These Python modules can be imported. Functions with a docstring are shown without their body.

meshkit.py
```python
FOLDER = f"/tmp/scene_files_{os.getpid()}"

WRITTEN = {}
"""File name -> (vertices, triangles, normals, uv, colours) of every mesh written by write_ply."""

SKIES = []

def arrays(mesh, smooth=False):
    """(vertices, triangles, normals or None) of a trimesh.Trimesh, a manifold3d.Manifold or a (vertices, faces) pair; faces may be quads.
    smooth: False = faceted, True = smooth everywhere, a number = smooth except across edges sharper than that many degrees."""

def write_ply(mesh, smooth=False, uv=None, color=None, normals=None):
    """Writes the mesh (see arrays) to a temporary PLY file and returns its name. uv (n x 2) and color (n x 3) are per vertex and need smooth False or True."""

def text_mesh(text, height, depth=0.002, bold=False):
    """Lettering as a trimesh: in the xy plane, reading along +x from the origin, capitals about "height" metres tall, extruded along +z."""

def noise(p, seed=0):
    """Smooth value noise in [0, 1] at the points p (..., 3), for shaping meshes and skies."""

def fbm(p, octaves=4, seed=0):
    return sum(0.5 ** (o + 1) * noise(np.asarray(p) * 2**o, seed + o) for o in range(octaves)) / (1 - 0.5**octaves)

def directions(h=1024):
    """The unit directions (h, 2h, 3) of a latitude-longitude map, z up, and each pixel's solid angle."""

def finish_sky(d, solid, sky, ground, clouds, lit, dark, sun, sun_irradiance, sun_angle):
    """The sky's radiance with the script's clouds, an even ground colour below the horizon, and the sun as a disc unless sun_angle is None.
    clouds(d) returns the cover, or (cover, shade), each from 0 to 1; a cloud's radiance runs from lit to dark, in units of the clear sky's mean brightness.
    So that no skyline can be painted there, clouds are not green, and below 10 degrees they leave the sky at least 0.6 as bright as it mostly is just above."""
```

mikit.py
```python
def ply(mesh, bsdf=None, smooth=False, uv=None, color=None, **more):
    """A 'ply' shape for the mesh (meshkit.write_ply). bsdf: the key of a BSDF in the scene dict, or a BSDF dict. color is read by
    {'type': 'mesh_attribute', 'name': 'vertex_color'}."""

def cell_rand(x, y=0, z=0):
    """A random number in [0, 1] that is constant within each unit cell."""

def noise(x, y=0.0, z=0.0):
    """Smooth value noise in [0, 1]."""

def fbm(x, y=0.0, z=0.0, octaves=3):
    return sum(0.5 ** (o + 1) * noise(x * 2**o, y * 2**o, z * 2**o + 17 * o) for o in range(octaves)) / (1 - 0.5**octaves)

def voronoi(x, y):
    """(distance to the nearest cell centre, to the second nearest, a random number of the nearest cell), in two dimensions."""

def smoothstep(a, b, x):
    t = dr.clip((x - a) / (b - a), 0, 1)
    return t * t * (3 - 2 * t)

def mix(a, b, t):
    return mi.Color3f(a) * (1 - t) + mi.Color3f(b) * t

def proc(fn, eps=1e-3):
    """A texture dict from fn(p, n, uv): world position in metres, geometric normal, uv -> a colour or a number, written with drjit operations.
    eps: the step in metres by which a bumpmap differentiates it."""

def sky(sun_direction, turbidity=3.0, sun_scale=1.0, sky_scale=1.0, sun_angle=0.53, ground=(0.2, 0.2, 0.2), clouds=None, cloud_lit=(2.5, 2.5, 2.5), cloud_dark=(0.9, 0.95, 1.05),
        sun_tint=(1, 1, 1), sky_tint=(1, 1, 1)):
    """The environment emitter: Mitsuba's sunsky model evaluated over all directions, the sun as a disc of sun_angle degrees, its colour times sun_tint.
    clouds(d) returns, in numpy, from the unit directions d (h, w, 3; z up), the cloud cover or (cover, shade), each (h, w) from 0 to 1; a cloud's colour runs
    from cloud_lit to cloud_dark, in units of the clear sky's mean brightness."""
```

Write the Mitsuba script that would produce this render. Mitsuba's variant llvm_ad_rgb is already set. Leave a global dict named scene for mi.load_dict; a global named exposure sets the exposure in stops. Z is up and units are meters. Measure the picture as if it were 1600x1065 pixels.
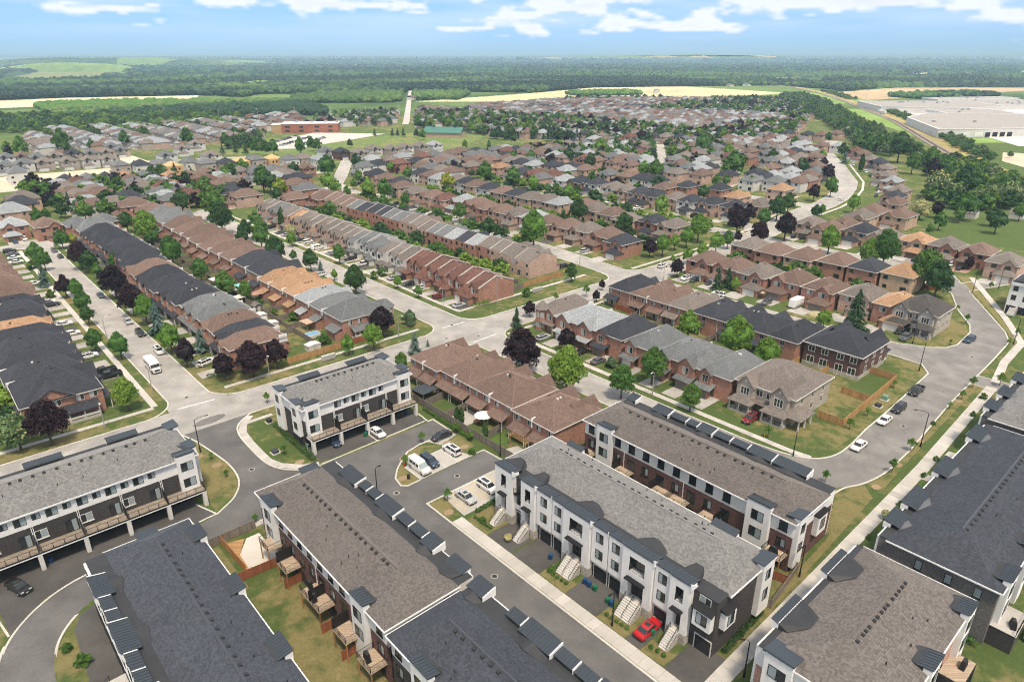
import math, random, numpy as np, mitsuba as mi, drjit as dr, trimesh, mikit, meshkit
from mikit import noise, fbm, cell_rand, smoothstep, mix, voronoi
from shapely.geometry import Polygon, MultiPolygon, LineString, Point, box as sbox
from shapely.ops import unary_union
from shapely import affinity
scene, labels = {}, {}
T = mi.ScalarTransform4f
rng = random.Random(7)
nrg = np.random.default_rng(11)
# ------------------------------------------------------------------ camera, sky, exposure
CAM = (0.0, 0.0, 74.0)
PITCH, AZ = math.radians(22.57), math.radians(48.2)
scene['camera'] = {'type': 'perspective', 'fov': 73.73, 'fov_axis': 'x', 'near_clip': 1.0, 'far_clip': 60000.0,
    'to_world': T().look_at(origin=list(CAM), target=[math.cos(AZ) * math.cos(PITCH), math.sin(AZ) * math.cos(PITCH), 74.0 - math.sin(PITCH)], up=[0, 0, 1]),
    'medium': {'type': 'ref', 'id': 'air'}}
SUN = (-0.20, -0.44, 1.0)
def cloud_cover(d):
    z = np.maximum(d[..., 2], 0.0); az = np.arctan2(d[..., 1], d[..., 0]); el = np.arcsin(np.clip(z, 0, 1))
    # the cloud deck overhead, thinning towards the horizon, where flat-based heaps and veils stand one behind the other
    q = np.stack([d[..., 0] / (z + 0.10), d[..., 1] / (z + 0.10), np.zeros_like(z)], -1)
    f = meshkit.fbm(q * 0.8 + 3.1, 5, seed=5)
    up = np.clip((el - 0.06) / 0.5, 0, 1)
    deck = np.clip((f - (0.56 - 0.30 * up)) / 0.10, 0, 1) * np.clip((el - 0.05) / 0.05, 0, 1) * 0.92
    p = np.stack([az * 7.5, el * 44.0, np.zeros_like(z)], -1)
    g = meshkit.fbm(p + 4.3, 4, seed=2) * 0.58 + meshkit.fbm(p * np.array([3.6, 2.6, 1]) + 9.0, 4, seed=8) * 0.42
    thr = 0.665 - 0.20 * np.clip((el - 0.012) / 0.05, 0, 1)
    heap = np.clip((g - thr) / 0.07, 0, 1) * 0.9 * np.clip((el - 0.010) / 0.02, 0, 1)
    veil = np.clip((meshkit.fbm(p * np.array([0.8, 1.5, 1]) + 21.0, 5, seed=4) - 0.36) / 0.35, 0, 1) * 0.30 * np.clip(el / 0.05, 0, 1)
    cover = np.maximum(np.maximum(deck, heap), veil)
    shade = np.clip((g - thr - 0.10) / 0.22, 0, 1) * 0.35 + 0.35 * up
    return cover, shade
scene['sky'] = mikit.sky(SUN, turbidity=3, sun_scale=0.60, sky_scale=1.0, sun_angle=8.0, clouds=cloud_cover,
    cloud_lit=(2.5, 2.58, 2.7), cloud_dark=(1.5, 1.58, 1.72), sky_tint=(0.74, 0.88, 1.03), sun_tint=(1.0, 1.0, 0.98), ground=(0.12, 0.13, 0.1))
exposure = 2.24
HAZE = 1.25e-4
scene['air'] = {'type': 'homogeneous', 'albedo': {'type': 'rgb', 'value': [0.50, 0.72, 0.95]}, 'sigma_t': HAZE}
scene['haze'] = {'type': 'cube', 'to_world': T().translate([6000, 6000, 36.0]).scale([17000, 17000, 40.0]), 'bsdf': {'type': 'null'},
    'interior': {'type': 'ref', 'id': 'air'}}
labels['haze'] = {'label': 'pale blue summer haze lying over the far countryside', 'category': 'haze', 'kind': 'stuff'}
# ------------------------------------------------------------------ materials: one BSDF per surface kind, tints by uv.x into a palette
PAL, PIDX = [], {}
def col(name, r=None, g=None, b=None):
    if name not in PIDX:
        PIDX[name] = len(PAL); PAL.append((r, g, b))
    return name
for n_, c_ in dict(
    white=(.70, .70, .70), offwhite=(.60, .585, .56), pale=(.50, .48, .45), sidegrey=(.30, .31, .32), black=(.012, .012, .014), charcoal=(.03, .031, .034), capblue=(.046, .058, .072), membrane=(.034, .036, .041),
    brickdark=(.052, .049, .050), brickplum=(.110, .062, .058), brickred=(.345, .185, .140), brickrust=(.36, .215, .168), bricktan=(.46, .33, .24), brickpink=(.46, .325, .265), stone=(.36, .34, .31), stucco=(.38, .335, .29), brickbrown=(.135, .06, .048), greysiding=(.13, .125, .125),
    r_k=(.044, .048, .060), r_g=(.150, .160, .168), r_u=(.178, .156, .142), r_n=(.172, .120, .100), r_r=(.150, .080, .066), r_t=(.35, .22, .135), r_w=(.30, .325, .345), b_brown=(.142, .128, .121), b_grey=(.182, .182, .181), b_dark=(.060, .068, .085), r_b=(.055, .045, .042), r_d=(.088, .083, .080), awnbeige=(.27, .23, .19), b_slate=(.10, .105, .12),
    wood=(.34, .17, .075), woodnew=(.42, .25, .115), woodgrey=(.20, .175, .15), woodred=(.27, .10, .055), deck=(.45, .36, .27), plywood=(.55, .37, .18), concrete=(.46, .44, .41), kerb=(.52, .50, .46), pad=(.40, .385, .36), asphaltnew=(.130, .128, .127), asphaltmid=(.205, .198, .192), asphaltold=(.315, .303, .287), driveway=(.088, .085, .083), drivecon=(.36, .345, .325), pinkpave=(.34, .21, .17), patch=(.155, .15, .146),
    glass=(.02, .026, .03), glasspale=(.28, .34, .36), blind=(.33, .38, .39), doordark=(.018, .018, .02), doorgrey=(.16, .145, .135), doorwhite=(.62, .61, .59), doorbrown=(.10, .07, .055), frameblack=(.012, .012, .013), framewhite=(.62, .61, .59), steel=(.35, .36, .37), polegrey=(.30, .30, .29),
    carwhite=(.68, .68, .67), carblack=(.012, .012, .014), cargrey=(.10, .105, .11), carsilver=(.38, .39, .40), carred=(.45, .012, .018), carmaroon=(.18, .012, .018), carblue=(.022, .045, .085), tyre=(.012, .012, .012), rim=(.30, .30, .31), headlamp=(.55, .56, .57), taillamp=(.30, .012, .012), amber=(.5, .2, .02),
    binblue=(.01, .06, .16), bingreen=(.01, .14, .07), boxgreen=(.16, .28, .22), awning=(.22, .55, .52), blue=(.03, .20, .45), poolblue=(.16, .32, .46), yellow=(.65, .45, .05), redplast=(.45, .06, .04), skin=(.42, .26, .19), orangepad=(.42, .17, .09), rubber=(.03, .03, .03), paint=(.62, .62, .60), paintyellow=(.56, .40, .14), mulch=(.20, .15, .10), soil=(.30, .22, .14), turf=(.085, .14, .035), sand=(.46, .40, .31), gravel=(.38, .34, .29),
    greenroof=(.07, .19, .155), flatroof=(.30, .28, .26), flatwhite=(.60, .59, .57), indwall=(.50, .49, .46), schoolbrick=(.33, .13, .085), tanwall=(.45, .30, .17), rail=(.16, .13, .11), ballast=(.22, .18, .155), hay=(.40, .36, .215), meadow=(.16, .18, .07), fieldgreen=(.105, .155, .05), fieldbrown=(.36, .27, .17), fieldpale=(.50, .42, .28), lawn=(.074, .108, .034), dry=(.27, .23, .10),
    bark=(.085, .065, .05), l_G=(.062, .135, .026), l_L=(.105, .20, .030), l_D=(.034, .078, .022), l_M=(.020, .011, .015), l_S=(.070, .120, .105), l_C=(.026, .062, .024), l_P=(.034, .080, .020), l_B=(.33, .34, .16), l_Y=(.20, .24, .025), l_H=(.115, .175, .07), l_E=(.075, .115, .055), l_W=(.085, .175, .03), l_U=(.060, .125, .025), l_F=(.020, .052, .018), l_F2=(.050, .100, .028), l_F3=(.010, .028, .014), l_F4=(.085, .150, .035)).items(): col(n_, *c_)
for n_ in 'kgunrtwb': col('cap_' + n_, *[min(.5, c * 1.35 + .010) for c in PAL[PIDX['r_' + n_]]])
for n_ in ('b_brown', 'b_grey', 'b_dark'): col('cap_' + n_, *[min(.5, c * 1.08) for c in PAL[PIDX[n_]]])
def pcol(uv):
    i = mi.UInt32(dr.floor(uv.x))
    return mi.Color3f(dr.gather(mi.Float, mi.Float([c[0] for c in PAL]), i), dr.gather(mi.Float, mi.Float([c[1] for c in PAL]), i), dr.gather(mi.Float, mi.Float([c[2] for c in PAL]), i))
def fac(c, k): return mi.Color3f(c.x * k, c.y * k, c.z * k)
def f_shingle(p, n, uv):
    hx, hy = -n.y, n.x
    l = dr.sqrt(hx * hx + hy * hy) + 1e-4
    t = (p.x * hx + p.y * hy) / l
    row = dr.floor(p.z / 0.095)
    a = cell_rand(dr.floor(t / 0.30 + cell_rand(row) * 3), row, uv.y * 97)
    b = fbm(p.x * 0.35, p.y * 0.35, p.z * 0.35 + uv.y * 31, 3)
    lap = smoothstep(0.0, 0.22, p.z / 0.095 - row)
    streak = noise(t * 1.3, p.z * 0.12, uv.y * 50)
    return fac(pcol(uv), (0.86 + 0.28 * uv.y) * (0.70 + 0.46 * a) * (0.90 + 0.20 * b) * (0.66 + 0.34 * lap) * (0.96 + 0.08 * streak))
def f_membrane(p, n, uv):
    return fac(pcol(uv), 0.72 + 0.5 * fbm(p.x * 0.5, p.y * 0.5, p.z, 4) + 0.12 * noise(p.x * 9, p.y * 9))
def f_brick(p, n, uv):
    u = p.x * dr.abs(n.y) + p.y * dr.abs(n.x)
    row = dr.floor(p.z / 0.076)
    uu = u / 0.225 + 0.5 * (row - 2 * dr.floor(row / 2))
    a = cell_rand(dr.floor(uu), row, 5)
    m = dr.minimum(smoothstep(0.0, 0.10, p.z / 0.076 - row), smoothstep(0.0, 0.05, uu - dr.floor(uu)))
    st = fbm(u * 0.5, p.z * 0.25, uv.y * 20, 3)
    c = fac(pcol(uv), (0.62 + 0.72 * a) * (0.78 + 0.42 * st))
    return mix(c * 0.8 + mi.Color3f(0.045, 0.042, 0.04), c, m)
def f_plain(p, n, uv):
    st = fbm(p.x * 0.8 + uv.y * 9, p.y * 0.8, p.z * 0.35, 3)
    return fac(pcol(uv), 0.86 + 0.24 * st)
def f_wood(p, n, uv):
    t = p.x * 0.9 + p.y * 1.1
    a = cell_rand(dr.floor(t / 0.14), 3, uv.y * 40)
    g = noise(t * 30, p.z * 1.5, uv.y * 7)
    return fac(pcol(uv), (0.70 + 0.45 * a) * (0.85 + 0.25 * g))
def f_asphalt(p, n, uv):
    big = fbm(p.x * 0.05, p.y * 0.05, uv.y, 4); mid = fbm(p.x * 0.33, p.y * 0.33, 3, 3); fine = noise(p.x * 6, p.y * 6, 1)
    v1, v2, w = voronoi(p.x * 0.075 + 0.35 * mid, p.y * 0.075 + 0.35 * mid)
    crack = 1 - 0.22 * (1 - smoothstep(0.0, 0.016, v2 - v1)) * smoothstep(0.45, 0.62, big)
    return fac(pcol(uv), (0.78 + 0.40 * big) * (0.74 + 0.52 * mid) * (0.90 + 0.20 * fine) * crack)
def f_concrete(p, n, uv):
    big = fbm(p.x * 0.22, p.y * 0.22, p.z * 0.2 + uv.y * 60, 4)
    return fac(pcol(uv), (0.80 + 0.36 * big) * (0.94 + 0.12 * noise(p.x * 8, p.y * 8, p.z * 8)) * (0.92 + 0.16 * uv.y))
def f_grass(p, n, uv):
    b = fbm(p.x * 0.09, p.y * 0.09, 1.5, 4); m = fbm(p.x * 0.55, p.y * 0.55, 4.5, 4); f = noise(p.x * 5, p.y * 5, 2) * 0.6 + 0.4 * noise(p.x * 13, p.y * 13, 7)
    dry = smoothstep(0.47, 0.66, b * 0.55 + m * 0.45 + (uv.y - 0.5) * 0.42)
    c = mix(pcol(uv), mi.Color3f(0.205, 0.172, 0.080), dry * 0.85)
    worn = smoothstep(0.66, 0.78, m) * smoothstep(0.5, 0.6, b)
    c = mix(c, mi.Color3f(0.27, 0.21, 0.135), worn * 0.7)
    return fac(c, (0.66 + 0.42 * f + 0.22 * m))
def f_land(p, n, uv):
    v1, v2, w = voronoi(p.x * 0.0016 + 0.3 * noise(p.x * .001, p.y * .001), p.y * 0.0016)
    b = fbm(p.x * 0.004, p.y * 0.004, 2.0, 4); m = fbm(p.x * 0.03, p.y * 0.03, 5, 3)
    c = mix(mi.Color3f(0.040, 0.075, 0.028), mi.Color3f(0.095, 0.135, 0.045), smoothstep(0.3, 0.7, b))
    c = mix(c, mi.Color3f(0.36, 0.30, 0.17), smoothstep(0.80, 0.84, w))
    c = mix(c, mi.Color3f(0.16, 0.24, 0.07), smoothstep(0.60, 0.62, w) * (1 - smoothstep(0.78, 0.80, w)))
    return fac(c, 0.72 + 0.55 * m)
def f_crop(p, n, uv):
    b = fbm(p.x * 0.008, p.y * 0.008, uv.y * 9, 4); m = fbm(p.x * 0.05, p.y * 0.05, 2, 3)
    return fac(pcol(uv), (0.72 + 0.5 * b) * (0.82 + 0.36 * m))
def f_leaf(p, n, uv):
    b = noise(p.x * 0.9, p.y * 0.9, p.z * 0.9); m = noise(p.x * 4.3, p.y * 4.3, p.z * 4.3)
    c = fac(pcol(uv), (0.70 + 0.38 * b + 0.34 * m) * (0.84 + 0.32 * uv.y))
    return mi.Color3f(c.x * (0.88 + 0.30 * uv.y), c.y, c.z * (0.95 + 0.1 * b))
def pr(fn, rough=.8, **k): return {'type': 'principled', 'base_color': mikit.proc(fn), 'roughness': rough, **k}
def two(b): return {'type': 'twosided', 'bsdf': b}
def bump(b, fn, scale, eps=.02): return {'type': 'bumpmap', 'texture': mikit.proc(fn, eps=eps), 'scale': scale, 'bsdf': b}
scene['m_shingle'] = two(pr(f_shingle, .92, specular=.25))
scene['m_membrane'] = two(pr(f_membrane, .62, specular=.4))
scene['m_brick'] = two(pr(f_brick, .9, specular=.25))
scene['m_plain'] = two(pr(f_plain, .65, specular=.35))
scene['m_wood'] = two(pr(f_wood, .85, specular=.25))
scene['m_asphalt'] = two(pr(f_asphalt, .9, specular=.25))
scene['m_concrete'] = two(pr(f_concrete, .9, specular=.25))
scene['m_grass'] = two(pr(f_grass, .95, specular=.1))
scene['m_land'] = two(pr(f_land, 1.0, specular=.05))
scene['m_crop'] = two(pr(f_crop, 1.0, specular=.05))
scene['m_leaf'] = two(pr(f_leaf, .6, specular=.18))
scene['m_metal'] = two(pr(f_plain, .38, specular=.6, metallic=.25))
scene['m_glass'] = two(pr(f_plain, .06, specular=.75))
scene['m_car'] = two(pr(f_plain, .28, specular=.6, clearcoat=.9, clearcoat_gloss=.95))
# ------------------------------------------------------------------ mesh helpers: a mesh is (V, F)
BF = np.array([[0, 3, 2], [0, 2, 1], [4, 5, 6], [4, 6, 7], [0, 1, 5], [0, 5, 4], [1, 2, 6], [1, 6, 5], [2, 3, 7], [2, 7, 6], [3, 0, 4], [3, 4, 7]])
def bx(x0, x1, y0, y1, z0, z1):
    return np.array([[x0, y0, z0], [x1, y0, z0], [x1, y1, z0], [x0, y1, z0], [x0, y0, z1], [x1, y0, z1], [x1, y1, z1], [x0, y1, z1]], float), BF
def hexa(b, t):
    return np.array(list(b) + list(t), float), BF
def cat(*ms):
    ms = [m for m in ms if m is not None]
    o = np.cumsum([0] + [len(m[0]) for m in ms])
    return np.vstack([m[0] for m in ms]), np.vstack([m[1] + k for m, k in zip(ms, o)])
def poly(V, *faces):
    F = []
    for f in faces: F += [[f[0], f[i], f[i + 1]] for i in range(1, len(f) - 1)]
    return np.array(V, float), np.array(F)
def tube(pts, r, n=6):
    P = np.array(pts, float); r = np.broadcast_to(r, len(P)); V = []
    for i in range(len(P)):
        d = P[min(i + 1, len(P) - 1)] - P[max(i - 1, 0)]; d = d / (np.linalg.norm(d) + 1e-9)
        a = np.cross(d, [0, 0, 1] if abs(d[2]) < .9 else [1, 0, 0]); a /= np.linalg.norm(a); b = np.cross(d, a)
        V += [P[i] + r[i] * (math.cos(t) * a + math.sin(t) * b) for t in np.arange(n) * 2 * math.pi / n]
    F = []
    for i in range(len(P) - 1):
        for j in range(n):
            k = (j + 1) % n; F += [[i * n + j, i * n + k, (i + 1) * n + k], [i * n + j, (i + 1) * n + k, (i + 1) * n + j]]
    m = len(P) - 1
    F += [[0, j + 1, j] for j in range(1, n - 1)] + [[m * n, m * n + j, m * n + j + 1] for j in range(1, n - 1)]
    return np.array(V), np.array(F)
def gable(x0, x1, y0, y1, z, rise, axis='y', t=.14, over=.35):
    """gable roof with thickness; the ridge runs along axis"""
    if axis == 'x':
        V, F = gable(y0, y1, x0, x1, z, rise, 'y', t, over); return V[:, [1, 0, 2]], F[:, ::-1]
    h = (x1 - x0) / 2; s = rise / h; xa, xb, ya, yb = x0 - over, x1 + over, y0 - over, y1 + over; c = (x0 + x1) / 2; ze = z - s * over
    V = [[xa, ya, ze], [c, ya, z + rise], [xb, ya, ze], [xa, yb, ze], [c, yb, z + rise], [xb, yb, ze]]
    V += [[v[0], v[1], v[2] - t] for v in V]
    return poly(V, [0, 1, 4, 3], [1, 2, 5, 4], [6, 9, 10, 7], [7, 10, 11, 8], [0, 6, 7, 1], [1, 7, 8, 2], [3, 4, 10, 9], [4, 5, 11, 10], [0, 3, 9, 6], [2, 8, 11, 5])
def tri_end(x0, x1, y, z, rise, th=.12):
    c = (x0 + x1) / 2
    return poly([[x0, y, z], [x1, y, z], [c, y, z + rise], [x0, y + th, z], [x1, y + th, z], [c, y + th, z + rise]], [0, 1, 2], [3, 5, 4], [0, 3, 4, 1], [1, 4, 5, 2], [2, 5, 3, 0])
def hip(x0, x1, y0, y1, z, rise, over=.4, t=.16, ends=(1, 1)):
    """hip roof, the ridge along the longer side; ends = 0 makes that end a gable"""
    if (y1 - y0) > (x1 - x0):
        V, F = hip(y0, y1, x0, x1, z, rise, over, t, ends); return V[:, [1, 0, 2]], F[:, ::-1]
    h = (y1 - y0) / 2; s = rise / h; ze = z - s * over; xa, xb, ya, yb = x0 - over, x1 + over, y0 - over, y1 + over; c = (y0 + y1) / 2
    ra, rb = (x0 + h * .92 if ends[0] else xa), (x1 - h * .92 if ends[1] else xb)
    if ra > rb: ra = rb = (ra + rb) / 2
    V = [[xa, ya, ze], [xb, ya, ze], [xb, yb, ze], [xa, yb, ze], [ra, c, z + rise], [rb, c, z + rise]] + [[xa, ya, ze - t], [xb, ya, ze - t], [xb, yb, ze - t], [xa, yb, ze - t]]
    return poly(V, [0, 1, 5, 4], [1, 2, 5], [2, 3, 4, 5], [3, 0, 4], [0, 6, 7, 1], [1, 7, 8, 2], [2, 8, 9, 3], [3, 9, 6, 0], [6, 9, 8, 7])
def shed(x0, x1, y0, y1, zf, zb, t=.12, over=.25):
    """a lean-to: the edge y0 at zf, the edge y1 at zb"""
    s = (zb - zf) / (y1 - y0); za = zf - s * over
    b = [[x0 - over, y0 - over, za - t], [x1 + over, y0 - over, za - t], [x1 + over, y1, zb - t], [x0 - over, y1, zb - t]]
    return hexa(b, [[a[0], a[1], a[2] + t] for a in b])
def rim(x0, x1, y0, y1, z0, z1, w=.12):
    return cat(bx(x0 - w, x1 + w, y0 - w, y0, z0, z1), bx(x0 - w, x1 + w, y1, y1 + w, z0, z1), bx(x0 - w, x0, y0, y1, z0, z1), bx(x1, x1 + w, y0, y1, z0, z1))
def flat(P, z, th=.0):
    """a ground sheet (or a slab of thickness th below z) from a shapely polygon"""
    out = []
    for g in getattr(P, 'geoms', [P]):
        if g.is_empty or g.geom_type != 'Polygon': continue
        v, f = trimesh.creation.triangulate_polygon(g, engine='earcut')
        v = np.asarray(v); f = np.asarray(f)
        a = v[f]; cr = (a[:, 1, 0] - a[:, 0, 0]) * (a[:, 2, 1] - a[:, 0, 1]) - (a[:, 1, 1] - a[:, 0, 1]) * (a[:, 2, 0] - a[:, 0, 0])
        f = np.where(cr[:, None] < 0, f[:, ::-1], f)
        out.append((np.c_[v, np.full(len(v), z)], f))
        if th:
            for ring in [g.exterior, *g.interiors]:
                c = np.array(ring.coords); n = len(c) - 1
                V = np.vstack([np.c_[c[:-1], np.full(n, z)], np.c_[c[:-1], np.full(n, z - th)]]); i = np.arange(n); j = (i + 1) % n
                out.append((V, np.vstack([np.c_[i, j, j + n], np.c_[i, j + n, i + n]])))
    return cat(*out) if out else None
class Frame:
    """maps local (u, v, z) to the world"""
    def __init__(s, o, ang=0.0, mirror=False):
        s.o = np.array([o[0], o[1], o[2] if len(o) > 2 else 0.0]); c, n = math.cos(ang), math.sin(ang)
        s.M = np.array([[c, -n, 0], [n, c, 0], [0, 0, 1.0]]) @ (np.diag([-1.0, 1, 1]) if mirror else np.eye(3)); s.fl = mirror
    def __call__(s, m):
        return m[0] @ s.M.T + s.o, (m[1][:, ::-1] if s.fl else m[1])
USED = {}
def key(name):
    k = USED.get(name, -1) + 1; USED[name] = k
    return name if k == 0 else f'{name}_{k:03d}'
def ent(name, m, mat, c, parent=None, smooth=False, seed=None, label=None, kind=None, **more):
    """one entry of the scene; name is numbered when it is taken"""
    k = key(f'{parent}__{name}' if parent else name)
    V, F = m
    if smooth and smooth is not True:
        g = trimesh.graph.smooth_shade(trimesh.Trimesh(V, F, process=False), angle=math.radians(smooth), facet_minarea=None); V, F, smooth = np.array(g.vertices), np.array(g.faces), True
    uv = np.empty((len(V), 2)); uv[:, 0] = PIDX[c] + .5; uv[:, 1] = rng.random() if seed is None else seed
    scene[k] = mikit.ply((V, F), 'm_' + mat, smooth=bool(smooth), uv=uv)
    if label or kind or more: labels[k] = {**({'label': label} if label else {}), **({'kind': kind} if kind else {}), **more}
    return k
def thing(name, label, cat_, group=None):
    k = key(name); labels[k] = {'label': label, 'category': cat_}
    if group: labels[k]['group'] = group
    return k
def tag(k, label, cat_, group=None):
    labels[k] = {'label': label, 'category': cat_, **({'group': group} if group else {})}
def struct(name, m, mat, c, label=None, seed=.5, parent=None):
    if m is None: return None
    return ent(name, m, mat, c, parent, seed=seed, label=label, kind=None if parent else 'structure')
ORD = ['first', 'second', 'third', 'fourth', 'fifth', 'sixth', 'seventh', 'eighth', 'ninth', 'tenth', 'eleventh', 'twelfth', 'thirteenth', 'fourteenth', 'fifteenth', 'sixteenth', 'seventeenth', 'eighteenth', 'nineteenth', 'twentieth', 'twenty-first', 'twenty-second', 'twenty-third', 'twenty-fourth', 'twenty-fifth', 'twenty-sixth', 'twenty-seventh', 'twenty-eighth', 'twenty-ninth', 'thirtieth'] + [f'{n}th' for n in range(31, 99)]
ORD = [o.replace('31th', '31st').replace('32th', '32nd').replace('33th', '33rd') for o in ORD]
# ------------------------------------------------------------------ the setting: land, fields, lawns, roads, kerbs, pavements
def P_(*p): return Polygon(p)
def line(w, *p): return LineString(p).buffer(w / 2, cap_style=2, join_style=1, resolution=6)
struct('ground', flat(sbox(-2000, -2000, 26000, 26000), -.30), 'land', 'meadow', 'green countryside of fields and meadows reaching to the horizon')
TOWN = P_((-120, -60), (420, -60), (560, 110), (760, 250), (1010, 420), (1500, 740), (1300, 830), (760, 760), (420, 860), (180, 900), (-120, 760))
struct('lawn', flat(TOWN, 0.0), 'grass', 'lawn', 'mown lawns and verges between the houses')
FIELDS = []
for nm, pts, c, lab in (
    ('field', ((733, 1082), (858, 971), (1094, 759), (1540, 800), (1666, 1160), (1430, 1276), (1112, 1171)), 'hay', 'pale dry hay field beyond the last houses'),
    ('field', ((1380, 560), (2048, 474), (2268, 527), (2024, 745), (1640, 735)), 'fieldbrown', 'brown ploughed field behind the factory buildings'),
    ('field', ((154, 1375), (308, 1380), (463, 1414), (520, 1560), (300, 1640), (120, 1600)), 'fieldpale', 'pale stubble field below the dark wood'),
    ('field', ((560, 1420), (690, 1300), (760, 1380), (640, 1520)), 'fieldgreen', 'green field beside the straight country road'),
    ('field', ((947, 2994), (1373, 3167), (1723, 3018), (1549, 2714), (1199, 2740), (889, 2650)), 'fieldpale', 'pale stubble strip in front of the left wooded ridge'),
    ('field', ((2095, 4297), (3110, 5459), (2763, 4676), (2065, 3927)), 'fieldbrown', 'tan field strip under the left horizon'),
    ('field', ((377, 3170), (741, 4697), (1100, 4693), (931, 3700), (516, 2848)), 'meadow', 'wide green farmland on the far left'),
    ('field', ((1338, 4163), (1907, 4791), (1738, 4320), (1253, 3807)), 'hay', 'yellow farmland strip on the far left'),
    ('field', ((263, 1185), (430, 1299), (402, 1212), (270, 1113)), 'hay', 'small yellow field behind the left houses'),
    ('field', ((3319, 1274), (4194, 1384), (3808, 1242), (3232, 1210)), 'fieldpale', 'pale clearing far beyond the factories'),
    ('field', ((3489, 5120), (4300, 5669), (3853, 5080), (3177, 4646)), 'fieldpale', 'pale field strip under the middle horizon'),
    ('field', ((1666, 1160), (1540, 800), (1640, 740), (1760, 800), (1900, 1010)), 'fieldgreen', 'green field between the hay field and the railway')):
    FIELDS.append(P_(*pts).buffer(8))
    struct(nm, flat(P_(*pts), -.12), 'crop', c, lab, seed=rng.random())
struct('scrubland', flat(P_((540, 118), (726, 225), (790, 180), (860, 90), (700, -20), (560, 60)), .03), 'grass', 'lawn', 'rough green scrub beside the railway', seed=.1)
struct('meadow', flat(P_((345, 60), (330, 92), (352, 104), (372, 122), (560, 112), (600, 40), (480, -20), (352, 20)), .03), 'grass', 'lawn', 'bright green meadow behind the last houses on the right', seed=.12)
struct('school_field', flat(P_((226, 520), (209, 600), (268, 690), (330, 640), (450, 610), (470, 560), (372, 490), (300, 510)), .03), 'grass', 'fieldgreen', 'green playing field around the school', seed=.5)
struct('school_yard', flat(P_((243, 600), (290, 660), (345, 700), (395, 640), (330, 610), (270, 585)), .06), 'concrete', 'pad', 'pale car park beside the school')
struct('dirt_yard', flat(P_((20, 500), (20, 570), (70, 572), (121, 567), (152, 570), (190, 640), (150, 655), (150, 560), (130, 530), (76, 512)), .05), 'crop', 'sand', 'bare sandy building site between unfinished houses')
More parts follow.
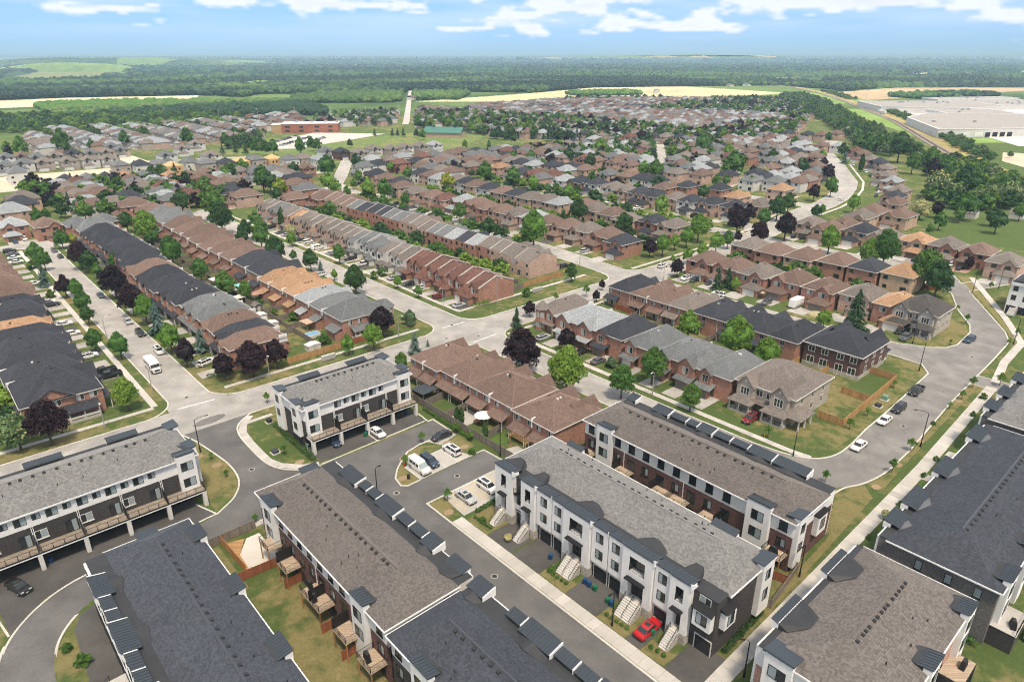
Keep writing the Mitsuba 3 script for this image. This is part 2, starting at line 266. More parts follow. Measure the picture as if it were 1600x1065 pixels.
struct('gravel_yard', flat(P_((640, 150), (700, 165), (720, 120), (650, 80), (590, 110)), .06), 'crop', 'sand', 'pale gravel yard beside the railway')
struct('factory_yard', flat(P_((1010, 330), (1215, 500), (1560, 360), (1130, 160), (900, 110), (760, 168)), .06), 'concrete', 'kerb', 'wide pale concrete yard around the factories')
# roads
def curve(*pts, n=6):
    P = np.array(pts, float); Q = np.vstack([2 * P[0] - P[1], P, 2 * P[-1] - P[-2]]); out = []
    for i in range(1, len(Q) - 2):
        a, b, c, d = Q[i - 1:i + 3]
        for t in np.arange(n) / n: out.append(tuple(.5 * (2 * b + (c - a) * t + (2 * a - 5 * b + 4 * c - d) * t * t + (3 * b - a - 3 * c + d) * t ** 3)))
    return out + [tuple(P[-1])]
LOOP_OUT = curve((16, 107.2), (6.4, 106.4), (.8, 104.2), (-3.6, 99.9), (-5.9, 94.6), (-6.6, 87)); LOOP_IN = curve((-.8, 84), (-.7, 88.7), (.4, 93.6), (2.8, 97.3), (6.4, 99.9), (12, 101.6))
R1 = line(11.5, (-300, 146.3), (195, 146.2), (250, 147), (300, 153), (324, 158.5), (348, 161.5), (372, 163), (396, 167), (431, 177), (459, 188), (492, 207), (531, 229), (557, 245), (610, 276), (680, 300))
old = [R1, sbox(34.5, 150, 43.2, 352), line(9, (-60, 350), (75, 350)), sbox(109, 150, 118.7, 372), line(9, (114, 370), (150, 372), (200, 388), (222, 420), (266, 489)), sbox(109.5, 74, 118.9, 142), sbox(186.5, 66, 196, 142), line(9.5, (191.5, 150), (196, 200), (197, 345), (206, 395)),
       line(9, (280, 88), (278, 148), (278, 345)), line(9, (364, 168), (362, 250), (360, 385)), line(8, (287, 150), (330, 215), (400, 235), (450, 265)), line(9, (405, 290), (470, 345), (531, 392)), line(9, (-60, 515), (60, 508), (150, 482), (230, 445)), line(9, (80, 602), (140, 590), (215, 560)), Point(38, 350).buffer(9)]
for (x, y, r, q) in ((43.2, 152, 7, 0), (34.5, 152, 7, 1), (118.7, 152, 7, 0), (109, 152, 7, 1), (118.9, 140.6, 7, 3), (109.5, 140.6, 7, 2), (196, 140.6, 7, 3), (186.5, 140.6, 7, 2), (196.5, 152, 7, 0), (187, 152, 7, 1)):
    sx, sy = ((1, 1), (-1, 1), (-1, -1), (1, -1))[q]
    old.append(sbox(min(x, x + sx * r), min(y, y + sy * r), max(x, x + sx * r), max(y, y + sy * r)).difference(Point(x + sx * r, y + sy * r).buffer(r)))
OLD = unary_union(old)
NEW = unary_union([
    P_((32, 140.6), *curve((33.3, 136), (34.4, 129), (35.1, 122), (34.4, 115.8), (31.8, 111.2), (27.7, 108.2)), (23.5, 107.4), *LOOP_OUT, (-6.6, -20), (-.8, -20), *LOOP_IN, (20, 101.6), (50.6, 101.6), (50.6, -40), (56.4, -40), (56.4, 86.3), (76, 86.3), (75.6, 93.2), (60, 93), (57, 92.9), (56, 94), (56.6, 96.8), (58.5, 99.1), (60.4, 100.8), (63.6, 103.2), (67, 104), (75.2, 104), (75.3, 110.5), (56, 110.2), (46, 110.6), *curve((44.4, 111.3), (41.7, 114.4), (40.4, 119), (40.4, 127.3), (40.9, 133.4), (42.6, 137.4), (46.5, 140.6))),
    P_((109.5, 74.1), (109.5, 45), (110, 38), *curve((112, 39.2), (117, 38.6), (122, 36.6), (129, 35.5), (140, 35.5)), (169, 37.2), (204, 38.2), (222, 39), (230, 42), (260, 59), (285, 73.7), (310, 90), (300, 99), (284, 95), (276, 90), (258, 64.6), (250, 61.2), (241, 57.4), (229, 50.5), (222, 48.4), (209, 47.8), (204.4, 49.2), (201.6, 52), (198, 59), (196, 66.1), (186.5, 66.1), (188.4, 58), (187.7, 49.4), (183, 46.3), (158, 45.1), *curve((142, 44.8), (133, 44.2), (127, 44.6), (122.6, 46.9), (120.2, 51.6), (119.2, 58)), (118.9, 74.1)),
    line(7, (262, 66), (285, 58), (330, 40)), line(6.2, (187.5, 37.5), (187.8, 26), (187.8, -20)), sbox(91, -14, 200, 3.5)])
struct('street', flat(OLD, .012), 'asphalt', 'asphaltold', 'pale weathered asphalt streets with a wide curving main street')
R5 = sbox(100, 30, 400, 110)
struct('new_road', flat(NEW.difference(OLD).difference(R5), .012), 'asphalt', 'asphaltnew', 'dark new asphalt roads between the townhouse rows')
struct('new_road', flat(NEW.difference(OLD).intersection(R5), .012), 'asphalt', 'asphaltmid', 'grey new road with parked cars curving round the stone corner houses')
struct('road_patch', flat(affinity.rotate(affinity.scale(Point(38.5, 143.2).buffer(1), 3.6, 1.5), 8), .02), 'asphalt', 'patch', 'grey repaired patch in the street at the entrance')
KERBED = unary_union([OLD, NEW]).intersection(sbox(-40, -30, 420, 360))
K = KERBED.buffer(.32, join_style=1, resolution=4).difference(KERBED).intersection(sbox(-40, -30, 420, 345))
K = K.difference(unary_union([sbox(60, 92.7, 75, 93.3), sbox(-8, 98, 27.2, 108.6), sbox(48, 109.5, 74, 112), sbox(102, 36, 109.6, 76), sbox(-3, 60, 0, 92)]))
struct('kerb', flat(K, .12, .13), 'concrete', 'kerb', 'pale concrete kerbs along the streets')
for a, b in (((58.8, 79), (59, 79)),): pass
struct('kerb', flat(unary_union([line(.3, (27.3, 108.6), (25.6, 113.6)), line(.3, (27.2, 108.4), *LOOP_OUT[:-8]), line(.3, (-4.2, 99.7), (-6, 112)), line(.3, (48.6, 110.6), (73.8, 111.3)), line(.25, (61.5, 110.9), (61.5, 115)), line(.3, (74.2, 111), (74.6, 115))]), .05, .05), 'concrete', 'kerb', 'flush concrete edging in front of the garage driveways')
# pavements, laid in slabs where they are near
def ribbon(pts, w, step, z=.07, gap=.035):
    L = LineString(pts); n = max(1, int(round(L.length / step))); out = []
    for i in range(n):
        a, b = L.interpolate(i / n * L.length + gap / 2), L.interpolate((i + 1) / n * L.length - gap / 2)
        d = np.array([b.x - a.x, b.y - a.y]); d /= np.linalg.norm(d) + 1e-9; q = np.array([-d[1], d[0]]) * w / 2
        b4 = [[a.x - q[0], a.y - q[1]], [b.x - q[0], b.y - q[1]], [b.x + q[0], b.y + q[1]], [a.x + q[0], a.y + q[1]]]; dz = z + rng.uniform(-.006, .006)
        out.append(hexa([[*p, -.02] for p in b4], [[*p, dz] for p in b4]))
    return out
def pavement(lab, pts, w, step=1.55, near=True, c='concrete'):
    k = key('pavement'); labels[k] = {'label': lab, 'kind': 'structure'}
    sl = ribbon(pts, w, step)
    if near:
        for s_ in sl: ent('slab', s_, 'concrete', c, k)
    else: ent('paving', cat(*sl), 'concrete', c, k, kind='stuff')
pavement('pale slab pavement along the white townhouse row', [(57.9, 79), (57.9, -6)], 2.1)
pavement('long straight footpath climbing between the townhouse rows', [(60, 30.2), (135, 31.2), (186, 33.2)], 2.3, 1.7)
pavement('pavement along the street behind the brown-roofed townhouses', [(122, 138), (122, 51.5), (122.6, 47.5)], 1.5)
pavement('curved entrance pavement beside the corner townhouse lawn', [(46, 139.3), (43.6, 137), (41.8, 133), (41.3, 127), (41.2, 119), (42.3, 115.6), (45.4, 112.2), (48.3, 111)], 1.6)
pavement('short path to the corner townhouse', [(44, 136.6), (50, 136.7)], 1.2)
pavement('pavement in front of the fenced back gardens', [(20, 100.7), (32, 100.9), (46, 100.9)], 1.3)
pavement('footpath beside the curved new road', [(189.6, 33.5), (205, 35.6), (224, 36.3), (243, 45), (270.7, 59.5), (283, 66)], 1.9, 1.7)
pavement('pavement along the north side of the main street', [(-40, 157.4), (31, 157.4)], 1.3, near=False)
pavement('pavement beside the wood board fence', [(47, 157.3), (104, 157.6)], 1.3, near=False)
pavement('pavement at the conifer corner', [(122, 162), (181, 162)], 1.3, near=False)
pavement('pavement along the bus street', [(31.4, 158), (31.4, 340)], 1.4, near=False)
pavement('pavement past the attached brown houses', [(122.4, 162), (122.4, 350)], 1.4, near=False)
pavement('pavement along the main street past the tower house', [(124, 137.6), (180, 138)], 1.2, near=False)
pavement('pavement along the far side of the main street', [(200, 155.6), (250, 156), (298, 161), (324, 167), (345, 170)], 1.3, near=False)
pavement('pavement on the outside of the far bend', [(345, 152.5), (372, 154), (398, 158), (434, 168.5), (463, 180), (497, 199), (536, 221)], 1.3, near=False)
# stop lines and parking pads
for p, lab in ((((43, 152.6), (35, 153.3)), 'white stop line at the mouth of the bus street'), (((118, 153.5), (110, 153.9)), 'white stop line at the mouth of the middle street'), (((110, 139.3), (118.6, 139.6)), 'white stop line opposite the turret house'), (((196, 139.6), (188, 139.3)), 'white stop line at the court'), (((196.5, 62), (190, 61)), 'white stop line at the new side street')):
    struct('stop_line', flat(line(.45, *p), .022), 'plain', 'paint', lab)
struct('parking_pad', flat(P_((60, 93.1), (72.4, 93.4), (72.3, 94.6), (70.2, 99.6), (61.3, 99.4), (60, 98.6)), .03), 'concrete', 'pad', 'pale concrete parking bays with a white van')
struct('parking_pad', flat(P_((60.2, 86.2), (72.8, 86.2), (72.8, 79), (59.4, 79), (59.6, 82)), .03), 'concrete', 'pad', 'pale concrete parking bays with yellow hatching')
struct('parking_pad', flat(P_((68.8, 104.1), (75.4, 104.1), (75.3, 101.9), (70.4, 100.8)), .03), 'concrete', 'pad', 'small concrete bay under the black saloon')
mk = [line(.12, (x, 93.4), (x, 99.2)) for x in (60.3, 63.3, 66.3, 69.3)]
struct('bay_line', flat(unary_union(mk), .04), 'plain', 'paint', 'white bay lines beside the van')
hy = [line(.12, (x, 80), (x, 85.9)) for x in (60.3, 62.0, 65.2, 67.2, 70.2)] + [line(.14, (60.4, y), (62.0, y + .9)) for y in (80.2, 81.3, 82.4, 83.5, 84.6)] + [line(.14, (65.3, y), (67.1, y + .9)) for y in (80.2, 81.3, 82.4, 83.5, 84.6)]
struct('bay_line', flat(unary_union(hy), .04), 'plain', 'paintyellow', 'yellow hatched bay lines beside the silver saloon')
# grass islands and drier verges near the townhouses
def dry(lab, P, z=.02, seed=.75, c='lawn'): struct('verge', flat(P, z), 'grass', c, lab, seed=seed)
dry('dry grass island with a tall sapling and a yellow hydrant', P_((57, 93.3), (59.8, 93.3), (59.8, 98.6), (61.2, 99.7), (70.2, 99.9), (72.4, 94.8), (75.4, 94), (75.6, 101.6), (70.6, 100.6), (67, 103.4), (63.6, 102.8), (60.6, 100.4), (58.7, 98.7), (56.9, 96.6), (56.4, 94.2)), seed=.9)
dry('small grass island at the end of the hatched bays', P_((57, 79.2), (59, 79.2), (59.9, 84), (59, 85.6), (57.6, 85.9), (56.8, 84.5)), seed=.85)
dry('grass verge with mulched saplings by the lamp post', P_((27.6, 109.2), (31.8, 111.6), (34, 115.6), (34.8, 121.7), (34, 129), (33, 134.5), (31.6, 137), (29, 137), (28, 128), (27.4, 116)), seed=.82)
dry('lawn beside the corner townhouse hedge', P_((42.2, 115.8), (45.6, 112.8), (49, 111.6), (48.9, 136), (44.3, 136), (42.4, 130)), seed=.42)
dry('dry grass strip beside the long footpath', P_((68, 31.6), (90, 32.3), (118, 33.6), (121, 36.3), (116, 39.6), (104, 36.8), (101.8, 34), (66, 32.2)), seed=.88)
dry('dry verge with young trees along the new road', P_((122, 33.4), (140, 34.2), (184, 35.6), (186, 37.4), (168, 36.6), (140, 35), (128, 35), (122, 36)), seed=.85)
dry('lawn around the stone corner house', P_((124, 46), (142, 45.4), (183, 46.8), (187, 50), (188, 58), (178, 58), (176, 53), (140, 49.5), (134, 60), (123.2, 62), (123.2, 50)), seed=.70)
dry('lawn at the far craftsman corner house', P_((203, 51), (209, 48.4), (222, 49), (232, 53), (256, 65), (240, 66), (214, 60), (204, 62)), seed=.75)
dry('dry verge along the curved road', P_((206, 36.5), (224, 38), (232, 42), (262, 58.6), (281, 70), (283, 67.5), (270, 60.8), (243, 46.4), (224, 37.4)), seed=.9)
dry('back lawns between the two near townhouse rows', P_((21, 48), (30.6, 48), (30.6, 84.8), (21, 84.4)), seed=.66)
dry('dry lawn corner behind the board fence', P_((20.6, 86.6), (24.4, 86.8), (24.4, 99.6), (20.6, 99.6)), seed=.9)
dry('garden strip along the end of the white row', P_((66, 29.2), (80, 30.5), (80, 33), (64.8, 32.8), (61, 30)), seed=.6)
dry('inner grass of the loop road', P_((-.6, 87), (.3, 93.6), (1.5, 94.6), (2.6, 91.4), (2.4, 86.8)), seed=.7)
dry('dry grass corner beside the black car', P_((-9, 97), (-5.2, 99.6), (-6.8, 112), (-12, 112)), seed=.95)
dry('dry grass strip left of the loop road', P_((-12, 60), (-7, 60), (-7, 92), (-6, 97), (-12, 97)), seed=.9)
for a, b, lab in ((-40, 33, 'left'), (46, 105, 'middle')):
    dry(f'grass verge along the main street, {lab} stretch', sbox(a, 152.6, b, 156.6), seed=.62)
dry('grass verge below the conifer corner', sbox(124, 153.6, 182, 161), seed=.6)
dry('grass verge beside the tower house', sbox(124, 138.4, 178, 140.2), seed=.7)
for i in range(6):
    struct('flower_bed', flat(sbox(109 + i * 12.4, 24.6, 118.4 + i * 12.4, 29.4), .025), 'grass', 'turf', f'planted bed with shrubs beside the slate-grey townhouse row, {ORD[i]} along the footpath', seed=.15)
    struct('entrance_path', flat(sbox(118.7 + i * 12.4, 24.6, 121.2 + i * 12.4, 30), .03), 'concrete', 'concrete', f'pale entrance path to the slate-grey townhouse row, {ORD[i]} along the footpath')
for (x, y) in ((31.5, 129.6), (33.1, 124), (44.6, 121), (45.8, 114.3), (61.8, 101.6), (71.9, 100.6), (73.6, 97), (57.8, 95.8), (58, 81.6), (122, 34.6), (133, 34.8), (146, 35.4), (172, 36.2)):
    struct('mulch_ring', flat(affinity.scale(Point(x, y).buffer(.85, resolution=5), 1.15, .9), .035), 'concrete', 'soil', 'bare mulched ring at the foot of a sapling', seed=.3)
# driveways and beds in front of the white row
struct('driveway', flat(unary_union([sbox(59.1, 66.4, 65, 72.3), sbox(59.1, 59.9, 65, 66), sbox(59.1, 48.1, 65, 54.2), sbox(59.1, 40.2, 65, 42.7), sbox(59.1, 30.2, 65, 36.2)]).union(P_((59.1, 30.2), (66, 30.6), (66.4, 33), (64.8, 36.2), (59.1, 36.2))), .03), 'asphalt', 'driveway', 'dark asphalt driveways of the white townhouse row')
for y0, y1, l in ((72.4, 78, 'leafy bed below the first stairs of the white row'), (66.1, 66.4, ''), (54.3, 59.8, 'bed beside the middle stairs of the white row'), (42.8, 48, 'bed by the lamp post in front of the white row'), (36.4, 40.1, 'bed beside the red car')):
    if l: struct('flower_bed', flat(sbox(59.1, y0, 61.8 if y1 - y0 < 6 and y0 < 70 else 65, y1), .028), 'grass', 'lawn', l, seed=.85)
for (x0, x1, y0, y1, c, lab) in ((102, 109.4, 37.4, 76, 'driveway', 'dark driveways in front of the brown-roofed townhouses'), (48.6, 74, 111.4, 121, 'driveway', 'asphalt aprons under the corner townhouse balconies'), (-14, 27, 108, 119, 'driveway', 'asphalt aprons under the left townhouse balconies'), (.6, 6.3, 60, 98, 'driveway', 'dark driveways below the near dark-roofed townhouses'), (45, 50.5, 20, 96, 'driveway', 'driveways in front of the near brown townhouses')):
    q = sbox(x0, y0, x1, y1)
    if x0 == -14: q = P_((-5.5, 119), (27, 119), (25.8, 113.6), (27.2, 108.5), (6.4, 106.6), (.8, 104.8), (-4, 99.8))
    if x0 == .6: q = P_((6.3, 60), (.0, 60), (-.4, 84), (2.4, 84.2), (2.8, 95), (4, 97.6), (6.3, 98.8))
    struct('driveway', flat(q, .02), 'asphalt', c, lab)
# ------------------------------------------------------------------ windows, doors, small fittings
def window(parent, fr, u0, u1, z0, z1, v, frame='frameblack', pane='glass', mull=1, sill=None, t=.07, d=-1):
    """in the wall plane v of the frame fr, facing d"""
    a, b = (v + d * .05, v) if d < 0 else (v, v + .05); w = u1 - u0
    parts = [bx(u0 - t, u1 + t, a, b, z0 - t, z0), bx(u0 - t, u1 + t, a, b, z1, z1 + t), bx(u0 - t, u0, a, b, z0, z1), bx(u1, u1 + t, a, b, z0, z1)]
    for i in range(mull):
        c = u0 + w * (i + 1) / (mull + 1); parts.append(bx(c - t * .45, c + t * .45, a, b, z0, z1))
    if sill: parts.append(bx(u0 - .15, u1 + .15, v - .12 if d < 0 else v, v if d < 0 else v + .12, z0 - t - .12, z0 - t))
    k = ent('window', fr(cat(*parts)), 'plain', frame, parent)
    e = v + d * .018
    for i in range(mull + 1):
        a0, a1 = u0 + w * i / (mull + 1) + .02, u0 + w * (i + 1) / (mull + 1) - .02
        f = [0, 1, 2, 3] if d < 0 else [3, 2, 1, 0]
        ent('pane', fr(poly([[a0, e, z0], [a1, e, z0], [a1, e, z1], [a0, e, z1]], f)), 'glass', pane if (i % 2 == 0 or pane == 'glass') else 'glass', k)
    return k
def endwin(parent, fr, v0, v1, z0, z1, u, d, **k):
    """a window in an end wall (plane u), through a frame turned a quarter"""
    class Q:
        def __call__(s, m):
            V = m[0][:, [1, 0, 2]].copy(); return fr((V, m[1][:, ::-1]))
    return window(parent, Q(), v0, v1, z0, z1, u, d=d, **k)
def railing(fr, pts, z, h=1.0, posts=True, c='black', parent=None, name='railing', bars=.14):
    ms = []
    for (a, b) in zip(pts[:-1], pts[1:]):
        a, b = np.array(a, float), np.array(b, float); L = np.linalg.norm(b - a); za = z if np.isscalar(z) else z[0]
        ms.append(tube([[*a, za + h], [*b, za + h]], .045, 4)); ms.append(tube([[*a, za + .1], [*b, za + .1]], .02, 4))
        for t in np.linspace(0, 1, max(2, int(L / 1.5) + 1)): p = a + (b - a) * t; ms.append(tube([[*p, za], [*p, za + h + .03]], .05, 4))
        if bars:
            for t in np.arange(bars, L, bars): p = a + (b - a) * t / L; ms.append(tube([[*p, za + .1], [*p, za + h]], .009, 3))
    return ent(name, fr(cat(*ms)), 'plain', c, parent)
def stairs(parent, fr, u0, u1, v_top, z_top, n, run=.27, stone='offwhite', double=False):
    """steps that descend towards -v from v_top"""
    rise = z_top / n
    for i in range(n):
        z = z_top - rise * (i + 1); v = v_top - run * (i + 1)
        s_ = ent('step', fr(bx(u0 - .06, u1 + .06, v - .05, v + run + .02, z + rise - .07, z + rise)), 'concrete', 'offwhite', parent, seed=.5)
        ent('riser', fr(bx(u0, u1, v + .02, v + run, max(z - .6, 0), z + rise - .07)), 'concrete', 'doorgrey', s_, seed=.4)  # grey stone riser, its shade put into the colour as well
    for u in ([u0, (u0 + u1) / 2, u1] if double else [u0, u1]):
        ms = [tube([[u, v_top, z_top + .95], [u, v_top - run * n, .95]], .045, 4), tube([[u, v_top, z_top], [u, v_top, z_top + .95]], .045, 4), tube([[u, v_top - run * n, 0], [u, v_top - run * n, .95]], .045, 4)]
        for i in range(1, n): ms.append(tube([[u, v_top - run * i, z_top - rise * i], [u, v_top - run * i, z_top - rise * i + .95]], .018, 3))
        ent('handrail', fr(cat(*ms)), 'plain', 'black', parent)
def bin_(x, y, c, lab, z=0):
    k = thing('wheelie_bin', lab, 'bin', 'wheelie bins beside the townhouse doors'); a = rng.uniform(-.3, .3); f = Frame((x, y, z), a)
    b4 = [[-.25, -.28], [.25, -.28], [.25, .28], [-.25, .28]]
    ent('body', f(hexa([[p[0] * .82, p[1] * .82, .06] for p in b4], [[*p, .95] for p in b4])), 'plain', c, k)
    ent('lid', f(cat(bx(-.29, .29, -.33, .31, .95, 1.0), bx(-.22, .22, -.26, .24, 1.0, 1.04))), 'plain', c, k)
    for s_ in (-1, 1): ent('wheel', f(tube([[s_ * .2, .27, .1], [s_ * .29, .27, .1]], .1, 8)), 'plain', 'tyre', k)
def cap(parent, fr, u0, u1, v0, v1, zf, zb, name='parapet_cap'):
    """a false front's metal cap, high in front (v0) and low behind, with standing seams"""
    k = ent(name, fr(hexa([[u0, v0, zf - .12], [u1, v0, zf - .12], [u1, v1, zb - .12], [u0, v1, zb - .12]], [[u0, v0, zf], [u1, v0, zf], [u1, v1, zb], [u0, v1, zb]])), 'metal', 'capblue', parent)
    for s_ in np.arange(u0 + .03, u1, max(.4, (u1 - u0) / max(1, round((u1 - u0) / .48)))):
        ent('seam', fr(hexa([[s_ - .03, v0 - .01, zf], [s_ + .03, v0 - .01, zf], [s_ + .03, v1, zb], [s_ - .03, v1, zb]], [[s_ - .03, v0 - .01, zf + .06], [s_ + .03, v0 - .01, zf + .06], [s_ + .03, v1, zb + .06], [s_ - .03, v1, zb + .06]])), 'metal', 'capblue', k)
    return k
def fin(parent, fr, u, v0, v1, zf, zb, w=.22):
    ent('cap_end', fr(hexa([[u - w / 2, v0, 9.2], [u + w / 2, v0, 9.2], [u + w / 2, v1, 9.2], [u - w / 2, v1, 9.2]], [[u - w / 2, v0, zf + .1], [u + w / 2, v0, zf + .1], [u + w / 2, v1, zb + .1], [u - w / 2, v1, zb + .1]])), 'plain', 'white', parent)
def tower(parent, fr, u0, u1, v0, v1, z0=0.0, zt=10.1, c='white', wins=((4.0, 5.6), (7.1, 8.7)), d=-1, capdepth=1.7, frame='frameblack', pane='glasspale', saddle=True):
    """a white stucco bay that rises past the eave into a metal cap"""
    k = ent('tower', fr(bx(u0, u1, v0, v1, z0, zt)), 'plain', c, parent)
    m = (u0 + u1) / 2; hw = min(.95, (u1 - u0) * .33)
    face = v0 if d < 0 else v1
    for a, b in wins: window(parent, fr, m - hw, m + hw, a, b, face, frame=frame, pane=pane, d=d)
    if d < 0: cap(parent, fr, u0 - .08, u1 + .08, v0 - .12, v0 + capdepth, zt + .42, zt + .02)
    else:
        V = lambda mm: (mm[0] * [1, -1, 1] + [0, 0, 0], mm[1][:, ::-1])
        class Q:
            def __call__(s, mm): return fr((mm[0] * np.array([1, -1, 1]), mm[1][:, ::-1]))
        cap(parent, Q(), u0 - .08, u1 + .08, -v1 - .12, -v1 + capdepth, zt + .42, zt + .02)
    if saddle:
        vs, ve = (v0 + capdepth, v0 + capdepth + 1.5) if d < 0 else (v1 - capdepth, v1 - capdepth - 1.5)
        ent('cricket', fr(poly([[u0 - .1, vs, 9.4], [u1 + .1, vs, 9.4], [u1 + .1, vs, zt + .05], [u0 - .1, vs, zt + .05], [u0 + .3, ve, zt - .05], [u1 - .3, ve, zt - .05], [m, ve - (.6 if d > 0 else -.6), zt + .3]], [3, 2, 5, 6, 4], [0, 3, 4], [1, 5, 2], [0, 1, 2, 3])), 'membrane', 'membrane', parent)
    return k
def roofvents(parent, fr, L, ridge_v, zr, v_off, slope, n, u0, u1):
    for i in range(n):
        u = u0 + (u1 - u0) * (i + .5) / n + rng.uniform(-.25, .25); v = ridge_v + v_off; z = zr - abs(v_off) * slope
        ent('roof_vent', fr(hexa([[u - .24, v - .2, z - .12], [u + .24, v - .2, z - .12], [u + .24, v + .2, z - .12], [u - .24, v + .2, z - .12]], [[u - .2, v - .17, z + .24], [u + .2, v - .17, z + .24], [u + .2, v + .17, z + .2], [u - .2, v + .17, z + .2]])), 'plain', 'charcoal', parent)
    for i in range(max(3, n // 3)):
        u = u0 + (u1 - u0) * rng.random(); vo = (v_off / abs(v_off)) * rng.uniform(2.0, 4.6); z = zr - abs(vo) * slope
        ent('vent_pipe', fr(tube([[u, ridge_v + vo, z - .1], [u, ridge_v + vo, z + .42]], .07, 6)), 'plain', 'charcoal', parent)
def deck(parent, fr, u0, u1, v0, z, depth=2.5, wood='deck', legs=True, screen=None, rail=True):
    """a balcony behind the back wall v0 (towards +v)"""
    n = 8
    k = ent('deck', fr(bx(u0, u1, v0, v0 + depth, z - .16, z - .04)), 'wood', wood, parent)
    ent('decking', fr(cat(*[bx(u0 + .02, u1 - .02, v0 + depth * i / n + .01, v0 + depth * (i + 1) / n - .01, z - .04, z) for i in range(n)])), 'wood', wood, k)
    if legs:
        for u in (u0 + .1, u1 - .1): ent('deck_post', fr(bx(u - .07, u + .07, v0 + depth - .2, v0 + depth - .06, 0, z - .16)), 'wood', 'wood', k)
    if rail: railing(fr, [(u0 + .05, v0 + .05), (u0 + .05, v0 + depth - .05), (u1 - .05, v0 + depth - .05), (u1 - .05, v0 + .05)], z, parent=k, bars=.13)
    if screen is not None:
        ent('privacy_screen', fr(bx(screen - .03, screen + .03, v0 + .02, v0 + depth, z, z + 1.9)), 'plain', 'black', k)
    return k
def bbq(x, y, z, lab, ang=0):
    k = thing('barbecue', lab, 'barbecue'); f = Frame((x, y, z), ang)
    ent('cover', f(hexa([[-.75, -.33, 0], [.75, -.33, 0], [.75, .33, 0], [-.75, .33, 0]], [[-.5, -.26, 1.05], [.5, -.26, 1.05], [.5, .22, 1.15], [-.5, .22, 1.15]])), 'plain', 'black', k)
    ent('grill', f(cat(bx(-.42, .42, -.22, .2, 1.05, 1.22))), 'plain', 'charcoal', k)
# ------------------------------------------------------------------ the townhouse rows
def shell(k, fr, L, D, lower, upper, roof, front_strip=2.6, split=6.45, zr=12.1, ends=(1, 1), back_over=.4):
    """walls, membrane strip and hipped shingle roof; v = 0 is the front, v = D the back"""
    ent('lower_wall', fr(bx(0, L, 0, D, 0, split)), 'brick', lower, k)
    ent('upper_wall', fr(bx(-.015, L + .015, -.015, D + .015, split, 9.3)), 'plain' if upper in ('white', 'offwhite', 'sidegrey') else 'brick', upper, k)
    ent('roof_deck', fr(bx(-.1, L + .1, -.05, front_strip + .4, 9.3, 9.42)), 'membrane', 'membrane', k)
    h = (D - front_strip) / 2; V, F = hip(0, L, front_strip, D, 9.5, zr - 9.5, over=.42, t=.14, ends=ends)
    ent('roof', fr((V, F)), 'shingle', roof, k)
    ent('gutter', fr(cat(bx(-.52, L + .52, D + .42, D + .55, 9.12, 9.34), bx(-.54, -.42, front_strip - .4, D + .42, 9.12, 9.34), bx(L + .42, L + .54, front_strip - .4, D + .42, 9.12, 9.34))), 'plain', 'white', k)
    rv = (front_strip + D) / 2
    ent('ridge_cap', fr(bx(h * .92, L - h * .92, rv - .14, rv + .14, zr - .06, zr + .035)), 'shingle', 'cap_' + roof if 'cap_' + roof in PIDX else roof, k)
    return rv, (zr - 9.5) / h
def downspout(k, fr, u, v, z0=0, z1=9.2, c='white'):
    ent('downspout', fr(bx(u - .05, u + .05, v, v + .09, z0, z1)), 'plain', c, k)
def brick_back(k, fr, L, D, tw, skip=()):
    """rear of the brick rows: two windows a unit on each floor, patio doors with decks, white towers at the intervals tw"""
    n = int(L / 3.05); tt = [(a - .3, b + .3) for a, b in tw]
    for i in range(n):
        u = (i + .5) * L / n
        if any(a < u + .75 and b > u - .75 for a, b in tt): continue
        window(k, fr, u - .62, u + .62, 7.15, 8.65, D + .015, d=1, sill=1)
        if i % 2: window(k, fr, u - .75, u + .75, 3.35, 5.45, D, d=1, sill=None, pane='glass')
        else: window(k, fr, u - .68, u + .68, 4.1, 5.5, D, d=1, sill=1, pane='glasspale')
        window(k, fr, u - .6, u + .6, .9, 2.2, D, d=1, sill=1)
        if i % 4 == 1:
            downspout(k, fr, u + L / n * .5, D)
    for a, b in tw: tower(k, fr, a, b, D - .2, D + .75, d=1)
def caps(k, fr, seq, zt=9.95, fins=True):
    """parapet caps on the front edge; seq of (u0, u1, wide)"""
    for a, b, w in seq:
        if fins == 2:
            ent('parapet', fr(bx(a + .03, b - .03, -.7, .2, 9.0, zt + .3)), 'plain', 'white', k); cap(k, fr, a, b, -.8, .3, zt + .55, zt + .25)
            ent('cricket', fr(poly([[a, .25, 9.3], [b, .25, 9.3], [b, .25, zt + .3], [a, .25, zt + .3], [(a + b) / 2 + 1.2, 3.2, 10.55], [(a + b) / 2 - 1.2, 3.2, 10.55], [b, 1.4, 9.75], [a, 1.4, 9.75]], [3, 2, 4, 5], [2, 6, 4], [3, 5, 7], [0, 3, 7], [1, 6, 2])), 'membrane', 'membrane', k); continue
        ent('parapet', fr(bx(a + .03, b - .03, -.75 if w else -.5, .28, 9.05, zt)), 'plain', 'white', k)
        cap(k, fr, a + .05, b - .05, -.85 if w else -.6, 1.5 if w else .95, zt + (.55 if w else .35), zt + .03)
        if fins: fin(k, fr, a + .02, -.8 if w else -.55, 1.4 if w else .9, zt + (.55 if w else .35), zt + .03, .15)
        if w: ent('cricket', fr(poly([[a, 1.45, 9.42], [b, 1.45, 9.42], [b - .4, 2.4, 9.42], [a + .4, 2.4, 9.42], [(a + b) / 2, 1.45, zt + .1], [(a + b) / 2, 3.0, 9.85]], [0, 3, 5, 4], [1, 4, 5, 2], [2, 5, 3])), 'membrane', 'membrane' if fins else 'b_slate', k)
def repeat_caps(u, L, first='w'):
    out = []; pat = 'wnn'
    i = pat.index(first)
    while u < L - 2:
        w = pat[i % 3] == 'w'; ln = 5.4 if w else 3.1; out.append((u, min(u + ln, L), w)); u += ln; i += 1
    return out
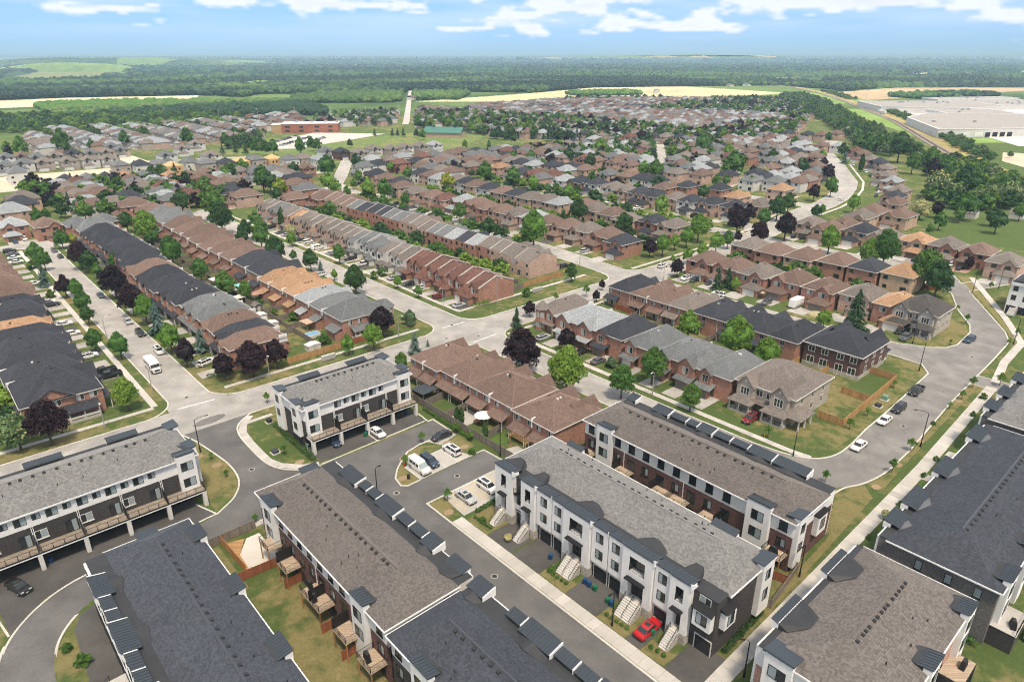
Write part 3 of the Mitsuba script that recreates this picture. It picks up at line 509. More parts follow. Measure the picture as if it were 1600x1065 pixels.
# the white row (front towards -x)
k = thing('townhouse_row', 'long white townhouse row with front stairs, dark metal caps and grey shingle roof', 'townhouse row', 'townhouse rows of the new estate')
f = Frame((65, 76.5), -math.pi / 2); L, D = 43.5, 13.3      # u runs towards -y, v towards +x
rv, sl = shell(k, f, L, D, 'brickdark', 'brickdark', 'b_grey')
roofvents(k, f, L, rv, 12.1, .45, sl, 22, 6, L - 6)
U = lambda y: 76.5 - y
def garage(u0, u1, v=.0, c='doordark'):
    g_ = ent('garage_door', f(bx(u0, u1, v - .06, v, .05, 2.45)), 'plain', c, k)
    for i in range(1, 4): ent('panel', f(bx(u0 + .06, u1 - .06, v - .085, v - .06, .05 + i * .6 - .5, .05 + i * .6 - .04)), 'plain', 'charcoal', g_)
    ent('garage_trim', f(cat(bx(u0 - .14, u0, v - .09, v, 0, 2.6), bx(u1, u1 + .14, v - .09, v, 0, 2.6), bx(u0, u1, v - .09, v, 2.45, 2.6))), 'plain', 'offwhite', k)
def wtower(y0, y1, wide, stair=True):
    a, b = U(y0), U(y1); m = (a + b) / 2; w = 1.35 if wide else .62
    # the shaft is built in pieces round the balcony opening and the door recess
    ent('tower', f(cat(bx(a, m - w, -1.0, .6, 0, 10.1), bx(m + w, b, -1.0, .6, 0, 10.1), bx(m - w, m + w, -1.0, .6, 9.0, 10.1), bx(m - w, m + w, -1.0, .6, 5.55, 6.5))), 'plain', 'white', k)
    for q in ((a - .03, m - w), (m + w, b + .03)): ent('stone_base', f(bx(*q, -1.04, .5, 0, 1.7)), 'brick', 'stone', k)
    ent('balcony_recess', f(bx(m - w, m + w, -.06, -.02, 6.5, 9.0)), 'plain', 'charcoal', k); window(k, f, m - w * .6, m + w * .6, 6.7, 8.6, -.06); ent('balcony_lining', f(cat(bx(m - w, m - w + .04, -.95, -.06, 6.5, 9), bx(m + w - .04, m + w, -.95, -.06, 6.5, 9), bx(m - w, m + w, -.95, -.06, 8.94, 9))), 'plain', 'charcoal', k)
    railing(f, [(m - w, -.95), (m + w, -.95)], 6.5, parent=k, name='balcony_railing')
    ent('awning', f(bx(m - w - .25, m + w + .25, -1.75, -.95, 5.3, 5.52)), 'plain', 'black', k)
    for s_ in ((-1, 1) if wide else (0,)):
        c0 = m + s_ * w * .5
        ent('door', f(bx(c0 - .5, c0 + .5, -.14, -.06, 1.9, 4.2)), 'plain', 'doordark', k)
        ent('door_light', f(bx(c0 - .5, c0 + .5, -.12, -.05, 4.3, 5.0)), 'glass', 'glass', k)
    ent('landing', f(bx(m - w, m + w, -1.25, -.02, 1.3, 1.9)), 'concrete', 'concrete', k)
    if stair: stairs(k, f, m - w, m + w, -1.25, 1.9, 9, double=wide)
    for u_ in (m - w - .12, m + w + .06): ent('stair_side', f(poly([[u_, -1.25, 0], [u_, -3.5, 0], [u_, -1.25, 1.45], [u_ + .08, -1.25, 0], [u_ + .08, -3.5, 0], [u_ + .08, -1.25, 1.45]], [0, 1, 2], [3, 5, 4], [0, 3, 4, 1], [1, 4, 5, 2])), 'brick', 'stone', k)
    cap(k, f, a - .06, b + .06, -1.1, 1.3, 10.5, 10.1)
    ent('cap_end', f(poly([[b + .05, -1.1, 9.6], [b + .05, .5, 9.6], [b + .05, -1.1, 10.75], [b + .25, -1.1, 9.6], [b + .25, .5, 9.6], [b + .25, -1.1, 10.75]], [0, 2, 1], [3, 4, 5], [0, 3, 5, 2], [2, 5, 4, 1])), 'plain', 'white', k)
    ent('cricket', f(poly([[a, 1.25, 9.42], [b, 1.25, 9.42], [b - .5, 3.0, 9.6], [a + .5, 3.0, 9.6], [a + .2, 1.25, 10.15], [b - .2, 1.25, 10.15], [m + .6, 3.4, 10.35], [m - .6, 3.4, 10.35]], [4, 5, 6, 7], [0, 4, 7, 3], [1, 2, 6, 5])), 'membrane', 'membrane', k)
def wbay(y0, y1):
    a, b = U(y0) + .06, U(y1) - .06; m = (a + b) / 2
    ent('bay', f(bx(a, b, -.62, .3, 3.3, 9.85)), 'plain', 'white', k)
    window(k, f, m - .62, m + .62, 7.55, 9.05, -.62, pane='glasspale'); window(k, f, m - .62, m + .62, 4.55, 6.0, -.62, pane='glasspale')
    cap(k, f, a - .03, b + .03, -.74, 1.3, 10.25, 9.9); garage(m - 1.25, m + 1.25)
    ent('cap_end', f(poly([[b - .02, -.74, 9.5], [b - .02, .3, 9.5], [b - .02, -.74, 10.45], [b + .1, -.74, 9.5], [b + .1, .3, 9.5], [b + .1, -.74, 10.45]], [0, 2, 1], [3, 4, 5], [0, 3, 5, 2], [2, 5, 4, 1])), 'plain', 'white', k)
    downspout(k, f, b + .06, -.2, 3.3, 9.6, 'sidegrey')
wtower(75.9, 71.6, False); wtower(69.4, 66.2, False); wbay(66.1, 62.6); wbay(62.5, 59.9); wtower(59.8, 54.2, True); wbay(54.1, 50.9); wbay(50.8, 48.0); wtower(47.9, 42.6, True); wbay(42.5, 39.8); wtower(39.7, 36.6, False)
ent('recess_wall', f(bx(U(71.5), U(69.5), -.3, .2, 3.2, 6.3)), 'plain', 'white', k); window(k, f, U(71.1), U(69.9), 4.4, 5.9, -.3); railing(f, [(U(71.5), -.7), (U(69.5), -.7)], 6.4, parent=k, name='balcony_railing')
ent('balcony_slab', f(bx(U(71.5), U(69.5), -.75, 0, 6.15, 6.35)), 'plain', 'black', k); window(k, f, U(71.2), U(69.8), 6.6, 8.6, 0.0); garage(U(71.5), U(69.5))
ent('oriel', f(bx(U(35.9), U(33.2), -.95, .05, 4.6, 7.6)), 'plain', 'white', k); ent('oriel_roof', f(shed(U(35.9), U(33.2), -.95, .0, 7.65, 8.1)), 'plain', 'black', k); window(k, f, U(35.3), U(33.8), 5.3, 6.9, -.95, pane='glasspale')
window(k, f, U(35.6), U(34.0), 8.0, 9.1, -.015, frame='framewhite', pane='glasspale', mull=1); garage(U(35.6), U(33.2))
# the end wall (u = L) with an oriel, a tower and a small window
ent('side_oriel', f(bx(L, L + .85, 1.0, 3.6, 4.6, 7.4)), 'plain', 'white', k); ent('oriel_roof', f(hexa([[L, .8, 7.42], [L + 1.05, .8, 7.42], [L + 1.05, 3.8, 7.42], [L, 3.8, 7.42]], [[L, .8, 7.9], [L + 1.05, .8, 7.5], [L + 1.05, 3.8, 7.5], [L, 3.8, 7.9]])), 'plain', 'black', k); endwin(k, f, 1.6, 3.0, 5.1, 6.9, L + .85, 1, pane='glasspale')
ent('end_tower', f(bx(L - .3, L + .8, 9.9, 12.9, 1.2, 10.0)), 'plain', 'white', k); endwin(k, f, 10.8, 11.9, 7.2, 8.8, L + .8, 1, pane='glasspale'); endwin(k, f, 10.8, 11.9, 3.6, 5.4, L + .8, 1, pane='glasspale')
ent('parapet_cap', f(hexa([[L - 1.4, 9.7, 10.0], [L + .9, 9.7, 10.25], [L + .9, 13.1, 10.25], [L - 1.4, 13.1, 10.0]], [[L - 1.4, 9.7, 10.1], [L + .9, 9.7, 10.4], [L + .9, 13.1, 10.4], [L - 1.4, 13.1, 10.1]])), 'metal', 'capblue', k)
endwin(k, f, 5.2, 6.6, 8.2, 8.7, L + .015, 1, frame='framewhite')
ent('parapet_cap', f(hexa([[4.0, D - .3, 9.9], [7.6, D - .3, 9.9], [7.6, D + .6, 10.3], [4.0, D + .6, 10.3]], [[4.0, D - .3, 10.0], [7.6, D - .3, 10.0], [7.6, D + .6, 10.45], [4.0, D + .6, 10.45]])), 'metal', 'capblue', k)
ent('parapet_cap', f(hexa([[L - 9.6, D - .6, 9.7], [L - 5.4, D - .6, 9.7], [L - 5.4, D + .7, 10.2], [L - 9.6, D + .7, 10.2]], [[L - 9.6, D - .6, 9.8], [L - 5.4, D - .6, 9.8], [L - 5.4, D + .7, 10.35], [L - 9.6, D + .7, 10.35]])), 'metal', 'capblue', k)
ent('back_tower', f(cat(bx(4.1, 7.5, D - .2, D + .6, 0, 9.9), bx(L - 9.5, L - 5.5, D - .2, D + .7, 0, 9.7))), 'plain', 'white', k)
for y, c, l in ((63.6, 'binblue', ''), (61.0, 'binblue', 'blue wheelie bin at the foot of the middle stairs of the white row'), (53.6, 'binblue', 'blue wheelie bin of the pair by the open garage of the white row'), (52.7, 'binblue', 'second blue wheelie bin of the pair by the open garage'), (51.6, 'bingreen', 'green wheelie bin beside the open garage of the white row'), (48.6, 'bingreen', 'green wheelie bin left of the third stairs'), (47.9, 'binblue', 'blue wheelie bin left of the third stairs'), (41.0, 'binblue', 'blue wheelie bin behind the red car'), (40.6, 'bingreen', 'green wheelie bin behind the red car')):
    if l: bin_(62.8 if y > 50 else 62.3, y, c, l)
# the brown rows with brick backs
def brown_row(lab, o, ang, L, D, roof, lower, upper, tw, capseq, strip=2.6, split=6.45, back=True, mirror=False, decks=(), nv=18, wins_end=(), front='white', fins=True):
    k = thing('townhouse_row', lab, 'townhouse row', 'townhouse rows of the new estate'); f = Frame(o, ang, mirror)
    rv, sl = shell(k, f, L, D, lower, upper, roof, strip, split)
    if back: brick_back(k, f, L, D, tw)
    for i, (a, b, scr) in enumerate(decks): deck(k, f, a, b, D, 3.3, screen=scr)
    roofvents(k, f, L, rv, 12.1, .5, sl, nv, 6, L - 6)
    caps(k, f, capseq, fins=fins)
    ent('front_wall', f(bx(.05, L - .05, -.35, -.02, 0, 9.2)), 'plain', front, k)
    for i in range(int(L / 3.1)):
        u = (i + .5) * 3.1
        if u < L - 1:
            window(k, f, u - .6, u + .6, 7.2, 8.6, -.35); window(k, f, u - .6, u + .6, 4.3, 5.8, -.35)
            ent('garage_door', f(bx(u - 1.2, u + 1.2, -.42, -.36, .05, 2.4)), 'plain', 'doordark', k)
    return k, f
# near brown row: front +x, back -x
kC, fC = brown_row('brown-roofed brick townhouse row behind the fenced back lawn, with a white corner tower', (44.5, 58), math.pi / 2, 38, 13.5, 'b_brown', 'brickplum', 'white', [(4.0, 7.4), (31.3, 35.2)], [(10.3, 13.7, 0), (13.8, 17.2, 0), (17.3, 22.7, 1), (22.8, 25.7, 0), (25.8, 28.4, 0), (28.5, 34, 1), (6.9, 10.2, 1)], decks=[(24.2, 27.4, 27.3), (13.8, 19.6, 16.7), (6.4, 10.0, 9.9), (0.2, 3.6, None), (30.6, 33.8, None)])
tower(kC, fC, 1.0, 4.6, -.7, .6, zt=9.6, wins=())
ent('end_band', fC(bx(-.03, -.015, .1, 13.4, 6.0, 9.2)), 'plain', 'offwhite', kC); endwin(kC, fC, 3.2, 4.6, 7.0, 8.6, -.03, -1, pane='glasspale'); endwin(kC, fC, 12.2, 13.0, 3.6, 5.4, 0, -1); endwin(kC, fC, 12.2, 13.0, .8, 2.4, 0, -1)
ent('parapet_cap', fC(hexa([[37.0, 3.0, 9.7], [38.8, 3.0, 10.1], [38.8, 6.2, 10.1], [37.0, 6.2, 9.7]], [[37.0, 3.0, 9.8], [38.8, 3.0, 10.25], [38.8, 6.2, 10.25], [37.0, 6.2, 9.8]])), 'metal', 'capblue', kC)
# far brown row behind the white row
kR, fR = brown_row('brown-roofed brick townhouse row behind the white row, with a white tower at its end', (101.3, 34.5), math.pi / 2, 42.5, 13.3, 'b_brown', 'brickplum', 'white', [(3.6, 7.6), (35.4, 39.0)], [(4.2, 10.4, 1), (10.5, 15.3, 1), (15.4, 18.8, 0), (18.9, 22.3, 0), (22.4, 25.8, 1), (25.9, 28.3, 0), (28.4, 32, 0), (32.1, 36.1, 1), (40, 42.5, 1)], decks=[(.2, 3.4, None), (11.9, 15.3, 12.0), (21.6, 25.0, 25.0), (18.0, 21.4, None), (30.2, 33.6, 33.5), (39.2, 42.3, None)])
ent('end_tower', fR(bx(-.75, .3, 10.6, 13.1, 1.0, 10.0)), 'plain', 'white', kR); endwin(kR, fR, 11.3, 12.4, 7.2, 8.7, -.75, -1); endwin(kR, fR, 11.3, 12.4, 3.8, 5.3, -.75, -1)
ent('parapet_cap', fR(hexa([[-.85, 10.4, 10.2], [1.5, 10.4, 9.95], [1.5, 13.3, 9.95], [-.85, 13.3, 10.2]], [[-.85, 10.4, 10.35], [1.5, 10.4, 10.05], [1.5, 13.3, 10.05], [-.85, 13.3, 10.35]])), 'metal', 'capblue', kR)
ent('side_oriel', fR(bx(-.85, 0, 3.4, 6.4, 3.6, 7.2)), 'plain', 'white', kR); endwin(kR, fR, 4.2, 5.6, 4.6, 6.4, -.85, -1); ent('oriel_roof', fR(bx(-1.0, .02, 3.2, 6.6, 7.2, 7.45)), 'plain', 'black', kR); endwin(kR, fR, 7.4, 8.0, 8.0, 8.8, -.02, -1, frame='framewhite', mull=0)
# near dark rows
kF, fF = brown_row('dark-roofed townhouse row at the loop road with white caps and stairs along its left side', (6.4, 96), -math.pi / 2, 46, 13.5, 'b_dark', 'brickdark', 'white', [(3.2, 6.8), (31, 34.6), (17.4, 20.8)], [(5.2, 10.1, 1), (10.2, 13.2, 0), (13.3, 15.8, 0), (15.9, 22, 1), (22.1, 25.3, 0), (25.4, 28.4, 0), (28.5, 34.6, 1), (34.7, 38, 0)], nv=20)
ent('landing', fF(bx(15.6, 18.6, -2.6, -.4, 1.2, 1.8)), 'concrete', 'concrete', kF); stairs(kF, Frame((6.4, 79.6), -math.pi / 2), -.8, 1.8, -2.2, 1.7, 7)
ent('parapet_cap', fF(hexa([[-.7, 6.5, 10.1], [1.2, 6.5, 9.8], [1.2, 9.4, 9.8], [-.7, 9.4, 10.1]], [[-.7, 6.5, 10.25], [1.2, 6.5, 9.9], [1.2, 9.4, 9.9], [-.7, 9.4, 10.25]])), 'metal', 'capblue', kF)
kS, fS = brown_row('nearest dark-roofed townhouse row beside the private road, with a white tower on its left', (44, 16), math.pi / 2, 40.5, 13.2, 'b_dark', 'brickdark', 'white', [(31.6, 35.2), (24, 27)], [(37.3, 40.7, 1), (30.7, 33.5, 0), (25.1, 30.6, 1), (21.9, 25, 0), (18.8, 21.8, 0), (13.3, 18.7, 1)], nv=18)
# rows along the long footpath: front +y, back -y
kQ, fQ = brown_row('brown-grey roofed townhouse row at the lower end of the long footpath', (89.8, 26), math.pi, 27.0, 14.6, 'b_brown', 'brickrust', 'white', [(1.2, 4.4), (13.5, 16.8)], [(4, 10.2, 1), (17.1, 23.1, 1)], strip=1.0, nv=14, fins=2)
ent('end_tower', fQ(bx(26.6, 27.9, 1.2, 4.6, 0, 9.9)), 'plain', 'white', kQ); endwin(kQ, fQ, 1.9, 3.9, 6.9, 8.5, 27.9, 1, pane='glasspale'); endwin(kQ, fQ, 1.9, 3.9, 3.6, 5.3, 27.9, 1)
ent('parapet_cap', fQ(hexa([[25.2, 1.0, 9.9], [28.1, 1.0, 10.3], [28.1, 4.8, 10.3], [25.2, 4.8, 9.9]], [[25.2, 1.0, 10.0], [28.1, 1.0, 10.45], [28.1, 4.8, 10.45], [25.2, 4.8, 10.0]])), 'metal', 'capblue', kQ)
ent('rear_balcony', fQ(cat(bx(3.2, 8.4, 14.6, 17.4, 2.9, 3.2), bx(3.2, 3.4, 14.6, 17.4, 0, 2.9), bx(8.2, 8.4, 14.6, 17.4, 0, 2.9))), 'plain', 'charcoal', kQ); ent('balcony_floor', fQ(bx(3.3, 8.3, 14.62, 17.35, 3.2, 3.24)), 'wood', 'deck', kQ)
bbq(84.6, 9.6, 3.25, 'steel and black barbecue on the rear balcony of the lowest townhouse row', 0)
kP, fP = brown_row('slate-grey roofed townhouse row along the upper footpath with a dark brick end wall', (143.5, 24.8), math.pi, 49, 15.2, 'b_dark', 'greysiding', 'greysiding', [(43.5, 47.5), (34, 37)], [(3.5, 9.6, 1), (20, 26.5, 1), (33.2, 39.6, 1), (41.9, 46.2, 1)], strip=1.4, nv=22, fins=False)
for v0 in (5.2, 9.0, 12.6): endwin(kP, fP, v0, v0 + .8, 6.8, 8.2, 49, 1, mull=0, pane='glasspale', sill=1)
endwin(kP, fP, 12.4, 13.3, 3.6, 5.2, 49, 1, mull=0, pane='glasspale', sill=1)
ent('rear_balcony', fP(cat(bx(42.5, 48.2, 15.2, 18.2, 0, 3.1))), 'brick', 'brickdark', kP); ent('balcony_floor', fP(bx(42.4, 48.3, 15.22, 18.3, 3.1, 3.2)), 'concrete', 'pad', kP); railing(fP, [(42.5, 18.2), (48.2, 18.2)], 3.2, parent=kP, name='balcony_railing'); bbq(97, 7.4, 3.2, 'black covered barbecue on the rear balcony beside the dark brick end wall', .4)
kP2, fP2 = brown_row('far slate-grey roofed townhouse row beyond the gap along the footpath', (187, 26.4), math.pi, 40, 15, 'b_grey', 'greysiding', 'greysiding', [], [(14, 19, 1), (24, 29, 1), (33, 37.5, 1)], strip=1.4, nv=14, fins=False)
kT, fT = brown_row('white and grey townhouse row with stairs at the far right bend', (250.5, 47.6), -math.pi / 2, 40, 13.5, 'b_dark', 'brickdark', 'white', [], [(.2, 5.6, 1), (5.7, 8.8, 0), (8.9, 12, 0), (12.1, 17.5, 1)], nv=8)
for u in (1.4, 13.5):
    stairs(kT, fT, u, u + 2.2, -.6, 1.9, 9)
# the rows over garage bays: front (far side) +y, the seen rear -y with balconies on piers
def garage_row(lab, x0, y0, L, D, piers, end_u, seq, ubin):
    k = thing('townhouse_row', lab, 'townhouse row', 'townhouse rows of the new estate'); f = Frame((x0 + L, y0 + D), math.pi)   # u towards -x, v towards -y
    ent('lower_wall', f(bx(0, L, 0, D - 1.2, 0, 3.1)), 'brick', 'brickdark', k)
    ent('middle_wall', f(bx(0, L, 0, D, 3.1, 6.6)), 'brick', 'brickdark', k)
    ent('upper_wall', f(bx(-.015, L + .015, -.015, D + .015, 6.6, 9.3)), 'plain', 'white', k)
    V = hip(0, L, 1.2, D, 9.5, 2.5, over=.42, t=.14); ent('roof', f(V), 'shingle', 'b_grey', k)
    ent('roof_deck', f(bx(-.1, L + .1, -.05, 1.4, 9.3, 9.42)), 'membrane', 'membrane', k)
    ent('gutter', f(cat(bx(-.52, L + .52, D + .42, D + .55, 9.12, 9.34), bx(-.54, -.42, .8, D + .42, 9.12, 9.34), bx(L + .42, L + .54, .8, D + .42, 9.12, 9.34))), 'plain', 'white', k)
    rv = (1.2 + D) / 2; h = (D - 1.2) / 2
    ent('ridge_cap', f(bx(h * .92, L - h * .92, rv - .14, rv + .14, 11.94, 12.035)), 'shingle', 'b_grey', k)
    roofvents(k, f, L, rv, 12.0, .5, 2.5 / h, int(L / 2.2), 5, L - 5); 
    for a, b in seq: caps(k, f, [(a, b, 0)], fins=False)
    # balcony slab on piers
    ent('balcony_slab', f(bx(0, L, D, D + 2.75, 2.85, 3.15)), 'plain', 'white', k); ent('balcony_floor', f(bx(.05, L - .05, D + .02, D + 2.7, 3.15, 3.19)), 'wood', 'awnbeige', k)
    for u in piers: ent('pier', f(bx(u - .32, u + .32, D + 1.9, D + 2.7, 0, 2.85)), 'plain', 'offwhite', k)
    pv = piers + []
    railing(f, [(0.05, D + .1), (.05, D + 2.65), (L - .05, D + 2.65), (L - .05, D + .1)], 3.19, parent=k, name='balcony_railing', bars=0)
    ent('balcony_fascia', f(bx(-.02, L + .02, D + 2.72, D + 2.78, 3.1, 3.3)), 'plain', 'black', k)
    for u in piers[1:-1]: ent('privacy_screen', f(bx(u - .04, u + .04, D + .02, D + 2.6, 3.2, 5.2)), 'plain', 'black', k)
    for a, b in zip(piers[:-1], piers[1:]):
        g_ = ent('garage_door', f(bx(a + .5, b - .5, D - 1.2, D - 1.12, .05, 2.5)), 'plain', 'doordark', k)
        for s_ in (1, 2, 3): ent('panel', f(bx(a + .6, b - .6, D - 1.12, D - 1.09, .1 + s_ * .6 - .5, s_ * .6)), 'plain', 'charcoal', g_)
        w = (b - a) / 3; ii = piers.index(a)
        if any(a - .5 < q + 1.5 < b for q in end_u): w = 0
        for j in range(3):
            u = a + w * (j + .5)
            if not w: continue
            if (j + ii) % 2: window(k, f, u - .5, u + .5, 7.7, 8.6, D + .015, d=1, pane='glasspale')
            else: window(k, f, u - .75, u + .75, 7.4, 8.65, D + .015, d=1, pane='glasspale')
            if j == 0: window(k, f, u - .75, u + .75, 3.3, 5.4, D, d=1, pane='glasspale', sill=None)
            if j == 2: window(k, f, u - .85, u + .85, 4.1, 5.5, D, d=1, pane='glasspale', frame='framewhite', sill=1)
        downspout(k, f, b, D, 3.2); downspout(k, f, b - .25, D, 3.2)
    for a in end_u: tower(k, f, a, a + 3.1, D - .2, D + .7, z0=3.1, d=1, wins=((4.0, 5.5), (7.2, 8.7)))
    # white towers on both ends
    for (u, d_) in ((0, -1), (L, 1)):
        for v0 in (.4, D - 4.2):
            a, b = (u - .75, u + .2) if d_ < 0 else (u - .2, u + .75)
            ent('end_tower', f(bx(a, b, v0, v0 + 3.0, .8 if v0 < 2 else 2.8, 9.95)), 'plain', 'white', k)
            for z in (4.1, 7.2): endwin(k, f, v0 + .85, v0 + 2.15, z, z + 1.5, a if d_ < 0 else b, d_)
            c0, c1 = (a - .1, b + 1.2) if d_ < 0 else (a - 1.2, b + .1)
            zz = (10.35, 10.0) if d_ < 0 else (10.0, 10.35)
            ent('parapet_cap', f(hexa([[c0, v0 - .1, zz[0] - .12], [c1, v0 - .1, zz[1] - .12], [c1, v0 + 3.1, zz[1] - .12], [c0, v0 + 3.1, zz[0] - .12]], [[c0, v0 - .1, zz[0]], [c1, v0 - .1, zz[1]], [c1, v0 + 3.1, zz[1]], [c0, v0 + 3.1, zz[0]]])), 'metal', 'capblue', k)
    return k
garage_row('white and black corner townhouse row over open garages beside the entrance road', 49, 117.2, 25.2, 12.6, [.3, 6.3, 12.6, 18.8, 24.9], [21.9, .3], [(3.6, 8.6), (15.2, 20.2)], None)
garage_row('white and black townhouse row over garages at the left edge, beside the main street', -13, 114.6, 40.3, 14.2, [.3, 6.3, 12.6, 18.9, 25.2, 31.6, 39.9], [.2], [(5.5, 10.8), (17.5, 23.4), (30, 36)], None)
bin_(72.4, 116.6, 'binblue', 'blue wheelie bin under the corner townhouse balcony'); bin_(61.2, 114.6, 'binblue', 'blue wheelie bin beside the white saloon under the balconies'); bin_(60.6, 114.1, 'bingreen', 'green wheelie bin beside the white saloon under the balconies'); bin_(3.2, 113.2, 'binblue', 'blue wheelie bin behind a left balcony pier')
for x, y, z, l in ((29.9, 77.2, 3.3, 'black covered barbecue on the middle rear deck of the near brown row'), (29.2, 74.6, 3.3, 'second black barbecue on the middle rear deck of the near brown row'), (29.4, 60.5, 3.3, 'black covered barbecue on the corner deck of the near brown row'), (86.6, 36.4, 3.3, 'grey covered barbecue on the end deck behind the white row'), (86.4, 75.4, 3.3, 'white barbecue on the far deck behind the white row')): bbq(x, y, z, l, 1.4)
# ------------------------------------------------------------------ houses: local x along the street, the front at -y
COLW = dict(r='brickred', b='brickpink', t='bricktan', w='offwhite', k='brickbrown', n='brickrust', p='plywood', s='stucco')
ROOFW = dict(k='near-black', g='grey', u='taupe', n='brown', r='red-brown', t='tan', w='pale grey', b='dark brown', f='bare plywood')
WALLW = dict(r='red brick', b='pinkish brick', t='tan brick', w='pale', k='dark brick', n='rust brick', p='unclad plywood', s='grey stucco')
FACE = dict(W=-math.pi / 2, E=math.pi / 2, S=0.0, N=math.pi)
def wins(k, f, lst, v, d, near, frame='framewhite'):
    for (a, b, z0, z1) in lst:
        if near: window(k, f, a, b, z0, z1, v, frame=frame, pane=rng.choice(['glass', 'glass', 'blind', 'glasspale']), d=d, mull=1 if b - a > 1 else 0)
        else: ent('window', f(bx(a, b, v + (d * .04 if d < 0 else 0), v + (d * .04 if d > 0 else 0), z0, z1)), 'glass', 'glass', k)
def house(kind, x, y, w, d, face, roof, wall, label, group, lod):
    k = thing({'town': 'townhouse', 'frame': 'house_under_construction'}.get(kind, 'house'), label, {'town': 'townhouse'}.get(kind, 'house'), group)
    f = Frame((x, y), FACE[face] + (rng.uniform(-.02, .02) if kind == 'det' else 0)); hw, hd = w / 2, d / 2; wc = COLW[wall]; rc = 'r_' + roof if roof != 'f' else 'plywood'
    he = 6.0 + (rng.choice((-.25, 0, .2, .45)) if kind in ('town', 'semi') else 0 if kind in ('brow', 'brow2', 'brow3') else rng.uniform(-.2, .3)); near = lod == 0; wm = 'plain' if wall in 'wp' else 'brick'
    if kind in ('new', 'frame'): he = 7.6 if kind == 'new' else 7.2
    ent('wall', f(bx(-hw, hw, -hd, hd, 0, he)), wm, wc, k)
    def trim(x0, x1, y0, y1, z, o=.38):
        if lod < 2: ent('eave_trim', f(rim(x0 - o, x1 + o, y0 - o, y1 + o, z - .30, z - .12, .09)), 'plain', 'offwhite', k)
    if kind == 'frame':
        ent('roof', f(hip(-hw + .3, hw - .3, -hd + .3, hd - .3, he, 2.6, over=0, t=.1)), 'plain', 'plywood', k)
        for z in (1.2, 4.4):
            for u in (-hw * .5, 0, hw * .5):
                ent('opening', f(bx(u - .6, u + .6, -hd - .03, -hd, z, z + 1.5)), 'plain', 'black', k); ent('opening', f(bx(u - .6, u + .6, hd, hd + .03, z, z + 1.5)), 'plain', 'black', k)
        return k
    if kind == 'semi':
        rise = max(2.7, w * rng.uniform(.31, .37)); ent('roof', f(hip(-hw, hw, -hd, hd, he, rise, over=.3)), 'shingle', rc, k); trim(-hw, hw, -hd, hd, he, .28)
        s_ = rng.choice((-1, 1)); c = s_ * w * .2; gw = w * .42
        ent('gable_bay', f(bx(c - gw / 2, c + gw / 2, -hd - .7, -hd + .5, 2.6, he + .1)), wm, wc, k); ent('gable_roof', f(gable(c - gw / 2, c + gw / 2, -hd - .7, -hd + 3.2, he + .05, gw * .42)), 'shingle', rc, k)
        ent('gable_end', f(tri_end(c - gw / 2, c + gw / 2, -hd - .68, he, gw * .40)), wm, wc, k)
        ent('porch_roof', f(shed(-hw + .15, hw - .15, -hd - 1.5, -hd, 2.75, 3.35)), 'shingle', rc, k)
        ent('garage_door', f(bx(-c - 1.25, -c + 1.25, -hd - .08, -hd, .05, 2.3)), 'plain', rng.choice(['doorwhite', 'doorgrey', 'doorbrown']), k)
        ent('porch_post', f(bx(hw - .5, hw - .28, -hd - 1.4, -hd - 1.2, 0, 2.7)), 'plain', 'offwhite', k); ent('porch_post', f(bx(-hw + .28, -hw + .5, -hd - 1.4, -hd - 1.2, 0, 2.7)), 'plain', 'offwhite', k)
        ent('rear_roof', f((lambda m: (m[0] * np.array([1, -1, 1]), m[1][:, ::-1]))(shed(-hw + .6, .4, -hd - 2.4, -hd, 2.8, 3.6))), 'shingle', rc, k); ent('rear_wing', f(bx(-hw + .7, .3, hd, hd + 2.2, 0, 2.75)), wm, wc, k)
        wins(k, f, [(c - .8, c + .8, 3.9, 5.5)], -hd - .7, -1, near); wins(k, f, [(-c - .6, -c + .6, 4.0, 5.4)], -hd, -1, near)
        wins(k, f, [(-hw + 1, -hw + 2.2, 4.1, 5.3), (hw - 2.2, hw - 1, 4.1, 5.3), (1.0, 2.6, .2, 2.3)], hd, 1, near)
        ent('parapet', f(bx(hw - .12, hw + .12, hd - 1.7, hd + .5, 4.6, he + .5)), 'plain', 'white', k)
    elif kind == 'town':
        rise = 2.7; ent('roof', f(gable(-hw, hw, -hd, hd, he, rise, 'x', over=.0)), 'shingle', rc, k)
        for sd in (-1, 1):
            z1, z2 = he - .05, he + rise
            ent('party_wall', f(hexa([[hw - .14, sd * (hd + .15), z1 - .2], [hw + .14, sd * (hd + .15), z1 - .2], [hw + .14, 0, z2 - .1], [hw - .14, 0, z2 - .1]], [[hw - .14, sd * (hd + .15), z1 + .22], [hw + .14, sd * (hd + .15), z1 + .22], [hw + .14, 0, z2 + .24], [hw - .14, 0, z2 + .24]])), 'plain', 'pale', k)
            V_, F_ = tri_end(-hd, hd, 0, he, rise - .05); ent('gable_end', f((V_[:, [1, 0, 2]] + [hw - .14 if sd > 0 else -hw + .02, 0, 0], F_[:, ::-1])), wm, wc, k)
        s_ = 1 if int(y / 6) % 2 else -1; c = s_ * w * .16
        ent('gable_bay', f(bx(c - 1.5, c + 1.5, -hd - .8, -hd + .4, 2.7, he)), wm, wc, k); ent('gable_roof', f(gable(c - 1.7, c + 1.7, -hd - .8, -hd + 4.6, he - .05, 1.75)), 'shingle', rc, k); ent('gable_end', f(tri_end(c - 1.7, c + 1.7, -hd - .78, he - .05, 1.7)), wm, wc, k)
        ent('garage', f(bx(-1.7 - c, 1.5 - c, -hd - 2.6, -hd, 0, 2.6)), wm, wc, k); ent('garage_roof', f(hip(-1.7 - c, 1.5 - c, -hd - 2.6, -hd + .6, 2.6, 1.1, over=.3)), 'shingle', rc, k)
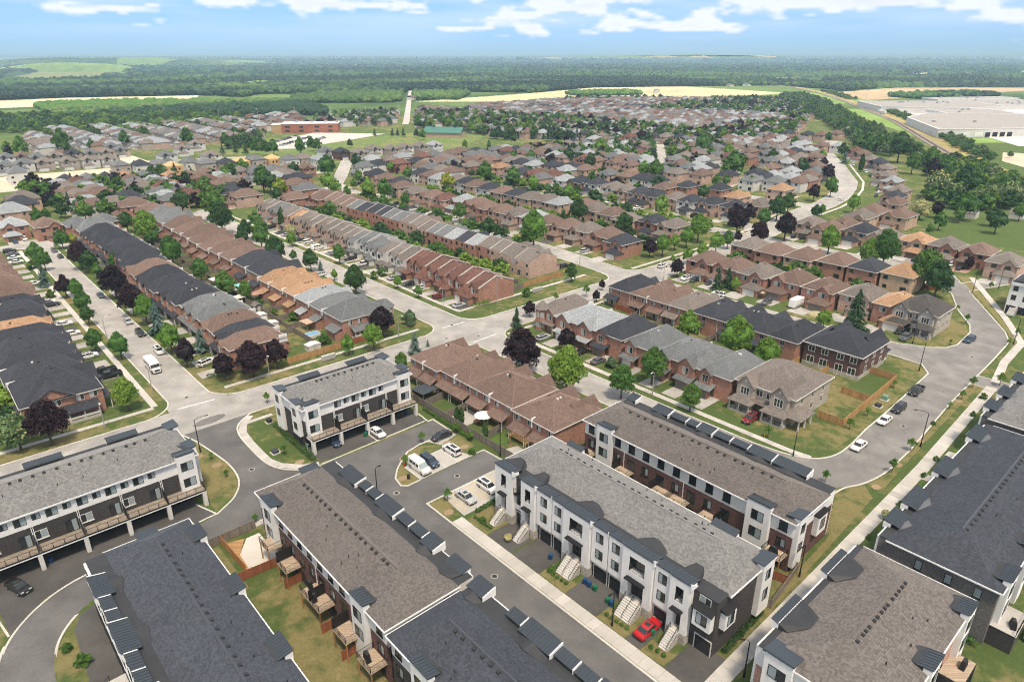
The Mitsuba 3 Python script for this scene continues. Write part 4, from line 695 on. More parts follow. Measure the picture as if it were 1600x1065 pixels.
        ent('garage_door', f(bx(-1.3 - c, 1.1 - c, -hd - 2.67, -hd - 2.6, .05, 2.25)), 'plain', rng.choice(['doorwhite', 'doorgrey', 'doorbrown']), k)
        wins(k, f, [(c - .8, c + .8, 3.8, 5.3)], -hd - .8, -1, near); wins(k, f, [(-hw + .7, -hw + 1.7, 4.1, 5.3), (hw - 1.9, hw - .7, 4.1, 5.3), (-hw + .6, -hw + 1.6, 1, 2.2), (.6, 2.3, .2, 2.3)], hd, 1, near)
    elif kind in ('brow', 'brow2', 'brow3'):
        rise = 3.2 if kind != 'brow3' else 2.9; ent('roof', f(hip(-hw, hw, -hd, hd, he, rise, over=.35)), 'shingle', rc, k); trim(-hw, hw, -hd, hd, he, .33)
        for s_ in ((-1, 1) if w > 9 else (-1,)):
            c = s_ * w * .25; gw = min(4.4, w * .38)
            ent('gable_bay', f(bx(c - gw / 2, c + gw / 2, -hd - 1.0, -hd + .5, 0 if kind == 'brow' else 2.6, he + .1)), wm, wc, k); ent('gable_roof', f(gable(c - gw / 2, c + gw / 2, -hd - 1.1, -hd + hd * .8, he + .05, gw * .44)), 'shingle', rc, k)
            ent('gable_end', f(tri_end(c - gw / 2, c + gw / 2, -hd - 1.08, he, gw * .42)), wm, wc, k)
            wins(k, f, [(c - .75, c + .75, 3.7, 5.4)], -hd - 1.0, -1, near)
            ent('door', f(bx(c * .18 - .5, c * .18 + .5, -hd - .06, -hd, .1, 2.2)), 'plain', 'doorbrown', k)
            ent('garage', f(bx(c - 1.7, c + 1.7, -hd - 2.2, -hd - .9, 0, 2.55)), wm, wc, k); ent('garage_door', f(bx(c - 1.35, c + 1.35, -hd - 2.27, -hd - 2.2, .05, 2.2)), 'plain', rng.choice(['doorwhite', 'doorgrey', 'doorbrown']), k)
            ent('porch_roof', f(shed(c - 2.1, c + 2.4, -hd - 2.7, -hd, 2.65, 3.35)), 'shingle', rc, k)
        for s_ in ((-1, 1) if w > 9 else (1,)):
            c = s_ * w * .25
            ent('rear_roof', f((lambda m: (m[0] * np.array([1, -1, 1]), m[1][:, ::-1]))(shed(c - 2.4, c + 2.4, -hd - 2.0, -hd, 2.75, 3.6))), 'shingle', rc, k)
            wins(k, f, [(c - 2.6, c - 1.5, 4.2, 5.3), (c + .8, c + 2.0, 4.2, 5.3), (c - .9, c + .9, .2, 2.2), (c + 1.6, c + 2.6, .9, 2.1)], hd, 1, near)
            for q in (c - 2.3, c + 2.3): ent('porch_post', f(bx(q - .07, q + .07, hd + 1.8, hd + 1.94, 0, 2.7)), 'plain', 'offwhite', k)
        if w > 9: ent('party_wall', f(bx(-.1, .1, hd - 2.2, hd + .45, 4.3, he + .45)), 'plain', 'white', k)
        ent('downspout', f(bx(hw - .25, hw - .13, hd, hd + .1, 0, he - .2)), 'plain', 'offwhite', k)
    else:
        rise = min(w, d) / 2 * rng.uniform(.56, .66); ent('roof', f(hip(-hw, hw, -hd, hd, he, rise, over=.4)), 'shingle', rc, k); trim(-hw, hw, -hd, hd, he)
        s_ = rng.choice((-1, 1)); c = s_ * w * .22; gw = w * .40
        ent('gable_bay', f(bx(c - gw / 2, c + gw / 2, -hd - .8, -hd + .5, 2.7, he + .1)), wm, wc, k); ent('gable_roof', f(gable(c - gw / 2, c + gw / 2, -hd - .9, -hd + hd * .75, he + .05, gw * .44)), 'shingle', rc, k); ent('gable_end', f(tri_end(c - gw / 2, c + gw / 2, -hd - .86, he, gw * .42)), wm, wc, k)
        g0, g1 = (-hw, hw * .25) if s_ < 0 else (-hw * .25, hw); gd = 3.6
        ent('garage', f(bx(g0, g1, -hd - gd, -hd, 0, 2.75)), wm, wc, k); ent('garage_roof', f(hip(g0, g1, -hd - gd, -hd + .8, 2.75, 1.5, over=.35)), 'shingle', rc, k)
        gm = (g0 + g1) / 2; ent('garage_door', f(bx(gm - 2.1, gm + 2.1, -hd - gd - .07, -hd - gd, .05, 2.25)), 'plain', 'black' if kind == 'new' else rng.choice(['doorwhite', 'doorgrey', 'doorbrown', 'doorwhite']), k)
        ent('door', f(bx(-c - .55, -c + .55, -hd - .06, -hd, .2, 2.4)), 'plain', 'doorbrown', k)
        wins(k, f, [(c - 1.0, c + 1.0, 3.7, 5.5)], -hd - .8, -1, near); wins(k, f, [(-c - .8, -c + .8, 3.9, 5.3)], -hd, -1, near)
        wins(k, f, [(-hw + 1, -hw + 2.3, 4, 5.3), (hw - 2.4, hw - 1, 4, 5.3), (-hw + 1.2, -hw + 3.2, .4, 2.4), (hw - 2.6, hw - 1.2, .9, 2.2)], hd, 1, near)
        class Q:
            def __call__(s, m): return f((m[0][:, [1, 0, 2]], m[1][:, ::-1]))
        for sd in (-1, 1): wins(k, Q(), [(-hd + 2.2, -hd + 3.2, 4.1, 5.3), (hd - 3.4, hd - 2.4, 4.1, 5.3)], sd * hw, sd, near)
        if kind == 'new': ent('attic_window', f(bx(c - .5, c + .5, -hd - .9, -hd - .86, he + .2, he + 1.2)), 'glass', 'glass', k)
    if near and kind != 'frame':
        H2 = np.array([hw, hd]); lx = w > d; h_ = min(hw, hd); rz_ = {'brow': 3.2, 'brow2': 3.2, 'brow3': 2.9, 'town': 2.7}.get(kind) or rise; zt_ = he + rz_
        if kind == 'town': ent('ridge_cap', f(tube([[-hw, 0, zt_ + .0], [hw, 0, zt_ + .0]], .11, 4)), 'shingle', 'cap_' + roof, k, seed=.6)
        else:
            rl = max(0, max(hw, hd) - h_ * .92); e1, e2 = ([rl, 0], [-rl, 0]) if lx else ([0, rl], [0, -rl]); o_ = .3
            ms = [tube([[*e1, zt_], [*e2, zt_]], .10, 4)] if rl > .2 else []
            for (e, sg) in ((e1, 1), (e2, -1)):
                for q in (-1, 1):
                    cx, cy = (sg * (hw + o_), q * (hd + o_)) if lx else (q * (hw + o_), sg * (hd + o_)); ms.append(tube([[*e, zt_], [cx, cy, he - rz_ / h_ * o_ + .01]], .09, 4))
            ent('ridge_cap', f(cat(*ms)), 'shingle', 'cap_' + roof, k, seed=.6)
    if near:
        for i in range(rng.choice((2, 3, 4))):
            if kind == 'town': vv = rng.uniform(.8, 1.4); z = he + 2.7 * (1 - vv / hd)
            else: vv = None
            if kind == 'town': ent('roof_vent', f(bx(-hw + 1 + i * 1.1, -hw + 1.4 + i * 1.1, vv - .2, vv + .2, z - .1, z + .3)), 'plain', 'charcoal', k)
            else:
                lx = w > d; h_ = min(hw, hd); t = rng.uniform(-.5, .5) * (abs(hw - hd) + .8); off = rng.uniform(.5, .9); rz = {'brow': 3.2, 'brow2': 3.2, 'brow3': 2.9}.get(kind, None) or rise
                z = he + rz * (1 - off / h_) - .06; px, py = (t, off) if lx else (off * rng.choice((-1, 1)), t)
                ent('roof_vent', f(bx(px - .2, px + .2, py - .2, py + .2, z - .12, z + .26)), 'plain', rng.choice(['charcoal', 'charcoal', 'offwhite']), k)
    return k
ROWS = {'bus_west': 'west side of the bus street', 'bus_east': 'east side of the bus street', 'mid_west': 'west side of the middle street', 'mid_east': 'east side of the middle street', 'back_east': 'row behind the middle street', 'brick_west': 'row behind the estate parking', 'brick_east': 'tower house row', 'court_west': 'near side of the trailer court', 'court_east': 'far side of the trailer court', 'lane_west': 'row backing on the court', 'lane_east': 'last row before the meadow', 'curve_east': 'outside of the far bend', 'curve_west': 'inside of the far bend', 'hill_row': 'corner inside the main bend', 'hill_back': 'second row inside the bend', 'front_row': 'first row past the crossing', 'second_row': 'second row past the crossing', 'third_row': 'third row past the crossing', 'fourth_row': 'fourth row past the crossing', 'fifth_row': 'fifth row past the crossing', 'sixth_row': 'sixth row past the crossing', 'north_curve': 'cluster left of the bend', 'new_row': 'rear of the building site', 'site_row': 'building site row', 'site_front': 'row before the school field', 'bay_row': 'row below the building site', 'park_row': 'new row beside the hall', 'west_corner': 'end of the bus street', 'west_back': 'cluster past the bus street', 'mid_north': 'end of the middle street'}
HOUSES = [('semi',14.8,183.5,8.98,15.5,'E','k','r','bus_west'), ('semi',14.8,192.5,8.28,15.5,'E','k','r','bus_west'), ('semi',15.2,201.5,8.98,15.5,'E','k','r','bus_west'), ('semi',15.2,210,7.28,15.5,'E','k','r','bus_west'), ('semi',14.3,217.5,6.98,15.5,'E','t','r','bus_west'), ('semi',14.3,225.5,8.28,15.5,'E','k','r','bus_west'),
('semi',15.7,234.5,8.98,15.5,'E','k','r','bus_west'), ('semi',15.7,242.5,6.28,15.5,'E','k','r','bus_west'), ('semi',15.7,250.5,8.98,15.5,'E','n','r','bus_west'), ('semi',15.7,259.5,8.28,15.5,'E','n','r','bus_west'), ('semi',14.8,268.5,8.98,15.5,'E','n','r','bus_west'), ('semi',14.8,277.5,8.28,15.5,'E','n','r','bus_west'),
('semi',14.3,286.5,8.98,15.5,'E','n','r','bus_west'), ('semi',14.3,295.5,8.28,15.5,'E','n','r','bus_west'), ('semi',14.3,304.5,8.98,15.5,'E','n','r','bus_west'), ('semi',14.3,313.5,8.28,15.5,'E','n','r','bus_west'), ('semi',14.3,322.5,8.98,15.5,'E','u','b','bus_west'), ('semi',59.3,168,7.28,14.5,'W','n','r','bus_east'),
('semi',60.7,176,7.98,14.5,'W','k','r','bus_east'), ('semi',60.7,184.5,8.28,14.5,'W','n','r','bus_east'), ('semi',61.2,193.5,8.98,14.5,'W','g','r','bus_east'), ('semi',61.2,203,9.28,14.5,'W','g','r','bus_east'), ('semi',60.2,212.5,8.98,14.5,'W','k','r','bus_east'), ('semi',60.2,221.5,8.28,14.5,'W','k','r','bus_east'),
('semi',59.3,231,9.98,14.5,'W','k','r','bus_east'), ('semi',59.3,242,11.28,14.5,'W','k','r','bus_east'), ('semi',59.8,254,11.98,14.5,'W','n','r','bus_east'), ('semi',59.8,265,9.28,14.5,'W','k','r','bus_east'), ('semi',61.2,275,9.98,14.5,'W','k','r','bus_east'), ('semi',61.2,285,9.28,14.5,'W','k','r','bus_east'),
('semi',61.2,295,9.98,14.5,'W','k','r','bus_east'), ('semi',61.2,305,9.28,14.5,'W','k','r','bus_east'), ('semi',60.2,315,9.98,14.5,'W','k','r','bus_east'), ('semi',60.2,326,11.28,14.5,'W','k','r','bus_east'), ('semi',60.2,338,11.98,14.5,'W','g','r','bus_east'), ('semi',90.8,180.5,8.28,14.5,'E','g','r','mid_west'),
('semi',90.4,189,7.98,14.5,'E','w','r','mid_west'), ('semi',90.4,197.5,8.28,14.5,'E','t','r','mid_west'), ('semi',89.9,206.5,8.98,14.5,'E','t','r','mid_west'), ('semi',89.9,215.5,8.28,14.5,'E','t','r','mid_west'), ('semi',90.8,226,11.98,14.5,'E','k','r','mid_west'), ('semi',90.8,238.5,12.28,14.5,'E','k','r','mid_west'),
('semi',90.4,250.5,10.98,14.5,'E','n','r','mid_west'), ('semi',90.4,261.5,10.28,14.5,'E','n','r','mid_west'), ('semi',89.9,272.5,10.98,14.5,'E','n','r','mid_west'), ('semi',89.9,283.5,10.28,14.5,'E','n','r','mid_west'), ('semi',90.8,294.5,10.98,14.5,'E','n','r','mid_west'), ('semi',90.8,306,11.28,14.5,'E','n','r','mid_west'),
('semi',90.8,318,11.98,14.5,'E','n','r','mid_west'), ('semi',90.8,331,13.28,14.5,'E','g','r','mid_west'), ('semi',90.4,345,13.98,14.5,'E','g','r','mid_west'), ('town',138.1,165,5.98,15,'W','r','r','mid_east'), ('town',138.1,171,5.98,15,'W','r','r','mid_east'), ('town',138.1,177,5.98,15,'W','r','r','mid_east'),
('town',138.5,183,4.98,15,'W','r','r','mid_east'), ('town',138.5,189,5.98,15,'W','r','r','mid_east'), ('town',138.5,195,5.98,15,'W','r','r','mid_east'), ('town',138.5,201,5.98,15,'W','r','r','mid_east'), ('town',138.5,207,5.98,15,'W','u','w','mid_east'), ('town',138.5,213,4.98,15,'W','u','w','mid_east'),
('town',137.6,219,5.98,15,'W','u','w','mid_east'), ('town',137.6,225,5.98,15,'W','g','w','mid_east'), ('town',139.5,231,5.98,15,'W','g','w','mid_east'), ('town',139.5,237,5.98,15,'W','g','w','mid_east'), ('town',138.5,243,4.98,15,'W','g','w','mid_east'), ('town',138.5,249,5.98,15,'W','u','b','mid_east'),
('town',139,255,5.98,15,'W','u','b','mid_east'), ('town',139,261,5.98,15,'W','u','b','mid_east'), ('town',139.5,267,5.98,15,'W','u','b','mid_east'), ('town',139.5,273,4.98,15,'W','u','b','mid_east'), ('town',138.1,279,5.98,15,'W','u','b','mid_east'), ('town',138.1,285,5.98,15,'W','u','b','mid_east'),
('town',138.1,291,5.98,15,'W','u','b','mid_east'), ('town',138.1,297,5.98,15,'W','t','b','mid_east'), ('town',138.1,303,4.98,15,'W','u','b','mid_east'), ('town',138.1,309,5.98,15,'W','u','b','mid_east'), ('town',139,315,5.98,15,'W','g','b','mid_east'), ('town',139,321,5.98,15,'W','g','b','mid_east'),
('town',138.5,327,5.98,15,'W','u','b','mid_east'), ('town',138.5,333.5,5.98,15,'W','u','b','mid_east'), ('town',169.1,176,7.98,14,'E','u','b','back_east'), ('town',169.1,184,7.98,14,'E','u','b','back_east'), ('town',171,192,7.98,14,'E','u','b','back_east'), ('town',171,200,7.98,14,'E','u','r','back_east'),
('town',170,207.5,5.98,14,'E','w','r','back_east'), ('town',170,214,5.98,14,'E','k','r','back_east'), ('town',169.1,220,5.98,14,'E','w','r','back_east'), ('town',169.1,226.5,6.98,14,'E','g','r','back_east'), ('town',170,233.5,6.98,14,'E','g','r','back_east'), ('town',170,240.5,5.98,14,'E','u','b','back_east'),
('town',171,247.5,6.98,14,'E','u','b','back_east'), ('town',171,254.5,6.98,14,'E','u','b','back_east'), ('town',170,261.5,6.98,14,'E','g','r','back_east'), ('town',170,268.5,6.98,14,'E','g','r','back_east'), ('town',171,276,6.98,14,'E','k','r','back_east'), ('town',171,284,7.98,14,'E','k','r','back_east'),
('town',169.6,292,7.98,14,'E','k','r','back_east'), ('town',169.6,300,7.98,14,'E','g','r','back_east'), ('town',170.5,308,7.98,14,'E','n','b','back_east'), ('town',170.5,316,6.98,14,'E','n','b','back_east'), ('town',170.5,324,7.98,14,'E','n','b','back_east'), ('town',170.5,332,7.98,14,'E','n','b','back_east'),
('town',171,340,7.98,14,'E','n','b','back_east'), ('brow',91.2,88.1,12.18,13.5,'E','n','r','brick_west'), ('brow',91.5,102.2,14.38,13,'E','n','r','brick_west'), ('brow',91.5,114.7,10.58,13,'E','n','r','brick_west'), ('brow',90.5,125.9,11.18,13,'E','n','r','brick_west'), ('brow2',138.5,107.8,8.48,15,'W','k','r','brick_east'),
('brow2',138.5,120,15.98,15,'W','w','r','brick_east'), ('brow2',138.5,75.5,7.98,15,'W','g','r','brick_east'), ('brow2',138.5,86.5,13.98,15,'W','g','r','brick_east'), ('brow2',138.5,97.8,8.48,15,'W','g','r','brick_east'), ('brow3',170.2,76,7.98,14.5,'E','k','r','court_west'), ('brow3',170.2,87.8,15.58,14.5,'E','k','r','court_west'),
('brow3',170.2,99.8,8.38,14.5,'E','k','r','court_west'), ('brow3',170.2,108.5,8.98,14.5,'E','u','r','court_west'), ('brow3',170.2,120,13.98,14.5,'E','n','r','court_west'), ('brow3',170.2,131.2,8.48,14.5,'E','k','r','court_west'), ('det',215.4,133,10,12.5,'W','n','r','court_east'), ('det',215.4,122,10,12.5,'W','n','r','court_east'),
('det',213.6,111,10,12.5,'W','u','r','court_east'), ('det',216.1,100,10,12.5,'W','n','r','court_east'), ('det',215.5,89,10,12.5,'W','n','r','court_east'), ('det',218.1,78,10,12.5,'W','u','b','court_east'), ('det',216,67,10,12.5,'W','t','r','court_east'), ('det',246.1,133.4,10,12.5,'E','u','r','lane_west'),
('det',244.2,122.4,10,12.5,'E','n','r','lane_west'), ('det',245.7,111.4,10,12.5,'E','n','t','lane_west'), ('det',249,100.4,10,12.5,'E','n','r','lane_west'), ('det',249.1,89.4,10,12.5,'E','k','r','lane_west'), ('det',250.4,78.4,10,12.5,'E','t','t','lane_west'), ('det',296.6,125.7,10,12.5,'W','n','b','lane_east'),
('det',304,114.7,10,12.5,'W','k','b','lane_east'), ('det',300.3,103.7,10,12.5,'W','u','t','lane_east'), ('det',303.4,92.7,10,12.5,'W','t','t','lane_east'), ('det',303,81.7,10,12.5,'W','u','r','lane_east'), ('det',303.2,70.4,10,12.5,'W','n','r','lane_east'), ('det',293.8,59.2,10,12.5,'W','u','b','lane_east'),
('det',301.6,136.5,9.6,12.5,'W','u','b','lane_east'), ('det',309.9,125.5,9.6,12.5,'W','n','b','lane_east'), ('det',331.5,127.3,11,14,'W','u','t','curve_east'), ('det',346.3,128.1,11,14,'W','n','t','curve_east'), ('det',348.2,116.1,11,14,'W','n','t','curve_east'), ('det',571,232.3,9.6,12.5,'W','r','b','curve_east'),
('det',557.6,221.7,9.6,12.5,'W','n','b','curve_east'), ('det',532.6,205.1,9.6,12.5,'W','u','b','curve_east'), ('det',520.1,194.6,9.6,12.5,'W','k','b','curve_east'), ('det',495.6,180.1,9.6,12.5,'W','u','b','curve_east'), ('det',462.6,167.2,9.6,12.5,'W','u','b','curve_east'), ('det',443.8,156.2,9.6,12.5,'W','w','b','curve_east'),
('det',413.6,141.2,9.6,12.5,'W','u','b','curve_east'), ('det',394.5,136.3,9.6,12.5,'W','k','b','curve_east'), ('det',375.5,129,9.6,12.5,'W','n','b','curve_east'), ('det',369.8,187.4,10,12.5,'E','t','b','curve_west'), ('det',426.8,199.2,10,12.5,'E','n','r','curve_west'), ('det',435.4,215.8,10,12.5,'E','w','w','curve_west'),
('det',439,232.1,10,12.5,'E','n','r','curve_west'), ('det',391.9,202.6,10,12.5,'E','g','w','curve_west'), ('det',385,214.2,10,12.5,'E','g','w','curve_west'), ('det',393,235.3,10,12.5,'E','k','b','curve_west'), ('det',380.4,246.6,10,12.5,'E','n','b','curve_west'), ('det',321.8,173.2,9.6,12.5,'W','u','b','hill_row'),
('det',307.5,178.5,9.6,12.5,'W','k','b','hill_row'), ('det',306.9,190.4,9.6,12.5,'W','k','b','hill_row'), ('det',303.7,201.1,9.6,12.5,'W','k','w','hill_row'), ('det',305.9,211.9,9.6,12.5,'W','u','b','hill_row'), ('det',251.4,184.9,9.6,12.5,'W','k','r','hill_row'), ('det',252,174.3,9.6,12.5,'W','u','b','hill_row'),
('det',301.7,222.5,9.6,12.5,'W','k','b','hill_row'), ('det',332,192.2,9.6,12.5,'E','t','b','hill_back'), ('det',345.6,211.3,9.6,12.5,'E','k','r','hill_back'), ('det',339.1,228.7,9.6,12.5,'E','k','r','hill_back'), ('det',325.8,234.8,9.6,12.5,'E','n','r','hill_back'), ('det',341.6,251.4,9.6,12.5,'E','k','w','hill_back'),
('det',213,171,9.6,12.5,'W','k','r','front_row'), ('det',217.1,182.4,9.6,12.5,'W','n','r','front_row'), ('det',217.5,194.3,9.6,12.5,'W','u','b','front_row'), ('det',216.9,204.9,9.6,12.5,'W','n','b','front_row'), ('det',215.6,215.5,9.6,12.5,'W','n','b','front_row'), ('det',217.4,226.5,9.6,12.5,'W','w','b','front_row'),
('det',215.7,237.1,9.6,12.5,'W','u','b','front_row'), ('det',216.5,247.7,9.6,12.5,'W','n','b','front_row'), ('det',218,268.8,9.6,12.5,'W','n','r','front_row'), ('det',215,258.2,9.6,12.5,'W','n','r','front_row'), ('det',217.7,279.4,9.6,12.5,'W','w','r','front_row'), ('det',213.7,290.3,9.6,12.5,'W','r','b','front_row'),
('det',214.1,302.5,9.6,12.5,'W','n','b','front_row'), ('det',212.9,316.8,9.6,12.5,'W','u','b','front_row'), ('det',216.9,336.8,9.6,12.5,'W','n','b','front_row'), ('det',222.9,348.2,9.6,12.5,'W','k','b','front_row'), ('det',224.8,366.5,9.6,12.5,'W','n','b','front_row'), ('det',229.5,385.5,9.6,12.5,'W','k','b','front_row'),
('det',239.6,418.6,9.6,12.5,'W','g','w','front_row'), ('det',252.9,421.4,9.6,12.5,'W','k','w','front_row'), ('det',262.5,446.5,9.6,12.5,'W','w','w','front_row'), ('det',245.9,195.5,9.6,12.5,'E','u','b','second_row'), ('det',248.9,207.1,9.6,12.5,'E','n','b','second_row'), ('det',250.8,219,9.6,12.5,'E','u','b','second_row'),
('det',255,229.8,9.6,12.5,'E','n','b','second_row'), ('det',249.4,242.2,9.6,12.5,'E','w','b','second_row'), ('det',250.7,252.8,9.6,12.5,'E','u','b','second_row'), ('det',249,263.4,9.6,12.5,'E','u','b','second_row'), ('det',249.5,274.6,9.6,12.5,'E','k','b','second_row'), ('det',249.1,285.1,9.6,12.5,'E','n','b','second_row'),
('det',249.6,297.9,9.6,12.5,'E','k','w','second_row'), ('det',250.6,310.9,9.6,12.5,'E','n','b','second_row'), ('det',252.1,321.4,9.6,12.5,'E','k','w','second_row'), ('det',254.6,334,9.6,12.5,'E','u','b','second_row'), ('det',249.8,344.5,9.6,12.5,'E','w','w','second_row'), ('det',252.9,358.6,9.6,12.5,'E','n','b','second_row'),
('det',253.5,370.1,9.6,12.5,'E','k','w','second_row'), ('det',302.9,233.1,9.6,12.5,'W','k','b','third_row'), ('det',303,243.7,9.6,12.5,'W','u','b','third_row'), ('det',305.8,254.3,9.6,12.5,'W','u','w','third_row'), ('det',306.8,268,9.6,12.5,'W','k','w','third_row'), ('det',304.2,279.2,9.6,12.5,'W','k','r','third_row'),
('det',303.3,290.8,9.6,12.5,'W','w','w','third_row'), ('det',309.9,307.1,9.6,12.5,'W','r','r','third_row'), ('det',305.4,317.7,9.6,12.5,'W','r','r','third_row'), ('det',302.8,328.3,9.6,12.5,'W','k','w','third_row'), ('det',307.8,340.6,9.6,12.5,'W','u','b','third_row'), ('det',306.8,354.7,9.6,12.5,'W','t','b','third_row'),
('det',324.6,386.1,9.6,12.5,'W','n','r','third_row'), ('det',323,398,9.6,12.5,'W','n','r','third_row'), ('det',309.7,393.5,9.6,12.5,'W','n','r','third_row'), ('det',296.4,394.6,9.6,12.5,'W','g','b','third_row'), ('det',294.2,405.2,9.6,12.5,'W','n','r','third_row'), ('det',281,403.2,9.6,12.5,'W','u','w','third_row'),
('det',279.5,413.7,9.6,12.5,'W','k','b','third_row'), ('det',266.2,415.3,9.6,12.5,'W','r','r','third_row'), ('det',271.3,436,9.6,12.5,'W','u','b','third_row'), ('det',340.2,262,9.6,12.5,'E','k','w','fourth_row'), ('det',341.4,273.7,9.6,12.5,'E','n','t','fourth_row'), ('det',339.1,287.5,9.6,12.5,'E','g','b','fourth_row'),
('det',342.2,309.8,9.6,12.5,'E','n','t','fourth_row'), ('det',341.4,323.7,9.6,12.5,'E','k','r','fourth_row'), ('det',339.5,337.5,9.6,12.5,'E','k','b','fourth_row'), ('det',331.8,348,9.6,12.5,'E','w','w','fourth_row'), ('det',345.8,429,9.6,12.5,'E','k','w','fourth_row'), ('det',337.8,439.5,9.6,12.5,'E','n','r','fourth_row'),
('det',324.5,433.3,9.6,12.5,'E','n','b','fourth_row'), ('det',311.2,436.2,9.6,12.5,'E','g','w','fourth_row'), ('det',297.9,433.5,9.6,12.5,'E','r','r','fourth_row'), ('det',284.6,439.9,9.6,12.5,'E','w','w','fourth_row'), ('det',380.4,302.8,9.6,12.5,'W','n','b','fifth_row'), ('det',381,316.7,9.6,12.5,'W','n','b','fifth_row'),
('det',379.3,333.1,9.6,12.5,'W','n','b','fifth_row'), ('det',379.1,343.7,9.6,12.5,'W','r','r','fifth_row'), ('det',418.7,394,9.6,12.5,'W','g','w','fifth_row'), ('det',423.9,420.3,9.6,12.5,'W','n','b','fifth_row'), ('det',384.2,396.2,9.6,12.5,'W','n','w','fifth_row'), ('det',406.9,424.9,9.6,12.5,'W','n','b','fifth_row'),
('det',390.6,419.2,9.6,12.5,'W','n','b','fifth_row'), ('det',363.2,397,9.6,12.5,'W','n','b','fifth_row'), ('det',349.6,396.1,9.6,12.5,'W','k','b','fifth_row'), ('det',336.3,397.9,9.6,12.5,'W','g','b','fifth_row'), ('det',410.9,283.7,9.6,12.5,'W','n','b','fifth_row'), ('det',426.8,299.6,9.6,12.5,'W','g','b','fifth_row'),
('det',447.4,305.7,9.6,12.5,'W','u','b','fifth_row'), ('det',484.3,336.8,9.6,12.5,'W','g','b','fifth_row'), ('det',436,340.2,9.6,12.5,'E','r','b','sixth_row'), ('det',432.5,350.7,9.6,12.5,'E','k','w','sixth_row'), ('det',419.3,348.7,9.6,12.5,'E','w','w','sixth_row'), ('det',460.6,356.6,9.6,12.5,'E','n','b','sixth_row'),
('det',492.4,390.2,9.6,12.5,'E','g','b','sixth_row'), ('det',484,400.8,9.6,12.5,'E','r','b','sixth_row'), ('det',486.8,411.4,9.6,12.5,'E','g','b','sixth_row'), ('det',473.5,411.8,9.6,12.5,'E','n','b','sixth_row'), ('det',483,428.2,9.6,12.5,'E','w','w','sixth_row'), ('det',533.4,264.1,9.6,12.5,'E','k','b','north_curve'),
('det',505.4,245.5,9.6,12.5,'E','u','b','north_curve'), ('det',658.3,335.2,9.6,12.5,'E','k','b','north_curve'), ('det',560.8,299.4,9.6,12.5,'E','n','b','north_curve'), ('det',566.2,316.5,9.6,12.5,'E','n','b','north_curve'), ('det',507.4,287.3,9.6,12.5,'E','n','r','north_curve'), ('det',475.1,270.1,9.6,12.5,'E','n','r','north_curve'),
('det',645.1,346.6,9.6,12.5,'E','g','w','north_curve'), ('det',634.2,357.2,9.6,12.5,'E','n','b','north_curve'), ('det',594.7,256.8,9.6,12.5,'E','w','w','north_curve'), ('det',586.6,267.4,9.6,12.5,'E','n','t','north_curve'), ('det',693.8,303.5,9.6,12.5,'E','n','b','north_curve'), ('det',671.1,307.6,9.6,12.5,'E','n','b','north_curve'),
('det',664.2,318.2,9.6,12.5,'E','k','b','north_curve'), ('det',734.8,311.2,9.6,12.5,'E','u','b','north_curve'), ('new',66.9,638,10,12,'S','g','w','new_row'), ('new',77.6,639.2,10,12,'S','n','s','new_row'), ('new',84.2,623.6,10,12,'S','g','s','new_row'), ('new',96.4,625.6,10,12,'S','u','s','new_row'),
('new',109,631.1,10,12,'S','k','s','new_row'), ('new',119.8,623.3,10,12,'S','g','s','new_row'), ('new',143,661,10,12,'S','g','s','new_row'), ('new',130.6,622.6,10,12,'S','u','s','new_row'), ('new',142.8,630.4,10,12,'S','g','s','new_row'), ('new',59.3,584.7,11,12,'S','g','w','site_row'),
('new',71.1,592,11,12,'S','g','w','site_row'), ('new',82.9,590.1,11,12,'S','u','s','site_row'), ('new',97.1,584.5,11,12,'S','u','s','site_row'), ('new',109.5,581.4,11,12,'S','u','w','site_row'), ('new',121.5,578.8,11,12,'S','u','w','site_row'), ('new',159.2,570.5,12,12,'S','g','w','site_row'),
('new',182.4,606.4,12,12,'S','u','w','site_row'), ('new',201.4,632.4,12,12,'S','u','w','site_row'), ('new',184.2,548.2,12,12,'S','u','w','site_row'), ('new',59.3,535.3,10,12,'N','g','w','site_front'), ('new',116.4,526,10,12,'N','g','s','site_front'), ('new',127.2,517.3,10,12,'N','k','w','site_front'),
('new',138,514.7,10,12,'N','g','w','site_front'), ('new',156.8,509.8,10,12,'N','g','w','site_front'), ('new',162.5,496.8,10,12,'N','g','s','site_front'), ('new',173.3,487.5,10,12,'N','k','s','site_front'), ('new',195.9,492.3,10,12,'N','g','s','site_front'), ('new',213.6,476.3,10,12,'N','g','w','site_front'),
('new',224.3,474.7,10,12,'N','u','s','site_front'), ('new',230.2,461.6,10,12,'N','w','w','site_front'), ('frame',142,500.6,10,12,'N','f','p','site_front'), ('frame',184.1,491.4,10,12,'N','f','p','site_front'), ('frame',207.1,489.3,10,12,'N','f','p','site_front'), ('det',78.5,494.5,9,11,'S','k','w','bay_row'),
('det',89.1,490,9,11,'S','g','w','bay_row'), ('det',98.9,487.7,9,11,'S','k','r','bay_row'), ('det',108.7,484.4,9,11,'S','t','b','bay_row'), ('det',118.5,481.2,9,11,'S','g','w','bay_row'), ('det',120.8,469.2,9,11,'S','k','r','bay_row'), ('det',130.6,466.5,9,11,'S','t','b','bay_row'),
('det',140.4,463.9,9,11,'S','n','w','bay_row'), ('det',150.2,462.1,9,11,'S','n','b','bay_row'), ('det',160,459.9,9,11,'S','n','r','bay_row'), ('det',169.7,454.8,9,11,'S','u','b','bay_row'), ('det',179.5,454.8,9,11,'S','g','b','bay_row'), ('det',189.3,448.1,9,11,'S','g','w','bay_row'),
